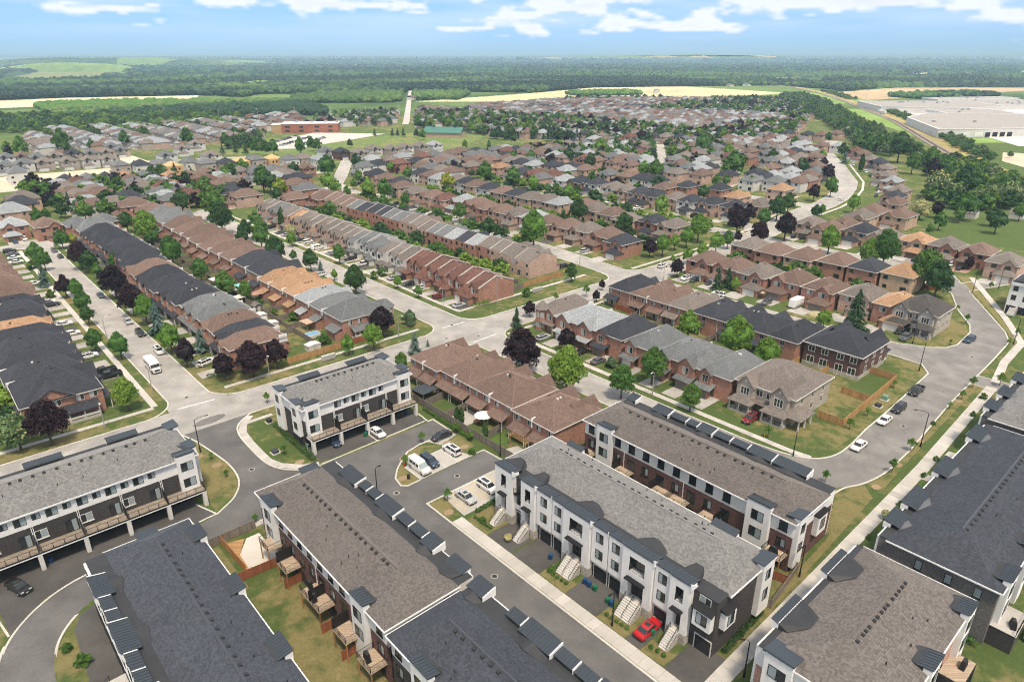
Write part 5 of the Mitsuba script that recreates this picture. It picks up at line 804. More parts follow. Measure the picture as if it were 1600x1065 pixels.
('det',199.1,446.2,9,11,'S','n','b','bay_row'), ('det',208.9,441.3,9,11,'S','n','r','bay_row'), ('new',261.3,513.2,10,12,'S','g','w','park_row'), ('new',267.8,500.2,10,12,'S','k','k','park_row'), ('new',276.1,487.2,10,12,'S','u','s','park_row'), ('new',296.1,499.6,10,12,'S','u','w','park_row'),
('new',306.9,490.3,10,12,'S','u','s','park_row'), ('new',321.5,492.4,10,12,'S','u','w','park_row'), ('new',335.3,490.6,10,12,'S','u','s','park_row'), ('new',348.8,489.4,10,12,'S','w','w','park_row'), ('det',34.4,369.7,10,12,'S','w','r','west_corner'), ('det',45.2,358.6,10,12,'S','n','r','west_corner'),
('det',56,351,10,12,'S','g','r','west_corner'), ('det',66.8,351,10,12,'S','g','r','west_corner'), ('det',48.5,440,12,14,'W','u','t','west_back'), ('det',45.2,423.1,12,14,'W','k','t','west_back'), ('det',38.5,403.7,12,14,'W','w','b','west_back'), ('det',101.7,423.1,12,14,'W','u','b','west_back'),
('det',90.8,406.3,12,14,'W','k','r','west_back'), ('det',87,381.9,12,14,'W','n','r','west_back'), ('det',89.4,361.6,12,14,'W','n','r','west_back'), ('det',139.7,393.9,10,14,'W','k','r','mid_north'), ('det',144.8,413.9,10,14,'W','n','r','mid_north'), ('det',136.2,383,10,14,'W','k','r','mid_north'),
('det',139.1,369.5,10,14,'W','n','b','mid_north'), ('det',185.5,404.5,10,14,'W','k','r','mid_north'), ('det',175,386.9,10,14,'W','n','r','mid_north'), ('det',171.8,365.2,10,14,'W','g','r','mid_north'), ('det',155.2,345,10,14,'W','n','r','mid_north'), ('det',167.7,334,10,14,'W','n','r','mid_north')]
hs = sorted(HOUSES, key=lambda h: math.hypot(h[1], h[2]))
seen_h, FAR_H = {}, []
for i, (kind, x, y, w, d, face, roof, wall, row) in enumerate(hs):
    dist = math.hypot(x, y)
    if i >= 296: FAR_H.append((x, y, w, d, face, roof, wall)); continue
    n = seen_h[row] = seen_h.get(row, 0) + 1
    what = {'town': 'townhouse', 'semi': 'semi-detached house', 'brow': 'paired house', 'brow2': 'paired house', 'brow3': 'paired house', 'new': 'tall new house', 'frame': 'house shell'}.get(kind, 'house')
    lab = f'{WALLW[wall]} {what}, {ROOFW[roof]} roof, {ORD[n - 1]} nearest in {ROWS[row]}'
    house(kind, x, y, w, d, face, roof, wall, lab, f'houses of the {ROWS[row]}', 0 if dist < 250 else 1 if dist < 420 else 2)
# three newer stone and brick houses by the new road, the tower house and the corner house with a long porch
def newer(lab, x0, x1, y0, y1, face, roof, wall, upper):
    k = thing('house', lab, 'house'); w, d = ((y1 - y0), (x1 - x0)) if face in 'EW' else ((x1 - x0), (y1 - y0)); f = Frame(((x0 + x1) / 2, (y0 + y1) / 2), FACE[face]); hw, hd = w / 2, d / 2
    ent('wall', f(bx(-hw, hw, -hd, hd, 1.2, 6.5)), 'brick' if wall != 'stucco' else 'plain', wall, k); ent('stone_base', f(bx(-hw - .03, hw + .03, -hd - .03, hd + .03, 0, 1.2)), 'brick', 'stone', k)
    ent('roof', f(hip(-hw, hw, -hd, hd, 6.5, 3.5, over=.45)), 'shingle', roof, k); ent('eave_trim', f(rim(-hw - .45, hw + .45, -hd - .45, hd + .45, 6.1, 6.34, .1)), 'plain', 'offwhite', k)
    for c in (-hw * .58, hw * .58):
        ent('gable_bay', f(bx(c - 2, c + 2, -hd - 1.4, -hd + .4, 0, 6.6)), 'brick', upper, k); ent('gable_roof', f(gable(c - 2, c + 2, -hd - 1.5, -hd + hd * .9, 6.5, 2.2)), 'shingle', roof, k); ent('gable_end', f(tri_end(c - 2, c + 2, -hd - 1.44, 6.5, 2.1)), 'brick', upper, k)
        window(k, f, c - .95, c + .95, 4.0, 5.7, -hd - 1.4, frame='framewhite', mull=2, t=.16); ent('attic_vent', f(bx(c - .2, c + .2, -hd - 1.5, -hd - 1.44, 7.0, 7.7)), 'plain', 'offwhite', k)
        ent('porch_roof', f(hip(c - 2.6, c + 2.6, -hd - 3.6, -hd - .6, 3.0, 1.1, over=.3)), 'shingle', roof, k); ent('porch_floor', f(bx(c - 2.5, c + 2.5, -hd - 3.4, -hd - 1.4, 0, .5)), 'concrete', 'concrete', k)
        for q in (c - 2.35, c, c + 2.35): ent('porch_post', f(cat(bx(q - .13, q + .13, -hd - 3.4, -hd - 3.14, 1.3, 3.0))), 'plain', 'offwhite', k); ent('stone_pier', f(bx(q - .28, q + .28, -hd - 3.5, -hd - 3.0, 0, 1.3)), 'brick', 'stone', k)
        railing(f, [(c - 2.3, -hd - 3.3), (c + 2.3, -hd - 3.3)], .5, parent=k, name='porch_railing')
    ent('garage_door', f(bx(-2.3, -.2, -hd - .1, -hd, .05, 2.4)), 'plain', 'doorgrey', k); ent('garage_door', f(bx(.2, 2.3, -hd - .1, -hd, .05, 2.4)), 'plain', 'doorgrey', k); ent('garage_roof', f(shed(-2.9, 2.9, -hd - 1.3, -hd, 2.9, 3.5)), 'shingle', roof, k)
    window(k, f, -1.9, -.5, 4.1, 5.5, -hd, frame='framewhite', mull=1, t=.14); window(k, f, .5, 1.9, 4.1, 5.5, -hd, frame='framewhite', mull=1, t=.14)
    for u in (-hw * .75, -hw * .3, hw * .25, hw * .72):
        window(k, f, u - .75, u + .75, 4.2, 5.6, hd, d=1, frame='framewhite', mull=1, t=.15); window(k, f, u - .85, u + .85, .9 if abs(u) > hw * .5 else .25, 2.8, hd, d=1, frame='framewhite', mull=1, t=.15)
    for sd in (-1, 1):
        for v in (-hd * .6, 0, hd * .55): endwin(k, f, v - .6, v + .6, 4.1, 5.6, sd * hw, sd, frame='framewhite', t=.14); endwin(k, f, v - .6, v + .6, 1.4, 2.9, sd * hw, sd, frame='framewhite', t=.14)
    return k, f
kB1, fB1 = newer('taupe-roofed stone and brick paired house with two porches and a red car outside', 132, 149, 56.6, 70.4, 'W', 'r_u', 'stucco', 'stucco')
kB2, fB2 = newer('dark-roofed plum brick paired house behind the fenced lawns', 165.2, 181, 56.6, 71, 'E', 'r_k', 'brickplum', 'brickplum')
kB3, fB3 = newer('grey-roofed craftsman corner house with white-trimmed porch, at the road bend', 210, 223, 54.5, 66.5, 'W', 'r_d', 'stucco', 'stone')
ent('side_porch', fB1(hip(4.2, 9.6, -10.6, -4.4, 3.0, 1.4, over=.3)), 'shingle', 'r_u', kB1)
for q in ((9.3, -10.3), (9.3, -7.4), (9.3, -4.7)): ent('porch_post', fB1(bx(q[0] - .13, q[0] + .13, q[1] - .13, q[1] + .13, 0, 3)), 'plain', 'offwhite', kB1)
def corner(lab, x, y, w, d, face, roof, wall, turret=None, porch=None):
    k = house('semi', x, y, w, d, face, roof, wall, lab, None, 0); f = Frame((x, y), FACE[face])
    if turret:
        tx, ty, r, h, rc = turret; a = np.arange(8) * math.pi / 4 + .39; ring = np.c_[tx + r * np.cos(a), ty + r * np.sin(a)]
        V = np.vstack([np.c_[ring, np.zeros(8)], np.c_[ring, np.full(8, h)]]); i = np.arange(8); j = (i + 1) % 8
        ent('turret', (V, np.vstack([np.c_[i, j, j + 8], np.c_[i, j + 8, i + 8]])), 'brick', COLW[wall], k)
        R2 = np.c_[tx + (r + .4) * np.cos(a), ty + (r + .4) * np.sin(a)]; V = np.vstack([np.c_[R2, np.full(8, h)], [[tx, ty, h + r * 1.15]], np.c_[R2, np.full(8, h - .18)]])
        ent('turret_roof', (V, np.vstack([np.c_[i, j, np.full(8, 8)], np.c_[i + 9, j + 9, j], np.c_[i + 9, j, i]])), 'shingle', rc, k)
        for q in a:
            c, s_ = math.cos(q + .39), math.sin(q + .39); ap = r * .924
            fr = Frame((tx + ap * c, ty + ap * s_), q + .39 - math.pi / 2 + math.pi)
            for z in (1.0, 4.0): window(k, fr, -.45, .45, z, z + 1.5, -.0, frame='framewhite', pane='blind', mull=0)
    if porch:
        x0, x1, y0, y1 = porch
        ent('porch_roof', shed(x0, x1, y0, y1, 2.7, 3.6), 'shingle', 'r_' + roof, k); ent('porch_floor', bx(x0, x1, y0, y1, 0, .55), 'concrete', 'pad', k)
        for i in range(5): q = x0 + .2 + (x1 - x0 - .4) * i / 4; ent('porch_post', bx(q - .12, q + .12, y0 + .1, y0 + .34, .5, 2.75), 'plain', 'offwhite', k)
        ent('porch_rail', bx(x0, x1, y0 + .15, y0 + .22, .9, 1.35), 'plain', 'offwhite', k)
    return k
kc = corner('red-brick corner house with near-black roof and long white-posted porch at the main street', 15.3, 171.5, 15, 15.4, 'E', 'k', 'r', porch=(9.5, 21.5, 161.4, 164))
ent('cross_gable', gable(9.5, 17.5, 163.2, 171, 6.0, 2.5), 'shingle', 'r_k', kc); ent('gable_end', tri_end(9.5, 17.5, 163.25, 6.0, 2.35), 'brick', 'brickred', kc)
for x_ in (11.5, 14.2, 18.6, 21.2): window(kc, Frame((x_, 164)), -.7, .7, 4.0, 5.4, -.02, frame='framewhite', pane='blind')
kt = corner('grey-green roofed corner house with a small turret at the wide junction', 91.0, 170.3, 11.2, 15, 'E', 'g', 'r', turret=(99.2, 166.6, 2.0, 6.2, 'r_g'), porch=(86, 92, 162.4, 164.7))
ent('cross_gable', gable(91.5, 97, 163.6, 171, 6.0, 2.0), 'shingle', 'r_g', kt); ent('gable_end', tri_end(91.5, 97, 163.62, 6.0, 1.9), 'brick', 'brickred', kt)
for x_ in (86, 89, 94.2): window(kt, Frame((x_, 164.65)), -.6, .6, 4.0, 5.3, -.02, frame='framewhite', pane='blind')
kw = corner('taupe-roofed red-brick tower house with an eight-sided corner turret', 139.2, 131.8, 7.4, 15, 'W', 'u', 'r', turret=(132, 134.2, 2.1, 6.4, 'r_u'))
# far houses, too small to pick apart singly
def in_poly(P, n):
    out = []; x0, y0, x1, y1 = P.bounds
    while len(out) < n:
        p = Point(rng.uniform(x0, x1), rng.uniform(y0, y1))
        if P.contains(p): out.append((p.x, p.y))
    return out
FARP = [P_((340, 740), (430, 830), (600, 890), (640, 820), (520, 640), (455, 640), (440, 720), (370, 760)), P_((455, 600), (700, 880), (980, 900), (1240, 640), (1240, 570), (960, 470), (700, 350), (600, 330), (520, 420), (470, 520)), P_((120, 870), (240, 860), (420, 905), (330, 660), (190, 665), (150, 640), (80, 690)), P_((600, 335), (700, 350), (1240, 570), (1180, 640), (780, 520))]
NEARP = [P_((240, 352), (300, 440), (450, 420), (640, 330), (640, 275), (441, 186), (352, 182), (345, 255), (330, 262)), P_((50, 500), (62, 385), (110, 385), (147, 400), (215, 420), (200, 470), (127, 495))]
ROAD_ = OLD.buffer(9)
SCHOOL = Point(345, 690).buffer(62).union(P_((226, 520), (209, 600), (268, 690), (330, 640), (450, 610), (470, 560), (372, 490), (300, 510))).union(line(34, (425, 650), (493, 748), (966, 1441)))
cells = set(); have = np.array([[h[1], h[2]] for h in hs])
FARP = [P.difference(line(30, (425, 650), (493, 748), (966, 1441))) for P in FARP]
for P in FARP + NEARP:
    x0, y0, x1, y1 = P.bounds
    for i, gx in enumerate(np.arange(x0, x1, 17.5)):
        for gy in np.arange(y0, y1, 11.2):
            xx = gx + (4 if i % 2 else -4) + rng.uniform(-.6, .6); yy = gy + rng.uniform(-.8, .8)
            if P.contains(Point(xx, yy)) and not SCHOOL.contains(Point(xx, yy)) and not (P in NEARP and ROAD_.contains(Point(xx, yy))) and np.min(np.hypot(*(have - [xx, yy]).T)) > 12.5 and (round(xx / 9), round(yy / 9)) not in cells:
                cells.add((round(xx / 9), round(yy / 9))); FAR_H.append((xx, yy, 9.4, 12.5, 'EW'[i % 2], rng.choice('ugguwwnu' if xx < 330 and yy > 560 else 'knuuuggrwwn'), rng.choice('wwstb' if xx < 330 and yy > 560 else 'bbtwwsr')))
fw, fr_, fg, fd = {}, {}, {}, []
for (x, y, w, d, face, roof, wall) in FAR_H:
    f = Frame((x, y), FACE[face]); hw, hd = w / 2, d / 2
    fw.setdefault(COLW[wall], []).append(f(bx(-hw, hw, -hd, hd, 0, 6))); fw[COLW[wall]].append(f(bx(-hw, hw * .2, -hd - 3.4, -hd, 0, 2.7)))
    fr_.setdefault('r_' + roof, []).append(f(hip(-hw, hw, -hd, hd, 6, 3.0, over=.4))); fr_['r_' + roof].append(f(hip(-hw, hw * .2, -hd - 3.4, -hd + .6, 2.7, 1.4, over=.3)))
    fr_['r_' + roof].append(f(gable(-hw * .8, -hw * .1, -hd - .8, -hd + 4, 5.9, 1.7)))
    for u in (-hw * .6, hw * .3): fd += [f(bx(u, u + 1.4, hd, hd + .04, 4, 5.4)), f(bx(u, u + 1.4, -hd - .04, -hd, 4, 5.4))]
    fg.setdefault('doorwhite', []).append(f(bx(-hw + .5, hw * .2 - .5, -hd - 3.46, -hd - 3.4, 0, 2.3)))
fk = thing('distant_houses', 'hundreds of distant brick houses with hipped roofs filling the far end of the suburb', 'houses'); labels[fk]['kind'] = 'stuff'
for c, ms in fw.items(): ent('wall', cat(*ms), 'plain' if c in ('offwhite', 'stucco') else 'brick', c, fk, kind='stuff')
for c, ms in fr_.items(): ent('roof', cat(*ms), 'shingle', c, fk, kind='stuff')
ent('window', cat(*fd), 'glass', 'glass', fk, kind='stuff'); ent('garage_door', cat(*fg['doorwhite']), 'plain', 'doorwhite', fk, kind='stuff')
# driveways

for i, (kind, x, y, w, d, face, roof, wall, row) in enumerate(hs[:230]):
    if kind in ('new', 'frame') or row in ('west_back',): continue
    f = Frame((x, y), FACE[face]); off = {'det': 3.6, 'town': 2.6}.get(kind, .8); ln = 6.5 if kind != 'det' else 6.0
    if row == 'brick_west': ln = 8.5
    a, b = (-w * .45, w * .12) if kind == 'det' else (-w * .3, w * .3) if kind in ('semi',) else (-1.9, 1.9)
    for (a, b) in ([(a, b)] if kind not in ('brow', 'brow2', 'brow3') or w < 9 else [(-w * .25 - 2, -w * .25 + 2), (w * .25 - 2, w * .25 + 2)]):
        V, F = f(poly([[a, -d / 2 - off - ln, .018], [b, -d / 2 - off - ln, .018], [b, -d / 2 - off + 1, .018], [a, -d / 2 - off + 1, .018]], [0, 1, 2, 3]))
        ent('driveway', (V, F), 'asphalt', rng.choice(['drivecon', 'drivecon', 'driveway', 'asphaltold', 'drivecon', 'pinkpave' if i % 9 == 0 else 'drivecon']), None, kind='structure', label=f'driveway of a house in the {ROWS[row]}')
TREES = [(33.3,310.1,'G',9.6,7.2), (34,300,'G',8.7,6.5), (30.9,305.8,'U',3.7,4.4), (30.2,278.4,'S',7.9,6.1), (33.1,259,'M',8.3,6.7), (35.4,253.9,'G',7.8,5.7), (33.8,236.6,'G',8.5,6.3), (32.7,225.9,'D',6.8,5.2), (29.3,202.4,'G',7,5.1), (33,191.9,'G',8.2,6.1),
(44.6,292.8,'M',11.2,9.3), (45.9,285.2,'D',9,7), (46.1,275.2,'G',6.5,4.7), (53.8,282.6,'G',7.4,5.4), (45.3,247.4,'M',11.6,9.6), (46.6,249.1,'B',3.1,2.9), (45,225.8,'M',10.9,8.9), (45.8,215.1,'L',9.8,7.4), (45.8,203.5,'S',10.8,8.3), (44.2,186.9,'L',9.4,7),
(44.5,175.7,'M',8.3,6.7), (45.7,332.4,'G',8.9,6.7), (49.8,333.8,'Y',6,4.9), (29.4,263.3,'U',2.9,3.4), (26.4,159.8,'L',8.4,6.2), (10.5,154.4,'M',10.5,8.6), (5.4,156.3,'H',8.3,7.9), (48.8,161,'M',7.6,6.1), (54.6,158,'M',10.1,8.3), (61.4,159.1,'M',8.3,6.7),
(50.7,182.8,'S',7.2,5.5), (51.4,142.4,'W',3,2), (44.6,118.7,'W',2.6,1.8), (79.3,154.5,'L',6.4,4.7), (85.9,152.6,'L',8.5,6.3), (93.4,159.8,'M',9.6,7.9), (104.2,162.2,'E',5.2,5.2), (106.1,197.2,'D',11.1,8.7), (107.8,233.1,'D',9,7), (108.6,226.7,'S',5.6,4.3),
(108.8,217,'L',4.5,3.1), (120.6,234.8,'G',8.3,6.2), (120.1,180.9,'G',4.8,3.4), (124.8,210.9,'U',3.6,4.3), (120.5,209.5,'U',3.1,3.7), (120.6,194.1,'L',5,3.5), (92.9,142.9,'S',6.6,5.1), (98.7,145.4,'S',2.1,1.6), (84.1,136,'G',5.7,4.1), (90.1,166.1,'E',3.4,3.4),
(109.1,250.2,'G',4.9,3.4), (100.7,247.5,'D',12.5,9.9), (78.1,166.2,'U',3.5,4.1), (80,189.2,'U',3,3.5), (77.3,196.8,'U',2.7,3.2), (72.2,221.8,'G',10.7,8.1), (70.9,271.6,'G',12.9,9.8), (72.2,245.6,'G',9.6,7.2), (76.2,215.7,'G',7.7,5.7), (78.4,210,'U',2,2.4),
(75.3,312.5,'G',8.3,6.2), (107,275.7,'G',10.4,7.8), (103,284.9,'D',8.7,6.7), (118.4,271.5,'L',6.7,4.9), (106.1,115.1,'M',12.7,10.5), (126.7,139.7,'C',6.4,4.7), (105.2,98.6,'L',13.3,10.1), (114.2,89.4,'G',9,6.8), (124.3,116.8,'M',7.4,5.9), (78.2,105.4,'P',4.6,1.4),
(78.8,104.6,'P',4.6,1.4), (78.7,96.4,'P',4.4,1.4), (135.4,143.2,'M',5.7,4.5), (162.6,144.8,'W',4.4,2.9), (161.1,139,'M',4.4,3.3), (171.8,145.9,'M',4,3), (170.6,159.3,'D',7.4,5.7), (148.2,158.1,'U',3.3,3.9), (165.3,116.4,'P',5.7,1.8), (155.2,99.5,'L',9.7,7.3),
(125.5,89.2,'G',10.3,7.7), (125.7,102.3,'E',3.4,3.4), (150.9,147.5,'W',3.6,2.4), (214.7,147.9,'W',4.2,2.8), (203.5,137.8,'M',7.3,5.8), (151.6,82.7,'L',13.7,10.5), (150.1,73.2,'L',11,8.3), (121.3,75.2,'G',7.1,5.2), (192.8,78.4,'L',6.5,4.7), (252,161.7,'L',13.1,10),
(222.7,158.6,'L',9.3,7), (233.7,160.6,'L',7.4,5.4), (240.8,159.8,'L',9.7,7.3), (217.5,160.9,'M',7.9,6.4), (242.1,146.5,'L',9.4,7.1), (252.1,147.4,'G',8.2,6.1), (263.9,149.6,'M',5.6,4.4), (230,145,'L',7.8,5.7), (220.9,145.4,'L',6.9,5.1), (201.7,119.8,'C',8.1,6),
(206.4,118.7,'C',7.5,5.5), (204.6,114.7,'L',5.6,4), (267.8,142.1,'M',10.5,8.6), (282.5,138.3,'M',12.9,10.7), (295.7,132.1,'C',4.3,3.2), (275.5,115.7,'L',12.3,9.4), (275.7,157.4,'M',14,11.7), (297.5,156.6,'G',9.9,7.5), (189.2,123.9,'M',4,2.9), (254.2,72.7,'G',14.8,11.4),
(247.8,66.8,'D',13.2,10.5), (199.5,72.4,'C',12.6,9.3), (267.9,97,'L',11.6,8.8), (270.5,92.5,'G',15.6,12), (293.1,70.2,'M',5.6,4.4), (293.6,56.9,'U',3.6,4.2), (229.4,51.8,'W',3.3,2.2), (341.1,100.1,'G',5.5,3.9), (365,81.1,'D',11.6,9.2), (353.9,100.6,'G',9,6.7),
(129.2,34.6,'W',3.4,2.2), (116.4,41.7,'W',2.9,1.9), (140.2,30.5,'U',1.2,1.4), (132.1,29.9,'U',1.2,1.4), (119.1,29.3,'U',1.3,1.6), (113.2,29.5,'B',1.9,1.8), (105.8,29.3,'U',1,1.2), (181.9,36.3,'W',3.2,2.1), (173.2,36,'W',2.6,1.7), (188.1,32.3,'W',3.7,2.5),
(165.8,36.2,'W',2,1.3), (140.2,35.3,'W',3.1,2.1), (155.3,36.1,'U',1.1,1.3), (177.4,32.7,'U',1.7,2), (166.1,31.6,'U',1.4,1.6), (239.8,57.4,'W',2.1,1.4), (207.7,49.3,'W',1.8,1.2), (218.7,38.3,'W',2.4,1.6), (228.8,38.7,'W',2.5,1.7), (194,61,'W',2.4,1.6),
(271.8,57.2,'W',3,2), (123.4,57.3,'W',3.2,2.1), (139.7,47.4,'W',2.8,1.9), (148.6,47.3,'W',2.4,1.6), (168,49.1,'W',2.1,1.4), (33.1,126.9,'W',1.7,1.2), (33,118.6,'W',1.7,1.1), (31.5,101.3,'W',1.9,1.3), (23.3,100.8,'W',1.4,1), (1.3,91.5,'U',1.5,1.8),
(2.4,87.5,'U',2.1,2.5), (60.6,99.1,'W',2.6,1.7), (68,104.1,'W',2.7,1.8), (59.9,84.4,'W',2.8,1.8), (75.7,102.4,'W',2.8,1.9), (75.8,97.7,'W',2.7,1.8), (73,93.8,'U',1.5,1.8), (60.7,75.4,'U',1.3,1.5), (60.6,68.7,'B',1.5,1.4), (60.9,58.9,'U',1.2,1.4),
(65.1,384.3,'L',10.3,7.8), (46.8,393.9,'G',8.4,6.3), (51,396.5,'G',6.8,5), (65.5,411,'M',8.3,6.7), (79,418.9,'S',9.1,7), (74.9,392.8,'S',8.6,6.6), (74.5,316,'L',15.2,11.7), (73.8,345.1,'D',10.1,7.9), (69.8,471.4,'G',8,5.9), (90.4,436.4,'G',9.8,7.3),
(110.9,407.8,'G',12.6,9.6), (108.3,405.3,'L',5.6,4), (77.4,444.7,'G',8.7,6.5), (81.3,673.3,'L',17.8,13.8), (74.9,694.3,'L',12.3,9.4), (74,683.6,'M',9.9,8.1), (107.7,658.6,'G',22.4,17.4), (162.1,697.6,'G',15.1,11.6), (187.4,726.7,'G',14.3,11), (76.2,462.2,'G',6.9,5),
(131.1,675.1,'G',11.3,8.5), (112.5,343.3,'G',18.2,14.1), (104.7,312.1,'D',15.4,12.3), (104.9,366.6,'D',13.8,11), (136.3,446.8,'M',8.8,7.1), (136.9,427.3,'M',9.5,7.8), (122.5,408.7,'G',7.8,5.7), (120.4,312.7,'G',9,6.7), (112.5,287.9,'G',10.8,8.1), (108.4,295.3,'D',9.7,7.6),
(129.5,304.7,'P',10.8,3.4), (125.1,286.3,'B',6.1,5.8), (136.5,384.6,'C',7.6,5.6), (161.7,400.7,'G',16.6,12.8), (163.4,394.6,'D',13.8,11), (160.9,375.4,'Y',12.3,10.6), (153,363.3,'D',10.1,7.9), (197.2,434.4,'D',12,9.5), (226.7,569.1,'G',12.5,9.5), (229.8,557.1,'G',13.8,10.6),
(235.2,552.3,'G',13.8,10.6), (221.8,576.3,'C',10.5,7.8), (217.7,587.6,'C',9,6.6), (207.2,587.8,'S',8.5,6.6), (251.8,538.7,'G',15.3,11.8), (270.5,557.5,'G',12.9,9.8), (268.6,542.4,'G',12.7,9.6), (188.5,371.7,'L',13.3,10.2), (211.4,416.2,'G',17.1,13.2), (154.7,306,'G',10.4,7.8),
(202.5,658.2,'G',18.3,14.1), (222,619.6,'G',14.7,11.3), (254.5,679.3,'G',12.7,9.7), (157.6,450,'L',11,8.3), (248,443.3,'D',11.8,9.3), (186.4,358.9,'L',11,8.3), (188.4,349.8,'G',7.8,5.7), (216.8,386.8,'G',9.7,7.3), (206.1,373.7,'G',7.2,5.3), (194.3,336.4,'L',13.7,10.5),
(199.9,328.9,'G',13.6,10.4), (186.6,308.6,'G',9.1,6.8), (201.1,310.4,'G',8.4,6.2), (209.9,335.6,'S',6.5,5), (246.7,376,'G',9.9,7.5), (257.6,413.6,'L',8.1,6), (259.7,408.2,'M',5.2,4), (281.7,400.7,'M',8.8,7.1), (294,389.7,'M',8.8,7.1), (301.5,389.2,'M',7.7,6.2),
(243.4,329.4,'Y',11.9,10.3), (199.2,260.6,'G',10.2,7.7), (190,245,'L',5.6,4), (194.1,242.7,'S',7,5.4), (188.4,225.8,'D',10.5,8.3), (280.7,339.4,'G',14.4,11.1), (305.8,375.3,'M',8.7,7.1), (374.7,627.5,'C',8,5.9), (388.1,615.4,'C',8,5.9), (392,612,'C',8,5.9),
(394,604.5,'C',8.9,6.6), (394.8,583,'D',9.2,7.2), (389.4,564.3,'L',11.1,8.4), (307.3,557.9,'D',8.3,6.4), (376.2,482.1,'L',8.5,6.3), (373.4,446.1,'P',11.6,3.6), (273.2,406.4,'G',6.9,5.1), (285.7,318.4,'G',13,9.9), (343.8,383.1,'G',11.3,8.6), (349.4,370.6,'G',12.5,9.5),
(375.3,377.6,'M',10.8,8.8), (377,358.6,'D',13.5,10.8), (422.2,367.2,'L',16.4,12.6), (278.2,292.7,'L',11.2,8.5), (272.3,258.1,'L',11.5,8.7), (271.6,237.6,'D',10.7,8.4), (239,220,'D',13.1,10.4), (191.2,200.5,'L',17.1,13.2), (235.3,189.1,'D',11.4,9), (367.9,329.4,'D',12.9,10.2),
(396,318.2,'C',7.1,5.2), (380,325.5,'M',6.6,5.2), (376.2,290.1,'L',9.2,6.8), (430.5,332.7,'C',6,4.5), (419.2,471.4,'D',19.3,15.5), (473.6,477,'C',16.8,12.4), (497.2,487.5,'C',11.6,8.6), (475,455.7,'M',8.4,6.8), (523.4,448.8,'M',13.5,11.2), (530.3,442.7,'M',13.5,11.2),
(527.1,469.3,'D',12.7,10.1), (303.5,240.6,'C',4.4,3.2), (246.6,237.3,'G',4.3,2.9), (281.4,284.1,'G',6.9,5.1), (191.4,204.4,'L',8.2,6.1), (280.4,202.5,'L',12.3,9.4), (300.3,200.8,'C',6.1,4.5), (304.3,200.2,'P',7.2,2.3), (289.3,167.1,'M',11.6,9.5), (302.5,167.4,'M',9.5,7.7),
(304.9,161.3,'G',8.4,6.3), (316.1,160.3,'D',13.3,10.6), (336.7,165.4,'D',11.3,8.9), (381.7,212.6,'G',9.3,7), (330.7,211.6,'D',10.2,8), (402.7,238,'G',20.4,15.8), (486.6,317.2,'G',19.4,15.1), (535.1,338.3,'G',13.2,10), (522.4,322.4,'D',10.8,8.5), (472.3,299.6,'G',11.8,8.9),
(480.8,289.7,'L',14.5,11.1), (459.4,265.2,'D',10.7,8.4), (486.1,273.2,'S',7.1,5.5), (422.4,227.6,'B',8.9,8.5), (433.3,241.1,'M',7.4,5.9), (396.8,264.6,'C',6.5,4.8), (371.9,229.9,'G',9.4,7.1), (379.7,228.1,'G',8.4,6.2), (491.5,259.2,'D',12.3,9.7), (579.4,287,'G',13,9.9),
(556.1,422.7,'G',11.2,8.4), (637.9,471.1,'M',9.7,7.9), (568.9,400.5,'L',7.6,5.6), (367,271.9,'G',14.6,11.2), (368.6,282.2,'L',12.5,9.5), (693.2,350.6,'G',15.4,11.8), (640.7,417.1,'G',10,7.6), (469.5,220.6,'M',10.9,9), (480.4,231,'G',9.6,7.2), (494.2,242.9,'C',7.2,5.3),
(429,211.9,'S',7.3,5.6), (336.5,150.5,'D',7.5,5.8), (344.3,151.2,'G',6.1,4.4), (377.3,171.6,'M',9.9,8), (397,171.3,'G',12,9.1), (449.6,197.6,'M',11.4,9.4), (495,221.8,'M',8.9,7.2), (455.5,217.4,'D',12.3,9.7), (536,225.3,'S',9.9,7.7), (362.4,143.5,'L',9.9,7.4),
(565.3,240,'D',13,10.4), (591.3,233.8,'G',19.7,15.2), (610.3,231.4,'G',18.5,14.3), (568.1,199.5,'D',24.1,19.6), (795.6,322.7,'Y',12.7,11), (518.1,171.6,'G',15.4,11.8), (437.2,130.4,'H',16.4,15.6), (370.5,114.7,'B',10.5,10), (381.5,111,'M',8.9,7.2), (517.8,158.5,'M',12.9,10.7),
(448.4,164.9,'C',4.8,3.6), (503.4,199.3,'P',12.9,4), (658.7,295.1,'G',10.8,8.1), (528.7,238.8,'L',10.2,7.7), (706.5,355.4,'G',15.7,12), (594.9,295.4,'G',11.7,8.9), (474.4,126.8,'D',16.1,12.9), (451.2,115.6,'D',15.3,12.2), (462.3,105.6,'G',15.9,12.2), (447.5,104.9,'H',10.1,9.6),
(445.8,95.3,'H',13.1,12.5), (385,99.8,'G',15.6,12), (377.9,99.7,'G',8.5,6.3), (523.1,152.8,'G',15.1,11.6), (546.6,169.9,'G',17.2,13.3), (380.7,87,'D',9.6,7.5), (403.3,81.3,'G',9.4,7.1), (663.4,151,'H',6.1,5.8)]
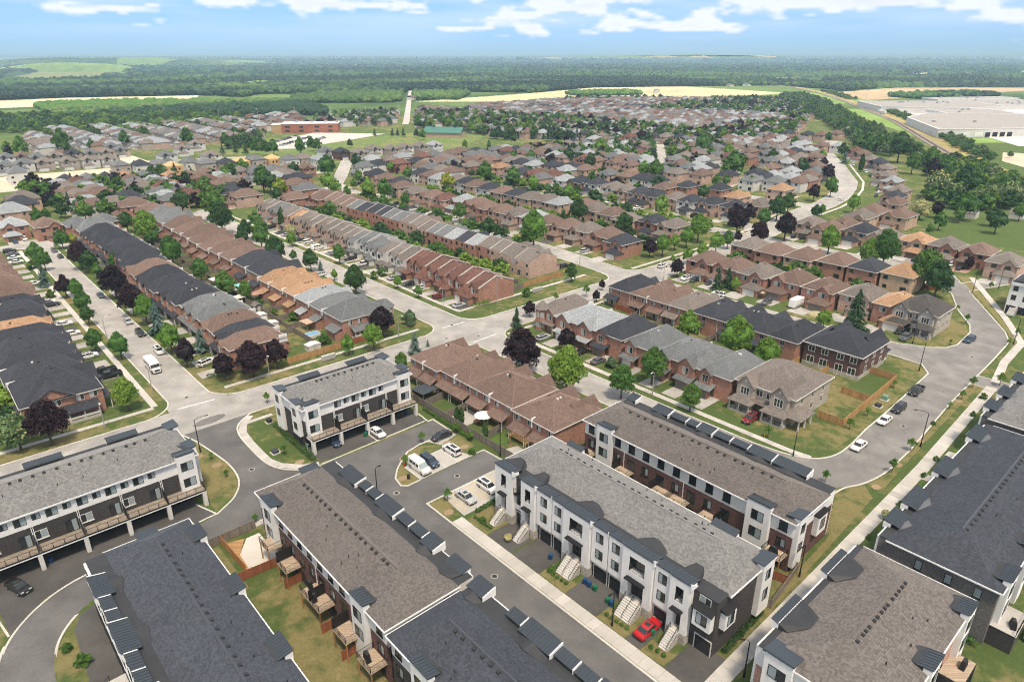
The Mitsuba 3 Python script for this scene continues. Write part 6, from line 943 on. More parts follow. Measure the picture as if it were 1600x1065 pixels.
# ------------------------------------------------------------------ trees
def leaves(C, R, n, s, rg, flat_=.6):
    """n leaf-clump triangles of size s scattered in blobs with the centres C and radii R"""
    w = R ** 2; idx = rg.choice(len(C), n, p=w / w.sum()); d = rg.normal(size=(n, 3)); d /= np.linalg.norm(d, axis=1, keepdims=True)
    d[:, 2] = np.where(d[:, 2] < -.35, -d[:, 2] * .5, d[:, 2]); r = R[idx] * (0.55 + .5 * rg.random(n) ** .6)
    p = C[idx] + d * r[:, None] * [1, 1, .85]
    nrm = d + rg.normal(size=(n, 3)) * flat_; nrm /= np.linalg.norm(nrm, axis=1, keepdims=True)
    a = np.cross(nrm, rg.normal(size=(n, 3))); a /= np.linalg.norm(a, axis=1, keepdims=True); b = np.cross(nrm, a); z = s * (.6 + .8 * rg.random(n))[:, None]
    V = np.stack([p + a * z, p - a * z * .55 + b * z * .85, p - a * z * .55 - b * z * .85], 1).reshape(-1, 3)
    return V, np.arange(3 * n).reshape(-1, 3)
def crown_round(rg, n, s, squat=1.0, lumps=15, low=.22):
    """a deciduous crown in a unit box: width 2 (x, y from -1 to 1), z from 0 to 1"""
    C, R = [], []
    for i in range(lumps):
        t = (i + .5) / lumps; z = low + (1 - low) * t; prof = math.sin(math.pi * min(1, (t * .86 + .17))) ** .7; a = i * 2.4 + rg.uniform(-.4, .4); rr = (.62 if i < lumps - 2 else .2) * prof * rg.uniform(.72, 1.12)
        C.append([rr * math.cos(a), rr * math.sin(a), z * .88]); R.append(rg.uniform(.30, .45) * (1.05 - .35 * t))
    C.append([0, 0, .52]); R.append(.5)
    C, R = np.array(C), np.array(R); hz = .55
    Cs = C * [1, 1, 1 / hz]; V, F = leaves(Cs, R, n, s, rg); V = V * [1, 1, hz]
    V[:, 2] = np.maximum(V[:, 2], .06); m = np.abs(V[:, :2]).max(); return V * [1 / m, 1 / m, 1 / V[:, 2].max()], F
def crown_conifer(rg, n, s, tiers=11):
    """whorls of drooping branches, each a spray of needle clumps, with gaps between the branches"""
    V = []; nb = tiers * 9; m = max(3, n // nb)
    for q in range(nb):
        z = .04 + .93 * ((q // 9) + rg.uniform(-.25, .25)) / tiers; R_ = max(.05, (1 - z) ** .82 * rg.uniform(.72, 1.12)); a0 = rg.random() * 6.2832
        for j in range(m):
            t = (j + rg.random()) / m; r = R_ * (.18 + .82 * t); a = a0 + rg.normal() * .22 * (1.15 - t); L = s * (.75 + .5 * rg.random()) * (1.1 - .5 * z) * (1.15 - .55 * t)
            c, u = math.cos(a), math.sin(a); x0 = np.array([r * c, r * u, max(z - .10 * t + rg.normal() * .012, .02)]); out = np.array([c, u, -.28]); side = np.array([-u, c, rg.normal() * .15]) * L * .55
            V += [x0 + out * L * .7, x0 - out * L * .35 + side, x0 - out * L * .35 - side]
    V = np.array(V); V[:, 2] = np.maximum(V[:, 2], .02); V[:, 2] /= V[:, 2].max(); return V, np.arange(len(V)).reshape(-1, 3)
def crown_column(rg, n, s):
    V, F = leaves(np.array([[0, 0, .15 + .09 * i] for i in range(9)]) * [1, 1, 3.2], np.array([.75, .9, .95, .95, .9, .8, .65, .45, .25]), n, s * 1.1, rg); V = V * [1, 1, .31]; V[:, 2] = np.maximum(V[:, 2], 0); return V * [1, 1, 1 / V[:, 2].max()], F
trg = np.random.default_rng(5)
CR = {}
for nm_, fn_ in (('round', lambda: crown_round(trg, 2200, .09)), ('roundhi', lambda: crown_round(trg, 5200, .062, lumps=24)), ('roundlo', lambda: crown_round(trg, 520, .16, lumps=11)), ('airy', lambda: crown_round(trg, 420, .13, lumps=9, low=.3)), ('conifer', lambda: crown_conifer(trg, 2600, .15)), ('coniferlo', lambda: crown_conifer(trg, 600, .24)), ('column', lambda: crown_column(trg, 800, .2)), ('bush', lambda: crown_round(trg, 700, .14, lumps=9, low=.05))):
    CR[nm_] = [fn_() for _ in range(4)]
CORE = trimesh.creation.icosphere(subdivisions=2, radius=1.0); CORE = (np.array(CORE.vertices), np.array(CORE.faces))
TDESC = dict(G='green broadleaf tree', L='bright light-green tree', D='dark green broadleaf tree', M='dark purple maple', S='blue-green spruce', C='dark green conifer', P='narrow columnar cedar', B='cream-blossomed tree', Y='yellow-green tree', H='pale-leaved spreading tree', E='grey-green rounded shrub', W='thin young sapling', U='low leafy shrub')
TKIND = dict(S='spruce', C='conifer', P='cedar', W='sapling', U='shrub', E='shrub')
hxy = np.array([[h[1], h[2]] for h in hs])
def near_row(x, y):
    if x < 62 and y < 142 or (y < 56 and x < 112): return None
    return hs[int(np.argmin(np.hypot(*(hxy - [x, y]).T)))][8]
ZONE = lambda x, y: ('by the loop road' if x < 6 else 'beside the entrance road' if x < 49 and y > 104 else 'in the estate parking islands' if x < 77 and y > 76 else 'in front of the white townhouse row' if x < 66 and y > 29 else 'along the long footpath')
tcount = {}
tl = sorted(TREES, key=lambda t: math.hypot(t[0], t[1])); FAR_T = []
for i, (x, y, ty, h, dm) in enumerate(tl):
    dist = math.hypot(x, y)
    if i >= 300: FAR_T.append((x, y, ty, h, dm)); continue
    row = near_row(x, y); zone = ZONE(x, y) if row is None else f'by {ROWS[row]}' if np.hypot(*(hxy - [x, y]).T).min() < 40 else f'beyond {ROWS[row]}'
    n = tcount[(ty, zone)] = tcount.get((ty, zone), 0) + 1
    k = thing({'S': 'spruce_tree', 'C': 'conifer_tree', 'P': 'cedar_tree', 'M': 'maple_tree', 'W': 'sapling', 'U': 'shrub', 'E': 'shrub'}.get(ty, 'tree'), f'{TDESC[ty]}, {ORD[n - 1]} such {zone}', TKIND.get(ty, 'tree'), f'{TDESC[ty]}s of the neighbourhood')
    lo = dist > 330
    v = {'S': 'conifer', 'C': 'conifer', 'P': 'column', 'W': 'airy', 'U': 'bush', 'E': 'bush'}.get(ty, 'roundhi' if dm > 8.5 or dist < 170 else 'round')
    if lo: v = {'conifer': 'coniferlo', 'round': 'roundlo', 'roundhi': 'round' if dm > 11 else 'roundlo'}.get(v, v)
    V, F = CR[v][rng.randrange(4)]; a = rng.random() * 6.28; ca, sa = math.cos(a), math.sin(a); z0 = {'U': .0, 'E': 0, 'P': .05, 'S': .1, 'C': .1, 'W': h * .28}.get(ty, h * .14)
    sx, sy = dm / 2 * rng.uniform(.93, 1.05), dm / 2 * rng.uniform(.93, 1.05)
    W = np.c_[(V[:, 0] * ca - V[:, 1] * sa) * sx + x, (V[:, 0] * sa + V[:, 1] * ca) * sy + y, V[:, 2] * (h - z0) + z0]
    ent('crown', (W, F), 'leaf', 'l_' + ty, k)
    if ty not in 'WUSCP':
        q = CORE[0] * (1 + .25 * np.sin(CORE[0][:, [1, 2, 0]] * 5 + i).sum(1, keepdims=True) / 3) * [dm * .30, dm * .30, (h - z0) * .30] + [x, y, z0 + (h - z0) * .50]; ent('inner_foliage', (q, CORE[1]), 'leaf', 'l_' + ty, k, seed=.1)
    elif ty in 'SC': ent('inner_foliage', tube([[x, y, h * .06], [x, y, h * .5], [x, y, h * .88]], [dm * .20, dm * .11, .04], 8), 'leaf', 'l_C', k, seed=.0)
    if ty not in 'UE':
        tr = max(.06, dm * .028); ms = [tube([[x, y, 0], [x + .05, y, z0 + .2], [x, y, h * .62]], [tr * 1.3, tr, tr * .35], 7)]
        if ty not in 'SCPW':
            for q in range(4):
                b_ = a + q * 1.6; ms.append(tube([[x, y, h * (.22 + .05 * q)], [x + math.cos(b_) * dm * .28, y + math.sin(b_) * dm * .28, h * (.46 + .06 * q)]], [tr * .55, tr * .2], 5))
        ent('trunk', cat(*ms), 'plain', 'bark', k)
    if ty in 'BH':
        VB, FB = leaves(np.array([[x, y, z0 + (h - z0) * .55]]), np.array([dm * .47]), 160 if ty == 'H' else 420, .22 * max(.6, dm / 6), trg); ent('blossom', (VB, FB), 'leaf', 'l_B', k)
# clipped hedges and beds of shrubs
def hedge(lab, x0, y0, x1, y1, w, h, c='l_D'):
    L = math.hypot(x1 - x0, y1 - y0); n = max(3, int(L / .8)); k = thing('hedge', lab, 'hedge')
    C = np.array([[x0 + (x1 - x0) * (i + .5) / n, y0 + (y1 - y0) * (i + .5) / n, h * .5] for i in range(n)])
    ent('foliage', leaves(C, np.full(n, max(w, h) * .55), int(n * 90), .13, trg), 'leaf', c, k)
hedge('dark hedge along the corner townhouse end wall', 48.0, 112.5, 48.1, 131.5, 1.3, 1.3, 'l_D'); hedge('low dark hedge at the foot of the white row end wall', 66.8, 32.2, 77.5, 32.6, .9, .9, 'l_D'); hedge('hedge below the dark brick end wall', 93.6, 10.0, 93.9, 16, 1.2, 1.1, 'l_U')
hedge('bushy strip behind the hatched parking bays', 61.4, 78.2, 66.6, 78.4, .8, .9, 'l_U'); hedge('planting below the grey board fence by the estate parking', 76.4, 98, 76.6, 116, .9, .8, 'l_U'); hedge('clipped green hedge beside the blue-green corner spruce', 127.6, 160.6, 135, 161.6, 1.8, 1.7, 'l_L'); hedge('dark shrub bank in front of the purple maples', 46, 165.5, 57, 161.5, 1.5, 1.0, 'l_D')
for i, (y0, y1) in enumerate(((72.8, 77.6), (55, 59.4), (43.2, 47.6), (36.8, 39.8))): hedge(f'leafy planting in the {ORD[i]} front bed of the white townhouse row', 60.6, y0, 60.4, y1, .55, .5, 'l_U')
for i in range(6): hedge(f'shrubs in the {ORD[i]} planted bed along the upper footpath', 110 + i * 12.4, 26.6, 117 + i * 12.4, 27.8, .6, .6, 'l_U')
RL_ = LineString([(470, 85), (537, 127), (700, 215), (952, 347), (1300, 560), (1585, 748), (1900, 990)])
# woodland and far trees: masses nobody could count
def dome_field(pts, c, seed, lo=False):
    rg = np.random.default_rng(seed); out = []
    base = trimesh.creation.icosphere(subdivisions=1, radius=1.0); bv, bf = np.array(base.vertices), np.array(base.faces)
    if lo:
        bv = np.array([[1, 0, 0], [.31, .95, 0], [-.81, .59, 0], [-.81, -.59, 0], [.31, -.95, 0], [0, 0, 1], [.6, .44, .62], [-.62, .1, .66], [.1, -.66, .6]], float); bf = np.array([[0, 1, 6], [1, 2, 7], [2, 3, 7], [3, 4, 8], [4, 0, 8], [6, 1, 5], [1, 7, 5], [7, 3, 5], [3, 8, 5], [8, 0, 5], [0, 6, 5]])
    n = len(pts); P = np.array(pts); s = P[:, 2:3]; Vs = bv[None] * (1 + rg.uniform(-.28, .28, (n, len(bv), 1)))
    Vs = Vs * np.stack([s[:, 0], s[:, 0], P[:, 3] * (.5 if not lo else .85)], -1)[:, None] + np.stack([P[:, 0], P[:, 1], P[:, 3] * (.5 if not lo else .1)], -1)[:, None]
    return Vs.reshape(-1, 3), (bf[None] + (np.arange(n) * len(bv))[:, None, None]).reshape(-1, 3)
def wood(name, lab, P, spacing, h, cs=('l_F3', 'l_F', 'l_F2', 'l_F', 'l_F4'), seed=1, gap=0.0, lo=False, leafy=0):  # default cs paints cloud shade and sunlit patches into the canopy colours
    rg = np.random.default_rng(seed); x0, y0, x1, y1 = P.bounds; X, Y = np.meshgrid(np.arange(x0, x1, spacing), np.arange(y0, y1, spacing)); p = np.c_[X.ravel(), Y.ravel()] + rg.uniform(-.45, .45, (X.size, 2)) * spacing
    import shapely
    p = p[shapely.contains_xy(P, p[:, 0], p[:, 1])]
    if gap:
        f_ = meshkit.fbm(np.c_[p * .004, np.zeros(len(p))], 4, seed=seed); p = p[f_ > gap]
    if not len(p): return
    hh = h * rg.uniform(.7, 1.2, len(p)); r = spacing * rg.uniform(.55, .85, len(p)); pick = np.clip(np.floor((meshkit.fbm(np.c_[p * .0030, np.full(len(p), seed)], 3) - .5) * 3.0 * len(cs) + len(cs) * .48 + rg.uniform(-.9, .9, len(p))).astype(int), 0, len(cs) - 1) if not leafy else rg.integers(0, len(cs), len(p))
    k = thing(name, lab, 'woodland'); labels[k]['kind'] = 'stuff'
    for j, c in enumerate(cs):
        q = pick == j
        if leafy and q.any():
            ms = []
            for (px_, py_), rr, h_ in zip(p[q], r[q], hh[q]):
                V, F = CR['coniferlo' if c == 'l_C' else 'roundlo'][rng.randrange(4)]; a = rng.random() * 6.28; rr *= (.55 if c == 'l_C' else 1.05) * leafy; ca, sa = math.cos(a), math.sin(a)
                ms.append((np.c_[(V[:, 0] * ca - V[:, 1] * sa) * rr + px_, (V[:, 0] * sa + V[:, 1] * ca) * rr + py_, V[:, 2] * h_ * .92 + h_ * .08], F))
            ent('canopy', cat(*ms), 'leaf', c, k, kind='stuff'); continue
        if q.any(): ent('canopy', dome_field(np.c_[p, r, hh][q], c, seed + j, lo), 'leaf', c, k, kind='stuff')
W1 = P_((20, 1420), (300, 1640), (520, 1570), (560, 1420), (690, 1290), (980, 1400), (1110, 1180), (1430, 1280), (1666, 1165), (1560, 800), (1640, 740), (2024, 750), (2268, 530), (3000, 420), (3600, 800), (3000, 1000), (3500, 1400), (3100, 2300), (2400, 2440), (1760, 2980), (900, 2960), (420, 2750), (20, 2900))
W1 = W1.difference(unary_union(FIELDS)).difference(line(22, (480, 730), (966, 1441)))
wood('forest', 'broad dark green forest belt behind the fields', W1.intersection(sbox(0, 0, 1900, 1900)), 11, 13, seed=3)
wood('forest', 'deep green forest rolling back behind the belt', W1.difference(sbox(0, 0, 1900, 1900)), 21, 15, seed=4, lo=True, gap=.40)
wood('grove', 'bright light-green grove by the straight country road', P_((560, 1180), (780, 1010), (830, 1080), (980, 1230), (760, 1380), (600, 1300)).difference(line(26, (480, 730), (960, 1440))), 7.5, 10, ('l_F2', 'l_G', 'l_F4', 'l_L', 'l_H'), seed=6, gap=.36)
wood('grove', 'pale green trees along the left edge of the hay field', P_((180, 1100), (470, 900), (560, 1160), (330, 1370), (200, 1360)), 8, 9, ('l_F', 'l_F2', 'l_G', 'l_F4', 'l_L'), seed=7, gap=.38)
wood('grove', 'bushy grove in the middle of the hay field', P_((1090, 1010), (1230, 960), (1270, 1030), (1120, 1080)), 8, 9, ('l_H', 'l_L', 'l_G'), seed=8)
wood('grove', 'dark green copse in the brown field', P_((1480, 480), (1680, 430), (1760, 500), (1540, 590)), 9, 10, ('l_F', 'l_F3', 'l_G'), seed=9)
wood('thicket', 'thick green thicket between the last houses and the railway', P_((600, 220), (640, 205), (700, 250), (860, 350), (1180, 540), (1400, 690), (1360, 720), (1120, 560), (820, 370), (690, 290), (620, 250)), 7, 11, ('l_G', 'l_F2', 'l_L', 'l_D', 'l_H'), seed=10, leafy=.8)
wood('thicket', 'scattered bushes on the factory side of the railway', RL_.parallel_offset(22, 'right').buffer(8).intersection(sbox(560, 100, 1700, 900)), 8, 6, ('l_G', 'l_F2', 'l_H'), seed=30, gap=.46, leafy=.8)
wood('thicket', 'overgrown trees between the meadow and the railway', P_((404, 106), (440, 86), (520, 108), (600, 160), (700, 212), (655, 225), (600, 200), (500, 150), (430, 132)), 7, 8, ('l_G', 'l_L', 'l_D', 'l_H', 'l_G'), seed=11, gap=.30, leafy=1.0)
wood('thicket', 'trees at the right edge above the meadow', P_((470, 40), (560, 70), (580, 115), (470, 95)), 6.5, 8, ('l_G', 'l_D', 'l_H'), seed=12, gap=.34, leafy=1.0)
wood('tree_line', 'dark conifers bordering the park beyond the hall', P_((440, 520), (560, 430), (590, 460), (460, 560)), 9, 8, ('l_C', 'l_D'), seed=13, gap=.38, leafy=.8)
wood('tree_line', 'trees along the left side of the school field', P_((215, 610), (240, 600), (300, 720), (270, 730)), 8, 9, ('l_D', 'l_G', 'l_C'), seed=14, leafy=.8)
wood('tree_line', 'trees among the houses far on the left', P_((20, 640), (190, 690), (330, 800), (380, 1050), (20, 1200)), 12, 9, ('l_G', 'l_D', 'l_F2', 'l_L'), seed=15, gap=.50, leafy=.7)
wood('tree_line', 'garden trees scattered through the distant houses', unary_union(FARP[:2] + [FARP[3]]), 11, 11.5, ('l_G', 'l_D', 'l_C', 'l_L', 'l_M', 'l_G', 'l_D'), seed=16, gap=.40, leafy=.72)
MID = unary_union([P_((235, 350), (300, 440), (450, 420), (640, 330), (640, 270), (441, 182), (350, 178), (330, 260)), P_((46, 500), (60, 380), (147, 380), (200, 420), (181, 480), (127, 500))]).difference(OLD.buffer(2))
wood('tree_line', 'garden trees filling the middle of the suburb', MID, 11, 9.5, ('l_G', 'l_D', 'l_L', 'l_G', 'l_M', 'l_C'), seed=23, gap=.45, leafy=.68)
wood('tree_line', 'yard trees between the factory buildings', P_((960, 380), (1100, 440), (1130, 400), (980, 350)), 9, 7, ('l_D', 'l_G'), seed=17, gap=.4, leafy=.8)
wood('tree_line', 'garden trees scattered through the nearer rows', unary_union([sbox(x_ - 5, y_, x_ + 5, y2_) for x_, y_, y2_ in ((233, 175, 345), (323, 235, 350), (356, 260, 390), (400, 285, 390), (154.6, 172, 340), (232, 72, 135), (2, 165, 330), (100, 380, 460), (270, 170, 340), (290, 240, 390), (190, 200, 345))]), 7, 5.6, ('l_G', 'l_D', 'l_L'), seed=18, gap=.46, leafy=.7)
wood('far_woodland', 'blue-green wooded country on the horizon', P_((100, 3000), (700, 3100), (1800, 3000), (3300, 2400), (3600, 900), (9500, 2200), (7000, 7500), (1500, 9500)).difference(unary_union(FIELDS)), 52, 20, ('l_F3', 'l_F', 'l_F2', 'l_F'), seed=20, gap=.40, lo=True)
wood('far_woodland', 'hazy wooded ridge at the edge of sight', P_((1500, 9500), (7000, 7500), (9500, 2200), (19000, 5000), (14000, 14500), (3500, 19000)), 190, 55, ('l_F', 'l_F2', 'l_F3'), seed=21, gap=.42, lo=True)
for (x, y, sx, sy, h, lab) in ((1500, 6800, 1500, 500, 70, 'low wooded hill on the left horizon'), (900, 4700, 500, 200, 45, 'dark wooded knoll on the far left'), (9500, 8200, 3000, 900, 80, 'long blue ridge on the horizon'), (2600, 8200, 1200, 500, 60, 'second low hill on the left horizon'), (14000, 9500, 3500, 1200, 110, 'farthest blue ridge towards the right')):
    u, v = np.meshgrid(np.linspace(-1, 1, 25), np.linspace(-1, 1, 25)); g_ = (1 - u ** 2).clip(0) * (1 - v ** 2).clip(0); z = h * g_ * (.75 + .5 * meshkit.fbm(np.stack([u * 3 + x, v * 3, 0 * u], -1), 3)) - 1
    a_ = -.75; V = np.c_[(x + u * sx * math.cos(a_) - v * sy * math.sin(a_)).ravel(), (y + u * sx * math.sin(a_) + v * sy * math.cos(a_)).ravel(), z.ravel()]
    q = np.arange(24 * 25).reshape(24, 25)[:, :24].ravel(); ent('hill', (V, np.vstack([np.c_[q, q + 1, q + 26], np.c_[q, q + 26, q + 25]])), 'land', 'l_F', None, smooth=True, kind='structure', label=lab)
ex = {}
for (x, y, ty, h, dm) in FAR_T:
    V, F = CR['coniferlo' if ty in 'SC' else 'roundlo'][rng.randrange(4)]; ex.setdefault('l_' + ty, []).append((V * [dm / 2, dm / 2, h * .9] + [x, y, h * .1], F))
k = thing('distant_trees', 'garden and street trees among the farther houses', 'trees'); labels[k]['kind'] = 'stuff'
for c, ms in ex.items(): ent('crown', cat(*ms), 'leaf', c, k, kind='stuff')
# ------------------------------------------------------------------ vehicles: local x forward
def rbox(x0, x1, hw0, hw1, z0, z1, x0t=None, x1t=None, c=.1):
    """a box that tapers upwards (hw0 -> hw1) with chamfered plan corners"""
    x0t = x0 if x0t is None else x0t; x1t = x1 if x1t is None else x1t
    def ring(a, b, h, z): k = min(c * 2, h * .5, (b - a) * .3); return [[a + k, -h, z], [b - k, -h, z], [b, -h + k, z], [b, h - k, z], [b - k, h, z], [a + k, h, z], [a, h - k, z], [a, -h + k, z]]
    V = np.array(ring(x0, x1, hw0, z0) + ring(x0t, x1t, hw1, z1)); i = np.arange(8); j = (i + 1) % 8
    F = np.vstack([np.c_[i, j, j + 8], np.c_[i, j + 8, i + 8], [[8, 8 + a, 9 + a] for a in range(1, 7)], [[0, a + 1, a] for a in range(1, 7)]]); return V, F
def wheelset(k, f, xs, hw, r):
    for x in xs:
        for s_ in (-1, 1):
            w_ = ent('wheel', f(tube([[x, s_ * (hw - .2), r], [x, s_ * (hw + .015), r]], r, 12)), 'plain', 'tyre', k)
            ent('rim', f(tube([[x, s_ * (hw - .1), r], [x, s_ * (hw + .03), r]], r * .62, 10)), 'metal', 'rim', w_)
def vehicle(kind, c, x, y, deg, label, z=.02):
    cat_ = {'suv': 'car', 'sedan': 'car', 'wagon': 'car', 'hatch': 'car', 'pickup': 'pickup truck', 'van': 'van', 'bus': 'bus'}[kind]
    k = thing({'pickup': 'pickup_truck', 'van': 'parked_van', 'bus': 'shuttle_bus'}.get(kind, 'parked_car'), label, cat_, 'vehicles on the streets and driveways'); f = Frame((x, y, z), math.radians(deg)); near = math.hypot(x, y) < 260
    L, W, H, belt, hood = {'sedan': (4.7, 1.82, 1.45, .92, .86), 'hatch': (4.2, 1.78, 1.5, .95, .9), 'wagon': (4.8, 1.85, 1.55, .95, .9), 'suv': (4.65, 1.88, 1.70, 1.08, 1.02), 'pickup': (5.7, 2.0, 1.88, 1.18, 1.12), 'van': (5.7, 2.02, 2.15, 1.2, 1.15), 'bus': (7.6, 2.35, 2.75, 1.4, 1.3)}[kind]
    hl, hw = L / 2, W / 2; r = .33 if kind in ('sedan', 'hatch', 'wagon') else .38; low = .24
    if kind in ('sedan', 'hatch', 'wagon', 'suv'):
        x0 = -hl + (.05 if kind != 'sedan' else .75); x1 = hl - (1.15 if kind != 'suv' else 1.05); xr0 = x0 + (.28 if kind != 'sedan' else .62); xr1 = x1 - .72
        body = cat(rbox(-hl + .04, hl - .06, hw * .93, hw, low, .55), rbox(-hl, hl, hw, hw * .985, .55, belt - .14, -hl + .03, hl - .12), rbox(-hl + .03, hl - .12, hw * .985, hw * .90, belt - .14, belt, -hl + .10, hl - .42))
        ent('body', f(body), 'car', c, k, smooth=28)
        ent('windows', f(rbox(x0, x1, hw * .89, hw * .72, belt - .02, H - .05, xr0, xr1, c=.05)), 'glass', 'glass', k, smooth=20)
        roof = ent('roof', f(rbox(xr0 - .05, xr1 + .06, hw * .745, hw * .66, H - .09, H, xr0 + .06, xr1 - .06, c=.08)), 'car', c, k, smooth=28)
        ms = []
        for s_ in (-1, 1):
            for (a, b) in ((x0 + .05, xr0 + .02), (x1 - .02, xr1 + .02), ((x0 + x1) / 2 - .05, (xr0 + xr1) / 2 - .02)): ms.append(tube([[a, s_ * hw * .885, belt - .02], [b, s_ * hw * .725, H - .05]], .05, 4))
        for m_ in ms: ent('pillar', f(m_), 'car', c, k) if near else None
        if near and kind != 'sedan' or (near and (x * 7 + y) % 2 < 1): ent('sunroof', f(bx(xr0 + .5, xr1 - .25, -hw * .42, hw * .42, H, H + .008)), 'glass', 'glass', roof)
        ws = (-hl + .85, hl - .9)
    elif kind == 'pickup':
        ent('body', f(cat(rbox(-hl + .04, hl - .05, hw * .95, hw, .35, .7), rbox(-.5, hl, hw, hw * .95, .7, belt, -.5, hl - .15), bx(-hl, -.5, -hw, -hw + .12, .7, belt), bx(-hl, -.5, hw - .12, hw, .7, belt), bx(-hl, -hl + .1, -hw, hw, .7, belt), bx(-hl, -.5, -hw, hw, .66, .72))), 'car', c, k, smooth=28)
        ent('bed', f(bx(-hl + .1, -.55, -hw + .12, hw - .12, .72, .76)), 'plain', 'rubber', k)
        ent('windows', f(rbox(-.6, 1.75, hw * .88, hw * .74, belt - .02, H - .05, -.45, 1.05, c=.05)), 'glass', 'glass', k, smooth=20); ent('roof', f(rbox(-.5, 1.1, hw * .76, hw * .68, H - .09, H, -.4, .95)), 'car', c, k, smooth=28); ws = (-hl + 1.15, hl - 1.0)
    elif kind == 'van':
        ent('body', f(cat(rbox(-hl, hl - .1, hw * .96, hw, .3, .75), rbox(-hl, hl, hw, hw * .97, .75, belt, -hl, hl - .3), rbox(-hl, 1.5, hw * .97, hw * .84, belt, H, -hl + .12, .95, c=.14))), 'car', c, k, smooth=35)
        for s_ in (-1, 1):
            for a in (-1.9, -.9, .15): ent('window', f(hexa([[a, s_ * hw * .95, 1.35], [a + .85, s_ * hw * .95, 1.35], [a + .85, s_ * hw * .985, 1.35], [a, s_ * hw * .985, 1.35]], [[a, s_ * hw * .85, 1.85], [a + .85, s_ * hw * .85, 1.85], [a + .85, s_ * hw * .915, 1.85], [a, s_ * hw * .915, 1.85]])), 'glass', 'glass', k)
        ent('windscreen', f(hexa([[1.5, -hw * .85, 1.22], [1.78, -hw * .85, 1.2], [1.78, hw * .85, 1.2], [1.5, hw * .85, 1.22]], [[1.0, -hw * .76, 1.95], [1.12, -hw * .76, 1.95], [1.12, hw * .76, 1.95], [1.0, hw * .76, 1.95]])), 'glass', 'glasspale', k); ws = (-hl + 1.1, hl - .95)
    else:
        ent('body', f(cat(rbox(-hl, hl - 1.2, hw, hw, .45, 2.3), rbox(-hl, hl - 1.3, hw, hw * .9, 2.3, H, -hl + .1, hl - 1.7, c=.12), rbox(hl - 1.6, hl, hw * .82, hw * .78, .45, 1.35, hl - 1.6, hl - .15))), 'car', c, k, smooth=30)
        ent('windscreen', f(bx(hl - 1.22, hl - 1.17, -hw * .86, hw * .86, 1.35, 2.25)), 'glass', 'glass', k)
        for s_ in (-1, 1):
            for a in (-3.2, -2.2, -1.2, -.2, .8): ent('window', f(bx(a, a + .85, s_ * hw - .02, s_ * hw + .02, 1.45, 2.15)), 'glass', 'glass', k)
            ent('mirror', f(bx(hl - 1.1, hl - .95, s_ * (hw + .05), s_ * (hw + .3), 1.5, 1.9)), 'plain', 'black', k)
        ent('roof_hatch', f(bx(-1.5, -.8, -.35, .35, H, H + .08)), 'plain', 'offwhite', k); ent('grille', f(bx(hl, hl + .02, -hw * .5, hw * .5, .7, 1.15)), 'plain', 'charcoal', k); ws = (-hl + 1.7, hl - 1.0); r = .42
    wheelset(k, f, ws, hw, r)
    if near:
        zz = belt * .72
        for s_ in (-1, 1):
            ent('headlight', f(bx(hl - .20, hl + .004 - (.05 if kind not in ('bus',) else -.01), s_ * hw * .55 - .2 + (.06 * s_), s_ * hw * .55 + .2 + (.06 * s_), zz, zz + .13)), 'glass', 'headlamp', k)
            ent('taillight', f(bx(-hl - .01, -hl + .08, s_ * hw * .66 - .17, s_ * hw * .66 + .17, zz + .05, zz + .2)), 'plain', 'taillamp', k)
        ent('number_plate', f(bx(hl - .04, hl + .012, -.16, .16, .42, .55)), 'plain', 'white', k); ent('bumper', f(rbox(-hl - .02, -hl + .3, hw * .9, hw * .9, .27, .42)), 'plain', 'charcoal', k); ent('bumper', f(rbox(hl - .3, hl + .015, hw * .9, hw * .9, .24, .38)), 'plain', 'charcoal', k)
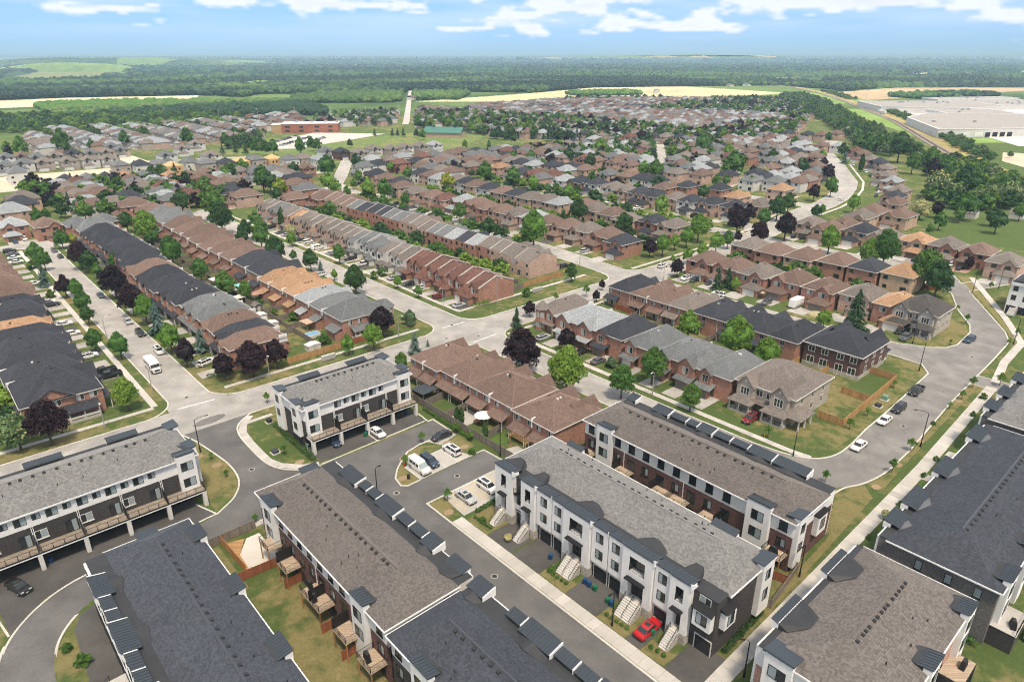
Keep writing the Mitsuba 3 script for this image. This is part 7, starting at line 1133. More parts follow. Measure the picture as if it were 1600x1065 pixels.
CARS = [('bus', 'white', 37.4, 180, -90, 'white shuttle bus driving down the street past the dark-roofed houses'), ('sedan', 'carsilver', 62.6, 82.6, -90, 'silver saloon between the yellow hatched bays'), ('suv', 'carwhite', 67.6, 82.4, -90, 'white crossover beside the silver saloon in the hatched bays'), ('van', 'carwhite', 61.9, 96.2, -90, 'white passenger van in the corner parking bay'), ('suv', 'carblue', 64.6, 96.6, -90, 'dark blue crossover parked beside the white van'), ('suv', 'carwhite', 70.4, 97, 90, 'white crossover at the inner end of the van bays'), ('sedan', 'carblack', 72.2, 103, 180, 'black saloon parked by the grey board fence'), ('sedan', 'carwhite', 62.9, 113.2, -90, 'white saloon under the corner townhouse balconies'), ('sedan', 'carred', 62.4, 41.4, 0, 'bright red saloon on the driveway of the white row'), ('hatch', 'carblue', 54.2, 116.0, -90, 'dark blue car half inside a corner townhouse garage'),
 ('suv', 'carmaroon', 127.2, 63.6, 180, 'maroon car outside the stone paired house'), ('sedan', 'carwhite', 133.6, 42.8, 180, 'white saloon first along the kerb of the new road'), ('sedan', 'carwhite', 148.6, 43.6, 180, 'white coupe behind the black crossover on the new road'), ('suv', 'carblack', 156.6, 43.7, 180, 'black crossover parked beside the utility boxes'), ('pickup', 'carblack', 169, 44.4, 180, 'black pickup farthest up the row on the new road'), ('suv', 'carblue', 214.3, 46.6, 175, 'blue crossover on the bend below the craftsman house'), ('suv', 'carblack', 207.0, 62.2, 180, 'black crossover on the craftsman house driveway'), ('pickup', 'cargrey', 203.0, 59.2, 180, 'grey pickup on the craftsman house driveway'),
 ('suv', 'carwhite', 293.5, 76.5, 180, 'white crossover on a drive at the end of the lane'), ('sedan', 'carblack', 291, 72.6, 180, 'dark saloon beside the white crossover at the lane end'), ('suv', 'carblack', 291, 88, 180, 'dark car on a drive beside the big broadleaf trees'), ('suv', 'carwhite', 203.6, 133.8, 180, 'white crossover under the first garage of the court'), ('suv', 'carblack', 204.2, 130.4, 180, 'black crossover beside the white one at the first court garage'), ('hatch', 'carblack', 205.4, 125.2, 180, 'dark hatchback beside the court conifers'), ('suv', 'carwhite', 196.6, 116, 95, 'white crossover crossing the court'), ('suv', 'cargrey', 201, 101, 180, 'dark grey crossover beside the rubbish container'), ('suv', 'carwhite', 210, 149, 3, 'white car driving along the main street by the crossing'),
 ('suv', 'carblack', 292, 138.4, 180, 'black car on a lane drive by the purple maples'), ('sedan', 'carblack', 292.5, 134.6, 180, 'second dark car on the lane drive by the purple maples'), ('suv', 'cargrey', 42, 329.5, -90, 'dark crossover at the far end of the bus street'), ('sedan', 'carblack', 42, 317.4, -90, 'dark saloon second from the far end of the bus street'), ('sedan', 'carblue', 41.9, 253, -90, 'navy saloon parked at the kerb under a purple maple'), ('sedan', 'carsilver', 41.9, 220.4, -90, 'silver car at the kerb before the blue spruce'), ('suv', 'carblack', 41.8, 207.4, -90, 'black car at the kerb below the blue spruce'), ('suv', 'carwhite', 41.8, 190.2, -90, 'white crossover at the kerb nearest the bus'),
 ('hatch', 'carwhite', 36.4, 361, -90, 'white car outside the end house of the bus street'), ('hatch', 'carwhite', 42, 359, -90, 'second white car outside the end house of the bus street'), ('sedan', 'cargrey', 45.6, 358, -90, 'grey car beside two white ones at the street end'), ('suv', 'carblack', 28.2, 340.5, 0, 'black car on the farthest left drive of the bus street'), ('sedan', 'cargrey', 28.2, 334, 0, 'dark car second on the farthest left drives'), ('sedan', 'carwhite', 28, 327.5, 0, 'white car third on the farthest left drives'), ('sedan', 'carwhite', 27.6, 319.6, 0, 'white car beside the clipped green bush'), ('sedan', 'carwhite', 27.4, 283, 0, 'white car half hidden by the blue spruce'), ('suv', 'carblack', 27.6, 253, 0, 'black crossover on a left drive with a white car behind'), ('suv', 'carwhite', 27.2, 256, 0, 'white crossover behind the black one on a left drive'), ('sedan', 'carwhite', 27, 230.6, 0, 'white saloon on the pink paved drive'), ('sedan', 'carwhite', 27, 220.6, 0, 'white saloon two drives behind the parked white crossover'), ('suv', 'carwhite', 26.8, 199, 0, 'white crossover on the drive above the two black pickups'), ('pickup', 'carblack', 27.4, 185.6, 180, 'black pickup with cover, farther of the pair by the corner house'), ('pickup', 'carblack', 27.8, 182, 180, 'black pickup, nearer of the pair by the corner house'),
 ('suv', 'carwhite', 48.8, 174, 20, 'white crossover beneath the purple maples'), ('van', 'carwhite', 124.6, 261, 0, 'white van on a drive of the long attached row'), ('pickup', 'carwhite', 126, 227.2, 0, 'white pickup on a drive of the long attached row'), ('suv', 'carwhite', 107.2, 225.4, 180, 'white car behind the street conifers'), ('sedan', 'carsilver', 125.4, 204.4, 0, 'silver car on the drive left of the red-brown houses'), ('suv', 'carblack', 127.4, 201.6, 0, 'black car on the drive left of the red-brown houses'), ('sedan', 'carsilver', 125, 165.4, 0, 'pale saloon beside the corner spruce and maple'), ('wagon', 'carsilver', 126.2, 127.8, 0, 'silver estate car outside the tower house'), ('sedan', 'carblack', 126.9, 113.6, 0, 'black saloon outside the pale-roofed house'), ('sedan', 'cargrey', 125.6, 106.6, 0, 'dark grey saloon beside the low blue shrub'), ('suv', 'carblack', 182, 174, 0, 'black car behind the tan gable house'), ('sedan', 'carblack', 105.2, 121, 180, 'black car under the big purple maple'), ('sedan', 'carblack', 105.4, 97.6, 180, 'dark car under the big light-green tree'), ('sedan', 'carblack', -1.6, 109.6, -70, 'black saloon on the left garage apron'), ('suv', 'carblue', 48.9, 45.6, -90, 'dark car parked on the private road beside the nearest dark roofs'), ('suv', 'carblue', 106, 38.4, 180, 'dark blue crossover at the end of the brown-roofed row'), ('suv', 'carwhite', 101.6, 5.2, 0, 'white car at the lowest edge beside the rear balcony'), ('suv', 'carwhite', 532, 217, 40, 'white car on the far bend'), ('suv', 'carwhite', 504, 196, 220, 'white car on a far bend drive'), ('suv', 'carblack', 489, 186.5, 215, 'dark car on a far bend drive'), ('sedan', 'carblack', 450, 165.5, 205, 'first of three dark cars at the near end of the bend'), ('suv', 'cargrey', 437, 160.5, 205, 'second of three dark cars at the near end of the bend'), ('suv', 'carblue', 419, 154.5, 200, 'third of three dark cars at the near end of the bend'), ('suv', 'carwhite', 392, 163.2, 15, 'white crossover at the bend junction')]
for c in CARS: vehicle(*c)
cn = {}
for i, (kind, x, y, w, d, face, roof, wall, row) in enumerate(hs[:250]):
    if row in ('bus_west', 'brick_west', 'brick_east', 'court_west', 'west_back', 'new_row', 'site_row', 'bus_east') or kind in ('new', 'frame') or rng.random() > .46: continue
    f_ = Frame((x, y), FACE[face]); off = d / 2 + {'det': 6.6, 'town': 5.6}.get(kind, 4.2); p = f_((np.array([[(-w * .16 if kind == 'det' else 0) + rng.uniform(-.5, .5), -off, 0]]), np.zeros((0, 3), int)))[0][0]
    if any(math.hypot(p[0] - c[2], p[1] - c[3]) < 4.5 for c in CARS): continue
    t_ = rng.choice(['suv', 'suv', 'sedan', 'hatch', 'van' if i % 7 == 0 else 'suv']); c_ = rng.choice(['carwhite', 'carblack', 'cargrey', 'carsilver', 'carblack', 'carwhite', 'carblue', 'carmaroon']); n = cn[row] = cn.get(row, 0) + 1
    vehicle(t_, c_, p[0], p[1], math.degrees(FACE[face]) + (90 if rng.random() < .6 else -90), f"{dict(carwhite='white', carblack='black', cargrey='grey', carsilver='silver', carblue='dark blue', carmaroon='maroon')[c_]} {dict(suv='crossover', sedan='saloon', hatch='hatchback', van='van')[t_]} on a drive, {ORD[n - 1]} nearest in {ROWS[row]}", .03)
for i, (x, y) in enumerate(((38.4, 158), (39.5, 232), (36.6, 236), (106, 146.5), (113.5, 154), (114, 142), (66, 89.6), (54.3, 92.6), (37.6, 118), (192, 146), (203, 42.5), (150, 40.2), (53.6, 64))):
    k = thing('manhole_cover', f"round iron manhole cover in the carriageway, {['at the bus street mouth', 'halfway up the bus street', 'beside another halfway up the bus street', 'left in the wide junction', 'at the middle street mouth', 'at the side of the tower house', 'in the hatched bay lane', 'beyond the private road lamp', 'on the entrance road', 'in the crossing', 'on the new side street mouth', 'beside the parked saloons', 'on the private road'][i]}", 'manhole cover'); ent('lid', tube([[x, y, .0], [x, y, .03]], .42, 14), 'plain', 'charcoal', k); ent('ring', tube([[x, y, .0], [x, y, .022]], .58, 14), 'concrete', 'pad', k)
for i in range(30):
    r_, q = divmod(i, 10); vehicle('suv' if (i * 7) % 3 else 'sedan', ['carblack', 'cargrey', 'carsilver', 'carblue', 'carwhite', 'carblack'][(i * 5) % 6], 262 + q * 5.6 + r_ * 7, 628 + q * 5.2 - r_ * 16, -45, f'car in the school car park, {ORD[q]} along the {ORD[r_]} line from the left', .07)
# ------------------------------------------------------------------ street furniture
def lamp(x, y, deg, h, black, lab):
    k = thing('street_lamp', lab, 'street lamp', 'black lamp posts of the estate' if black else 'grey street lamps of the older streets'); f = Frame((x, y), math.radians(deg)); c = 'black' if black else 'polegrey'
    ent('pole', f(tube([[0, 0, 0], [0, 0, h]], [.11, .07], 8)), 'plain', c, k); ent('base', f(tube([[0, 0, 0], [0, 0, .9]], .15, 8)), 'plain', c, k)
    n = .75 if h < 7 else 2.2; ent('arm', f(tube([[0, 0, h - .1], [n * .35, 0, h + .25], [n, 0, h + .2]], .045, 6)), 'plain', c, k)
    ent('lamp_head', f(hexa([[n - .15, -.13, h + .12], [n + .5, -.15, h + .12], [n + .5, .15, h + .12], [n - .15, .13, h + .12]], [[n - .1, -.08, h + .27], [n + .42, -.1, h + .23], [n + .42, .1, h + .23], [n - .1, .08, h + .27]])), 'plain', c if black else 'offwhite', k)
for a in ((32.4, 131.1, 0, 7.4, 1, 'tall black lamp post by the mulched saplings at the estate entrance'), (51.0, 93.7, 0, 6.2, 1, 'black lamp post beyond the brown roof edge on the private road'), (76.6, 89.2, 200, 6.2, 1, 'black lamp post at the corner of the white row'), (88.6, 32.6, 180, 6, 1, 'black lamp post beside the long footpath'), (65.6, 28.4, 120, 6, 1, 'black lamp post at the lower end of the long footpath'), (120.6, 50.2, 40, 5.5, 1, 'black lamp post behind the far brown roof'), (143.5, 34.5, 110, 7.8, 1, 'black lamp post with long arm on the dry verge'), (182.9, 48.6, 20, 7.8, 1, 'black lamp post with arm at the side street corner'), (264.8, 60.4, 90, 7.5, 1, 'black lamp post on the dry verge at the far bend'), (275.3, 55.6, 90, 7.5, 1, 'second black lamp post at the far bend by the townhouses'), (221, 37.6, 100, 7.5, 1, 'black lamp post on the outer verge of the bend'), (200.8, 56.6, -60, 7, 1, 'black lamp post in front of the craftsman house'), (59.5, 45.4, 180, 6, 1, 'black lamp post in the white row front bed'),
  (57.6, 155.3, -90, 6, 0, 'grey street lamp in front of the purple maples'), (34.0, 211.6, 0, 6, 0, 'grey street lamp halfway up the bus street'), (20.5, 155, -90, 6, 0, 'grey street lamp outside the long-porch corner house'), (33.4, 166.5, 0, 7, 0, 'grey pole at the bus street corner'), (120.6, 167.8, 180, 6.5, 0, 'grey street lamp at the middle street corner'), (96.3, 156.2, -90, 7, 0, 'grey street lamp beside the turret house verge'), (136, 159.4, -90, 9, 0, 'tall grey pole beside the corner spruce'), (188.0, 171.3, 0, 8, 0, 'grey street lamp behind the tan gable house'), (197, 138.8, 180, 7, 0, 'grey pole at the court corner'), (121, 85.5, 180, 6, 0, 'grey street lamp on the lawn of the grey-roofed houses'), (293.5, 142.3, 180, 7, 0, 'grey street lamp by the lane'), (341, 170.5, -90, 7, 0, 'grey street lamp at the far bend junction')): lamp(*a)
def sign(x, y, lab):
    k = thing('street_sign', lab, 'street sign'); ent('pole', tube([[x, y, 0], [x, y, 2.8]], .035, 6), 'plain', 'steel', k); ent('sign_plate', Frame((x, y, 0), .5)(bx(-.45, .45, -.02, .02, 2.5, 2.75)), 'plain', 'boxgreen', k); ent('second_plate', Frame((x, y, 0), 2.07)(bx(-.45, .45, -.02, .02, 2.8, 3.02)), 'plain', 'boxgreen', k)
sign(48.0, 114.9, 'green street-name sign beside the corner townhouse hedge')
for (x, y, s_, h, c, lab) in ((159.8, 47.9, 1.2, 1.1, 'boxgreen', 'pale green transformer box by the new road'), (155.2, 47.6, 1.3, .6, 'charcoal', 'low dark utility box by the new road'), (43.6, 120.7, 1.2, .7, 'capblue', 'dark utility box on the corner townhouse lawn'), (48.0, 133.6, 1.1, .8, 'charcoal', 'dark utility box at the far end of the corner townhouse hedge')):
    k = thing('utility_box', lab, 'utility box'); ent('base', bx(x - s_ * .7, x + s_ * .7, y - s_ * .7, y + s_ * .7, 0, .12), 'concrete', 'concrete', k); ent('cabinet', hexa([[x - s_ / 2, y - s_ / 2, .12], [x + s_ / 2, y - s_ / 2, .12], [x + s_ / 2, y + s_ / 2, .12], [x - s_ / 2, y + s_ / 2, .12]], [[x - s_ * .46, y - s_ * .46, h], [x + s_ * .46, y - s_ * .46, h], [x + s_ * .46, y + s_ * .46, h + .1], [x - s_ * .46, y + s_ * .46, h + .1]]), 'plain', c, k)
for (x, y, lab) in ((73.7, 155.2, 'pale double mailbox cabinet before the orange wood fence'), (154, 159.4, 'white double mailbox cabinet before the far wood fence')):
    k = thing('mailbox_cabinet', lab, 'mailbox')
    for i in range(3):
        b_ = ent('box', bx(x - 1.9 + i * 1.3, x - .7 + i * 1.3, y - .35, y + .35, .35, 1.6), 'plain', 'pale', k)
        for j in range(3): ent('door', bx(x - 1.85 + i * 1.3 + j * .38, x - 1.5 + i * 1.3 + j * .38, y - .37, y - .35, .5, 1.5), 'plain', 'steel', b_)
    ent('stand', bx(x - 1.9, x + 1.9, y - .1, y + .1, 0, .35), 'plain', 'steel', k)
for (x, y, c, lab) in ((60.3, 99.0, 'redplast', 'red fire hydrant on the grass island behind the van'), (123.4, 58, 'yellow', 'yellow fire hydrant on the stone house verge')):
    k = thing('fire_hydrant', lab, 'fire hydrant'); ent('body', tube([[x, y, 0], [x, y, .62], [x, y, .75]], [.13, .13, .05], 8), 'plain', c, k); ent('outlet', tube([[x - .22, y, .45], [x + .22, y, .45]], .06, 6), 'plain', c, k)
k = thing('waste_bin', 'dark round bin on the dry grass island before the van', 'bin'); ent('body', tube([[58.6, 95.0, .02], [58.6, 95.0, .85]], [.3, .33], 10), 'plain', 'charcoal', k); ent('lid', tube([[58.6, 95.0, .85], [58.6, 95.0, .95]], [.35, .2], 10), 'plain', 'black', k)
# ------------------------------------------------------------------ fences: posts and board panels, each panel a part
def fence(lab, pts, h=1.8, c='wood', step=2.4, rails=True, board=.15):
    k = thing('board_fence', lab, 'fence')
    for (a, b) in zip(pts[:-1], pts[1:]):
        a, b = np.array(a, float), np.array(b, float); L = np.linalg.norm(b - a); n = max(1, round(L / step)); ang = math.atan2(b[1] - a[1], b[0] - a[0])
        for i in range(n + 1):
            p = a + (b - a) * i / n; ent('post', Frame((p[0], p[1]), ang)(bx(-.07, .07, -.07, .07, 0, h + .12)), 'wood', c, k)
        for i in range(n):
            p = a + (b - a) * i / n; s_ = L / n; m = int(s_ / board); f = Frame((p[0], p[1]), ang)
            bs = [bx(.07 + j * (s_ - .14) / m, .07 + (j + .94) * (s_ - .14) / m, -.02 + .015 * (j % 2), .01 + .015 * (j % 2), .06, h - .04) for j in range(m)]
            q = ent('panel', f(cat(*bs)), 'wood', c, k); ent('rail', f(cat(bx(.07, s_ - .07, -.05, .05, h - .04, h + .03), bx(.07, s_ - .07, .03, .07, .4, .5))), 'wood', c, q)
fence('new golden board fence around the back lawn of the stone paired house', [(139.8, 54.4), (139.8, 48.9), (172.2, 50.2), (172.2, 56.4)], c='woodnew'); fence('golden board fence dividing the two new back lawns', [(155.6, 56.4), (155.6, 49.7)], c='woodnew'); fence('golden fence between the dark grey and plum brick houses', [(160.2, 71.6), (165, 71.6)], c='woodnew'); fence('short golden screen fence behind the plum brick house', [(159.8, 63.9), (164.9, 63.9)], c='woodnew')
fence('orange board fence along the main street beside the purple maples', [(64.6, 159.9), (80, 160.1)], c='woodnew'); fence('red-brown board fence continuing below the grey-roofed corner house', [(80.1, 160.3), (92, 160.6)], c='woodred'); fence('pale old board fence at the corner of the red-brown houses', [(142, 164.6), (153.4, 166)], c='woodgrey'); fence('bright orange board fence below the tan gable house', [(153.6, 166.2), (174, 167)], c='woodnew')
fence('long grey weathered board fence between the estate parking and the brick gardens', [(77.4, 121), (77.4, 82)], c='woodgrey'); fence('grey board fence between the first two brick gardens', [(77.6, 116.6), (84, 117.4)], c='woodgrey'); fence('grey board fence beside the paved brick garden', [(77.6, 109), (84.8, 109.6)], c='woodgrey'); fence('grey board fence beside the putting-green garden', [(77.6, 96.2), (84.8, 97)], c='woodgrey'); fence('orange board screen at the side of the brick row', [(78.2, 122.4), (84.2, 122.6)], c='woodnew')
fence('grey retaining fence above the walled patio', [(20.2, 99.9), (30.8, 99.9)], 1.7, 'woodgrey'); fence('brown board fence between the patio and the dry lawn', [(25, 99.6), (25.3, 90.2)], 1.7, 'wood'); fence('red-brown board fence across the back lawn', [(20.8, 89.2), (30.8, 88.4)], 1.7, 'woodred'); fence('short red-brown screen under the middle decks', [(28.4, 82.9), (31, 82.9)], 1.7, 'woodred'); fence('second red-brown screen under the near decks', [(28.4, 71.2), (31, 71.2)], 1.7, 'woodred'); fence('large red-brown screen at the corner deck', [(28.2, 65.2), (31, 65.2)], 1.7, 'woodred')
fence('grey board fence round the end garden of the white row', [(78.5, 33.7), (79.2, 32.2), (89.6, 33.4), (88, 37.6)], 1.6, 'woodgrey'); fence('reddish fence dividing the two end gardens', [(84.6, 37), (85.6, 33)], 1.6, 'woodred'); fence('red-brown fence beside the big trees at the bend', [(255.9, 79.5), (257.6, 76)], 1.8, 'woodred', 2.2); fence('second red-brown fence section beside the big trees', [(256.2, 75), (257.5, 68)], 1.8, 'woodred', 2.2); fence('brown fence behind the tower house gardens', [(160.9, 131), (160.5, 123.2)], 1.8, 'woodred')
for (x, y0, y1, lab) in ((75.6, 164, 342, 'long grey fence between the bus street and turret house gardens'), (154.6, 72, 134, 'grey fence between the tower house gardens and the dark-roofed gardens'), (155, 170, 340, 'grey fence behind the long attached row'), (232.5, 190, 345, 'grey fence behind the garage-fronted row'), (4, 166, 330, 'grey fence along the far left gardens')): fence(lab, [(x, y0), (x, y1)], 1.7, 'woodgrey', 4.6, board=.5)
for i, y in enumerate(range(180, 330, 9)):
    fence(f'grey cross fence in the bus street gardens, {ORD[i]} from the main street', [(68.5, y), (75.5, y)], 1.6, 'woodgrey', 3.5, board=.35); fence(f'grey cross fence in the middle street gardens, {ORD[i]} from the main street', [(75.7, y + 3), (82.6, y + 3)], 1.6, 'woodgrey', 3.5, board=.35)
for i, y in enumerate((80, 87, 95.5, 103.8, 112.8, 122)): fence(f'grey cross fence below the dark-roofed houses, {ORD[i]} from the new road', [(154.8, y), (162.4, y)], 1.6, 'woodgrey', 3.8, board=.35)
# ------------------------------------------------------------------ garden things
def shed_(x, y, w, d, h, lab, wall='offwhite', roof='offwhite', rz=.3):
    k = thing('garden_shed', lab, 'shed'); f = Frame((x, y), .05); ent('wall', f(bx(-w / 2, w / 2, -d / 2, d / 2, 0, h)), 'plain', wall, k); ent('roof', f(gable(-w / 2, w / 2, -d / 2, d / 2, h, rz, over=.15)), 'plain', roof, k); ent('door', f(bx(-.5, .5, -d / 2 - .04, -d / 2, 0, h * .85)), 'plain', 'pale', k); ent('gable_end', f(tri_end(-w / 2, w / 2, -d / 2 + .02, h, rz)), 'plain', wall, k)
shed_(72.6, 195.5, 2.8, 2.8, 2.2, 'white garden shed, farther of the two in the bus street gardens'); shed_(72.4, 187, 2.8, 2.6, 2.1, 'white garden shed, nearer of the two in the bus street gardens'); shed_(74.0, 164.6, 3.6, 2.4, 1.7, 'low white shed behind the orange board fence'); shed_(75.0, 204, 2.6, 2.6, 2.3, 'grey gabled shed in the gardens beside the popup canopy', 'greysiding', 'r_u', .8)
def canopy(x, y, w, d, h, c, lab, peak=.7):
    k = thing('garden_canopy', lab, 'canopy'); f = Frame((x, y), .1); ent('canopy_top', f(hip(-w / 2, w / 2, -d / 2, d / 2, h, peak, over=.1, t=.08)), 'plain', c, k)
    for a in (-1, 1):
        for b in (-1, 1): ent('leg', f(tube([[a * (w / 2 - .1), b * (d / 2 - .1), 0], [a * (w / 2 - .1), b * (d / 2 - .1), h]], .05, 5)), 'plain', 'steel', k)
canopy(80.2, 226.9, 5.4, 4, 2.5, 'awning', 'flat turquoise awning behind the tan-roofed houses', .25); canopy(80.6, 179.6, 4.2, 4, 2.5, 'bricktan', 'beige flat canopy in a garden below the grey roof', .2); canopy(79.9, 215, 4.6, 4, 2.5, 'brickrust', 'red-brown gazebo in the middle of the gardens', .6); canopy(74.4, 224.4, 3.6, 3.4, 2.4, 'pale', 'grey pop-up canopy in the bus street gardens'); canopy(73.8, 215.6, 3.2, 3.2, 2.3, 'offwhite', 'white pop-up canopy in the bus street gardens'); canopy(80.4, 120.4, 4.8, 4.2, 2.4, 'capblue', 'dark flat-topped gazebo beside the corner townhouse', .3); canopy(75.5, 240, 4, 3.4, 2.4, 'offwhite', 'white canopy behind the dark-roofed bus street houses')
k = thing('swimming_pool', 'round-cornered blue pool cover in a fenced garden', 'pool'); ent('wall', rbox(-2.4, 2.4, 1.5, 1.5, 0, .9), 'plain', 'offwhite', k); scene[k + '__wall'] = mikit.ply((lambda m: (m[0] + [78, 173.5, 0], m[1]))(rbox(-2.4, 2.4, 1.5, 1.5, 0, .9)), 'm_plain', uv=np.tile([PIDX['offwhite'] + .5, .5], (16, 1))); ent('water', flat(sbox(75.8, 172.2, 80.2, 174.8), .92), 'plain', 'poolblue', k)
k = thing('parasol', 'round white parasol over the garden table', 'parasol'); V, F = tube([[82.3, 101.4, 2.35], [82.3, 101.4, 2.4], [82.3, 101.4, 3.0]], [2.0, 2.0, .06], 10); ent('canopy_top', (V, F), 'plain', 'white', k); ent('pole', tube([[82.3, 101.4, 0], [82.3, 101.4, 2.9]], .04, 6), 'plain', 'steel', k)
k = thing('garden_table', 'square garden table below the white parasol', 'table'); ent('top', bx(81, 82.2, 102.2, 103.4, .7, .76), 'wood', 'wood', k); [ent('leg', bx(a, a + .08, b, b + .08, 0, .7), 'wood', 'wood', k) for a in (81.05, 82.05) for b in (102.25, 103.25)]
k = thing('pergola', 'light wood pergola against the last brick house', 'pergola'); [ent('post', bx(a, a + .14, b, b + .14, 0, 2.4), 'wood', 'woodnew', k) for a in (81.0, 84.2) for b in (86.6, 91.2)]; [ent('beam', bx(80.7, 84.6, b, b + .1, 2.4, 2.58), 'wood', 'woodnew', k) for b in (86.66, 91.26)]; [ent('rafter', bx(80.8 + i * .5, 80.88 + i * .5, 86.2, 91.8, 2.58, 2.72), 'wood', 'woodnew', k) for i in range(8)]
struct('putting_green', flat(affinity.scale(Point(81.6, 94.2).buffer(1), 2.6, 1.9), .03), 'grass', 'turf', 'bright green putting patch in a brick garden', seed=0)
struct('patio', flat(sbox(78, 103.5, 84.4, 109), .03), 'concrete', 'pad', 'pale paved patio behind the brick row'); struct('patio', flat(P_((26, 90.2), (30.8, 90), (30.8, 98.4), (28.6, 98.4), (26.2, 95)), .035), 'concrete', 'kerb', 'pale paved patio below the corner deck', seed=.9); struct('patio', flat(P_((78, 83.5), (82, 83.5), (82, 90), (78, 91)), .03), 'concrete', 'pad', 'pale triangular paving by the putting patch'); struct('patio', flat(P_((25.4, 90.2), (26, 90.2), (26.2, 95), (28.4, 98.6), (25.4, 99.4)), .04), 'wood', 'woodnew', 'strip of light boards beside the walled patio')
struct('back_lawn', flat(sbox(78, 110, 84.5, 116.6), .02), 'grass', 'lawn', 'small green lawn in the first brick garden', seed=.2); struct('back_lawn', flat(P_((140, 49.3), (155.4, 50), (155.4, 56.4), (149.2, 56.6), (149.2, 62), (140, 55)), .024), 'grass', 'lawn', 'patchy back lawn of the stone paired house', seed=.55); struct('back_lawn', flat(P_((155.8, 50), (172, 50.4), (172, 56.4), (165, 56.5), (155.8, 56.5)), .024), 'grass', 'lawn', 'bright back lawn of the plum brick house', seed=.05)
k = thing('cargo_trailer', 'white enclosed trailer parked on a court drive', 'trailer'); f = Frame((205.6, 93.4), math.pi); ent('body', f(rbox(-3, 3, 1.2, 1.2, .5, 2.9, -3, 2.6)), 'plain', 'white', k, smooth=30); ent('skirt', f(bx(-2.9, 2.8, -1.21, 1.21, .5, 1.2)), 'plain', 'steel', k); ent('drawbar', f(tube([[3, 0, .5], [4.2, 0, .45]], .05, 5)), 'plain', 'charcoal', k); wheelset(k, f, (-.4, .5), 1.2, .35)
k = thing('rubbish_container', 'brown container heaped with rubbish on a court drive', 'skip'); f = Frame((207.2, 105.2), 0); ent('body', f(hexa([[-2.8, -1.1, .1], [2.8, -1.1, .1], [2.8, 1.1, .1], [-2.8, 1.1, .1]], [[-3, -1.2, 1.7], [3, -1.2, 1.7], [3, 1.2, 1.7], [-3, 1.2, 1.7]])), 'plain', 'doorbrown', k); ent('rubbish', f((lambda m: (m[0] * [2.5, .95, .45] + [0, 0, 1.7], m[1]))(CORE)), 'plain', 'bricktan', k)
for i in range(5): bin_(206.4 + (i % 3) * .9, 88.6 + (i // 3) * 1.0, 'binblue', f'blue bin on the court drive beside the sand, {ORD[i]} of five', 0)
k = thing('sand_pile', 'low pile of yellow sand on a court drive', 'pile'); ent('sand', (lambda m: (np.maximum(m[0] * [2.6, 2.4, .9], [-9, -9, 0]) + [203.4, 85.4, 0], m[1]))(CORE), 'concrete', 'hay', k)
k = thing('person', 'person in dark clothes walking across the wide junction', 'person')
import manifold3d as m3
def body_mesh(bones):
    sp = lambda p, r: m3.Manifold.sphere(r, 12).translate(list(p)); M_ = m3.Manifold()
    for (a, ra, b, rb) in bones: M_ = M_ + m3.Manifold.batch_hull([sp(a, ra), sp(b, rb)])
    me = M_.refine_to_length(.05).to_mesh(); t = trimesh.Trimesh(me.vert_properties[:, :3], me.tri_verts, process=False); trimesh.smoothing.filter_taubin(t, iterations=6); return np.array(t.vertices), np.array(t.faces)
fp = Frame((107.3, 134.2), 1.9)
ent('body', fp(body_mesh([((0, 0, .92), .13, (0, 0, 1.2), .13), ((0, 0, 1.2), .13, (0, .02, 1.40), .12), ((-.15, 0, 1.42), .06, (.15, 0, 1.42), .06), ((0, 0, 1.45), .05, (0, .02, 1.58), .05), ((.08, 0, .92), .09, (.09, .22, .5), .06), ((.09, .22, .5), .06, (.09, .30, .08), .045), ((.09, .30, .06), .04, (.09, .44, .05), .03), ((-.08, 0, .92), .09, (-.09, -.08, .5), .06), ((-.09, -.08, .5), .06, (-.09, -.36, .12), .045), ((-.09, -.36, .1), .04, (-.09, -.26, .04), .03), ((.17, 0, 1.4), .05, (.22, -.14, 1.14), .04), ((.22, -.14, 1.14), .04, (.22, -.06, .9), .03), ((-.17, 0, 1.4), .05, (-.22, .12, 1.14), .04), ((-.22, .12, 1.14), .04, (-.2, .3, .98), .03)])), 'plain', 'charcoal', k, smooth=True)
ent('head', fp((lambda m: (m[0] * [.085, .1, .12] + [0, .03, 1.68], m[1]))(CORE)), 'plain', 'skin', k, smooth=True); ent('hair', fp((lambda m: (m[0] * [.092, .1, .1] + [0, .0, 1.72], m[1]))(CORE)), 'plain', 'black', k, smooth=True)
for s_ in (.22, -.2): ent('hand', fp((lambda m: (m[0] * [.035, .05, .07] + [s_, -.04 if s_ > 0 else .33, .86 if s_ > 0 else .95], m[1]))(CORE)), 'plain', 'skin', k, smooth=True)
# ------------------------------------------------------------------ far buildings
k = thing('school_building', 'flat-roofed red and tan brick school behind the playing field', 'school'); f = Frame((352, 708), -.58)
ent('wall', f(bx(-34, 24, -13, 13, 0, 9)), 'brick', 'schoolbrick', k); ent('tan_wing', f(bx(-44, -34.02, -13.5, 6, 0, 8.4)), 'brick', 'tanwall', k); ent('roof', f(cat(bx(-34.3, 24.3, -13.3, 13.3, 9, 9.5), bx(-44.3, -34.4, -13.8, 6.3, 8.4, 8.8))), 'plain', 'flatwhite', k)
for u in (-28, -14, 2, 16):
    for z in (1.2, 5.2): ent('window', f(bx(u - 2.2, u + 2.2, -13.06, -13, z, z + 1.9)), 'glass', 'glass', k)
for u, v in ((-20, 2), (-4, -4), (10, 3), (22, -2)): ent('roof_unit', f(bx(u - 1.5, u + 1.5, v - 1.2, v + 1.2, 9.5, 11)), 'plain', 'steel', k)
k = thing('park_hall', 'long hall with green metal roof beside the playground', 'hall'); f = Frame((425, 577), -.95)
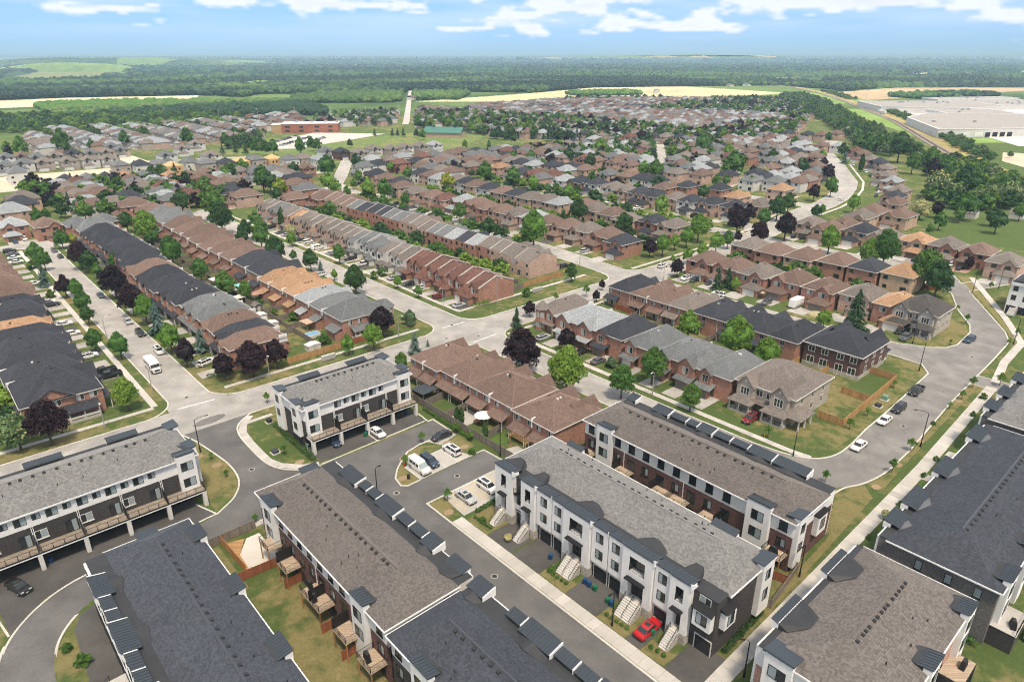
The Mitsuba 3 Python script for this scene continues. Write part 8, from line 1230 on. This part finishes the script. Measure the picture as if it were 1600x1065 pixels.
ent('wall', f(bx(-19, 19, -9, 9, 0, 5)), 'plain', 'bricktan', k); ent('roof', f(gable(-19, 19, -9, 9, 5, 4.5, 'x', over=1)), 'plain', 'greenroof', k); ent('gable_end', f((lambda m: (m[0][:, [1, 0, 2]], m[1][:, ::-1]))(tri_end(-9, 9, 19.05, 5, 4.3))), 'plain', 'greenroof', k)
for u in (-12, 10): ent('roof_unit', f(bx(u, u + 2.2, -1, 1.2, 9.2, 10.6)), 'plain', 'charcoal', k)
for i, (x, y, c, l) in enumerate(((470, 545, 'redplast', 'red'), (478, 541, 'poolblue', 'blue'), (487, 534, 'yellow', 'yellow'), (496, 522, 'poolblue', 'second blue'))):
    k = thing('play_tower', f'playground tower with {l} roof beyond the park hall', 'playground'); ent('frame', cat(*[bx(x + a * 2 - .15, x + a * 2 + .15, y + b * 2 - .15, y + b * 2 + .15, 0, 3) for a in (-1, 1) for b in (-1, 1)], bx(x - 2, x + 2, y - 2, y + 2, 1.3, 1.5)), 'plain', 'steel', k); ent('roof', hip(x - 3, x + 3, y - 3, y + 3, 3, 2, over=.2), 'plain', c, k); ent('slide', hexa([[x + 2, y - .5, 1.3], [x + 6, y - .5, .2], [x + 6, y + .5, .2], [x + 2, y + .5, 1.3]], [[x + 2, y - .5, 1.5], [x + 6, y - .5, .4], [x + 6, y + .5, .4], [x + 2, y + .5, 1.5]]), 'plain', c, k)
def factory(P, h, lab, bays=0):
    k = thing('factory_building', lab, 'factory'); P = P_(*P); ent('wall', flat(P, h, h), 'plain', 'flatwhite', k); ent('roof', flat(P.buffer(-1.5), h + .12, .12), 'plain', 'flatroof', k); ent('roof_edge', flat(P.buffer(.3).difference(P.buffer(-1.6)), h + .3, .6), 'plain', 'flatwhite', k)
    x0, y0, x1, y1 = P.bounds
    for i in range(8):
        p = P.representative_point(); x, y = p.x + rng.uniform(-.3, .3) * (x1 - x0), p.y + rng.uniform(-.3, .3) * (y1 - y0)
        if P.buffer(-6).contains(Point(x, y)): ent('roof_unit', bx(x - 2, x + 2, y - 1.4, y + 1.4, h + .1, h + 2.2), 'plain', 'steel', k)
    return k, P
FACT = ((782, 243), (844, 200), (985, 110), (1120, 200), (1005, 330), (918, 322))
kf, _ = factory(FACT, 8, 'huge flat-roofed factory with pale walls beyond the railway')
fa = math.atan2(200 - 243, 844 - 782); ff = Frame((782, 243), fa)
for u in (10, 26, 40, 52, 60, 68, 76): ent('loading_door', ff(bx(u, u + (9 if u < 45 else 5), -.5, -.05, .3, 4.5)), 'plain', 'white' if u < 45 else 'black', kf)
factory(((1090, 420), (1140, 322), (1230, 300), (1330, 380), (1200, 500)), 8, 'second white factory block behind the huge one'); factory(((1250, 330), (1370, 270), (1480, 350), (1350, 420)), 7, 'third factory block at the far right'); factory(((1010, 300), (1080, 240), (1150, 300), (1090, 360)), 7.5, 'grey warehouse beside the huge factory'); factory(((1380, 440), (1540, 360), (1580, 400), (1420, 480)), 6, 'farthest long white factory shed')
for i in range(7):
    x, y = 1060 + i * 24, 405 + i * 10; k = thing('storage_tent', f'white storage trailer in the factory yard, {ORD[i]} from the railway', 'trailer'); f = Frame((x, y), .9); ent('body', f(bx(-8, 8, -1.6, 1.6, .8, 4)), 'plain', 'white', k); ent('wheels', f(cat(tube([[-6, -1.6, .5], [-6, 1.6, .5]], .5, 8), tube([[5, -1.6, .5], [5, 1.6, .5]], .5, 8))), 'plain', 'tyre', k)
# railway
k = thing('railway_track', 'single railway line on its gravel bed passing the thicket', 'railway'); RL = LineString([(470, 85), (537, 127), (700, 215), (952, 347), (1300, 560), (1585, 748), (1900, 990)])
ent('ballast', flat(RL.buffer(4.2, cap_style=2), .35, .35), 'concrete', 'ballast', k); ent('verge', flat(RL.parallel_offset(12, 'right').buffer(7.5, cap_style=2), .06), 'crop', 'dry', k)
for o in (-.75, .75): ent('rail', flat(RL.parallel_offset(abs(o), 'left' if o > 0 else 'right').buffer(.06, cap_style=2), .62, .2), 'metal', 'rail', k)
ent('sleepers', cat(*[Frame((RL.interpolate(s_).x, RL.interpolate(s_).y, .35), math.atan2(RL.interpolate(s_ + 1).y - RL.interpolate(s_).y, RL.interpolate(s_ + 1).x - RL.interpolate(s_).x))(bx(-.13, .13, -1.3, 1.3, 0, .08)) for s_ in np.arange(0, 600, 1.2)]), 'plain', 'rail', k, kind='stuff')
struct('country_road', flat(line(8, (470, 716), (493, 748), (966, 1441)), .12), 'concrete', 'drivecon', 'straight pale country road running to the forest')
def mast(x, y, h, lab):
    k = thing('utility_pole', lab, 'utility pole', 'utility poles beyond the suburb'); ent('pole', tube([[x, y, 0], [x, y, h]], [.25, .15], 6), 'plain', 'pale', k); ent('crossarm', bx(x - 1.6, x + 1.6, y - .1, y + .1, h - 1.2, h - 1), 'plain', 'pale', k)
for i in range(8): mast(320 + i * 42, 900 + i * 2 - i * 18, 15, f'pale utility pole left of the country road, {ORD[i]} from the left')
for i in range(9): mast(1150 + i * 62, 640 - i * 18, 17, f'pale utility pole beside the factory yard, {ORD[i]} from the railway')
for i, (x, y) in enumerate(((1180, 1110), (760, 1130), (1330, 1000), (1760, 1080), (1810, 1060))):
    k = thing('farm_building', f'small farm building at the edge of the hay field, {ORD[i]} nearest', 'farm building'); f = Frame((x, y), .4 * i); ent('wall', f(bx(-9, 9, -6, 6, 0, 5)), 'plain', 'offwhite', k); ent('roof', f(gable(-9, 9, -6, 6, 5, 3, 'x')), 'shingle', 'r_n' if i % 2 else 'r_g', k)
for i, (x, y) in enumerate(((412, 84), (396, 100), (480, 62), (500, 118))):
    shed_(x, y, 7, 6, 2.8, f'small old cottage in the green meadow, {ORD[i]} nearest', 'pale', 'r_u', 1.6)
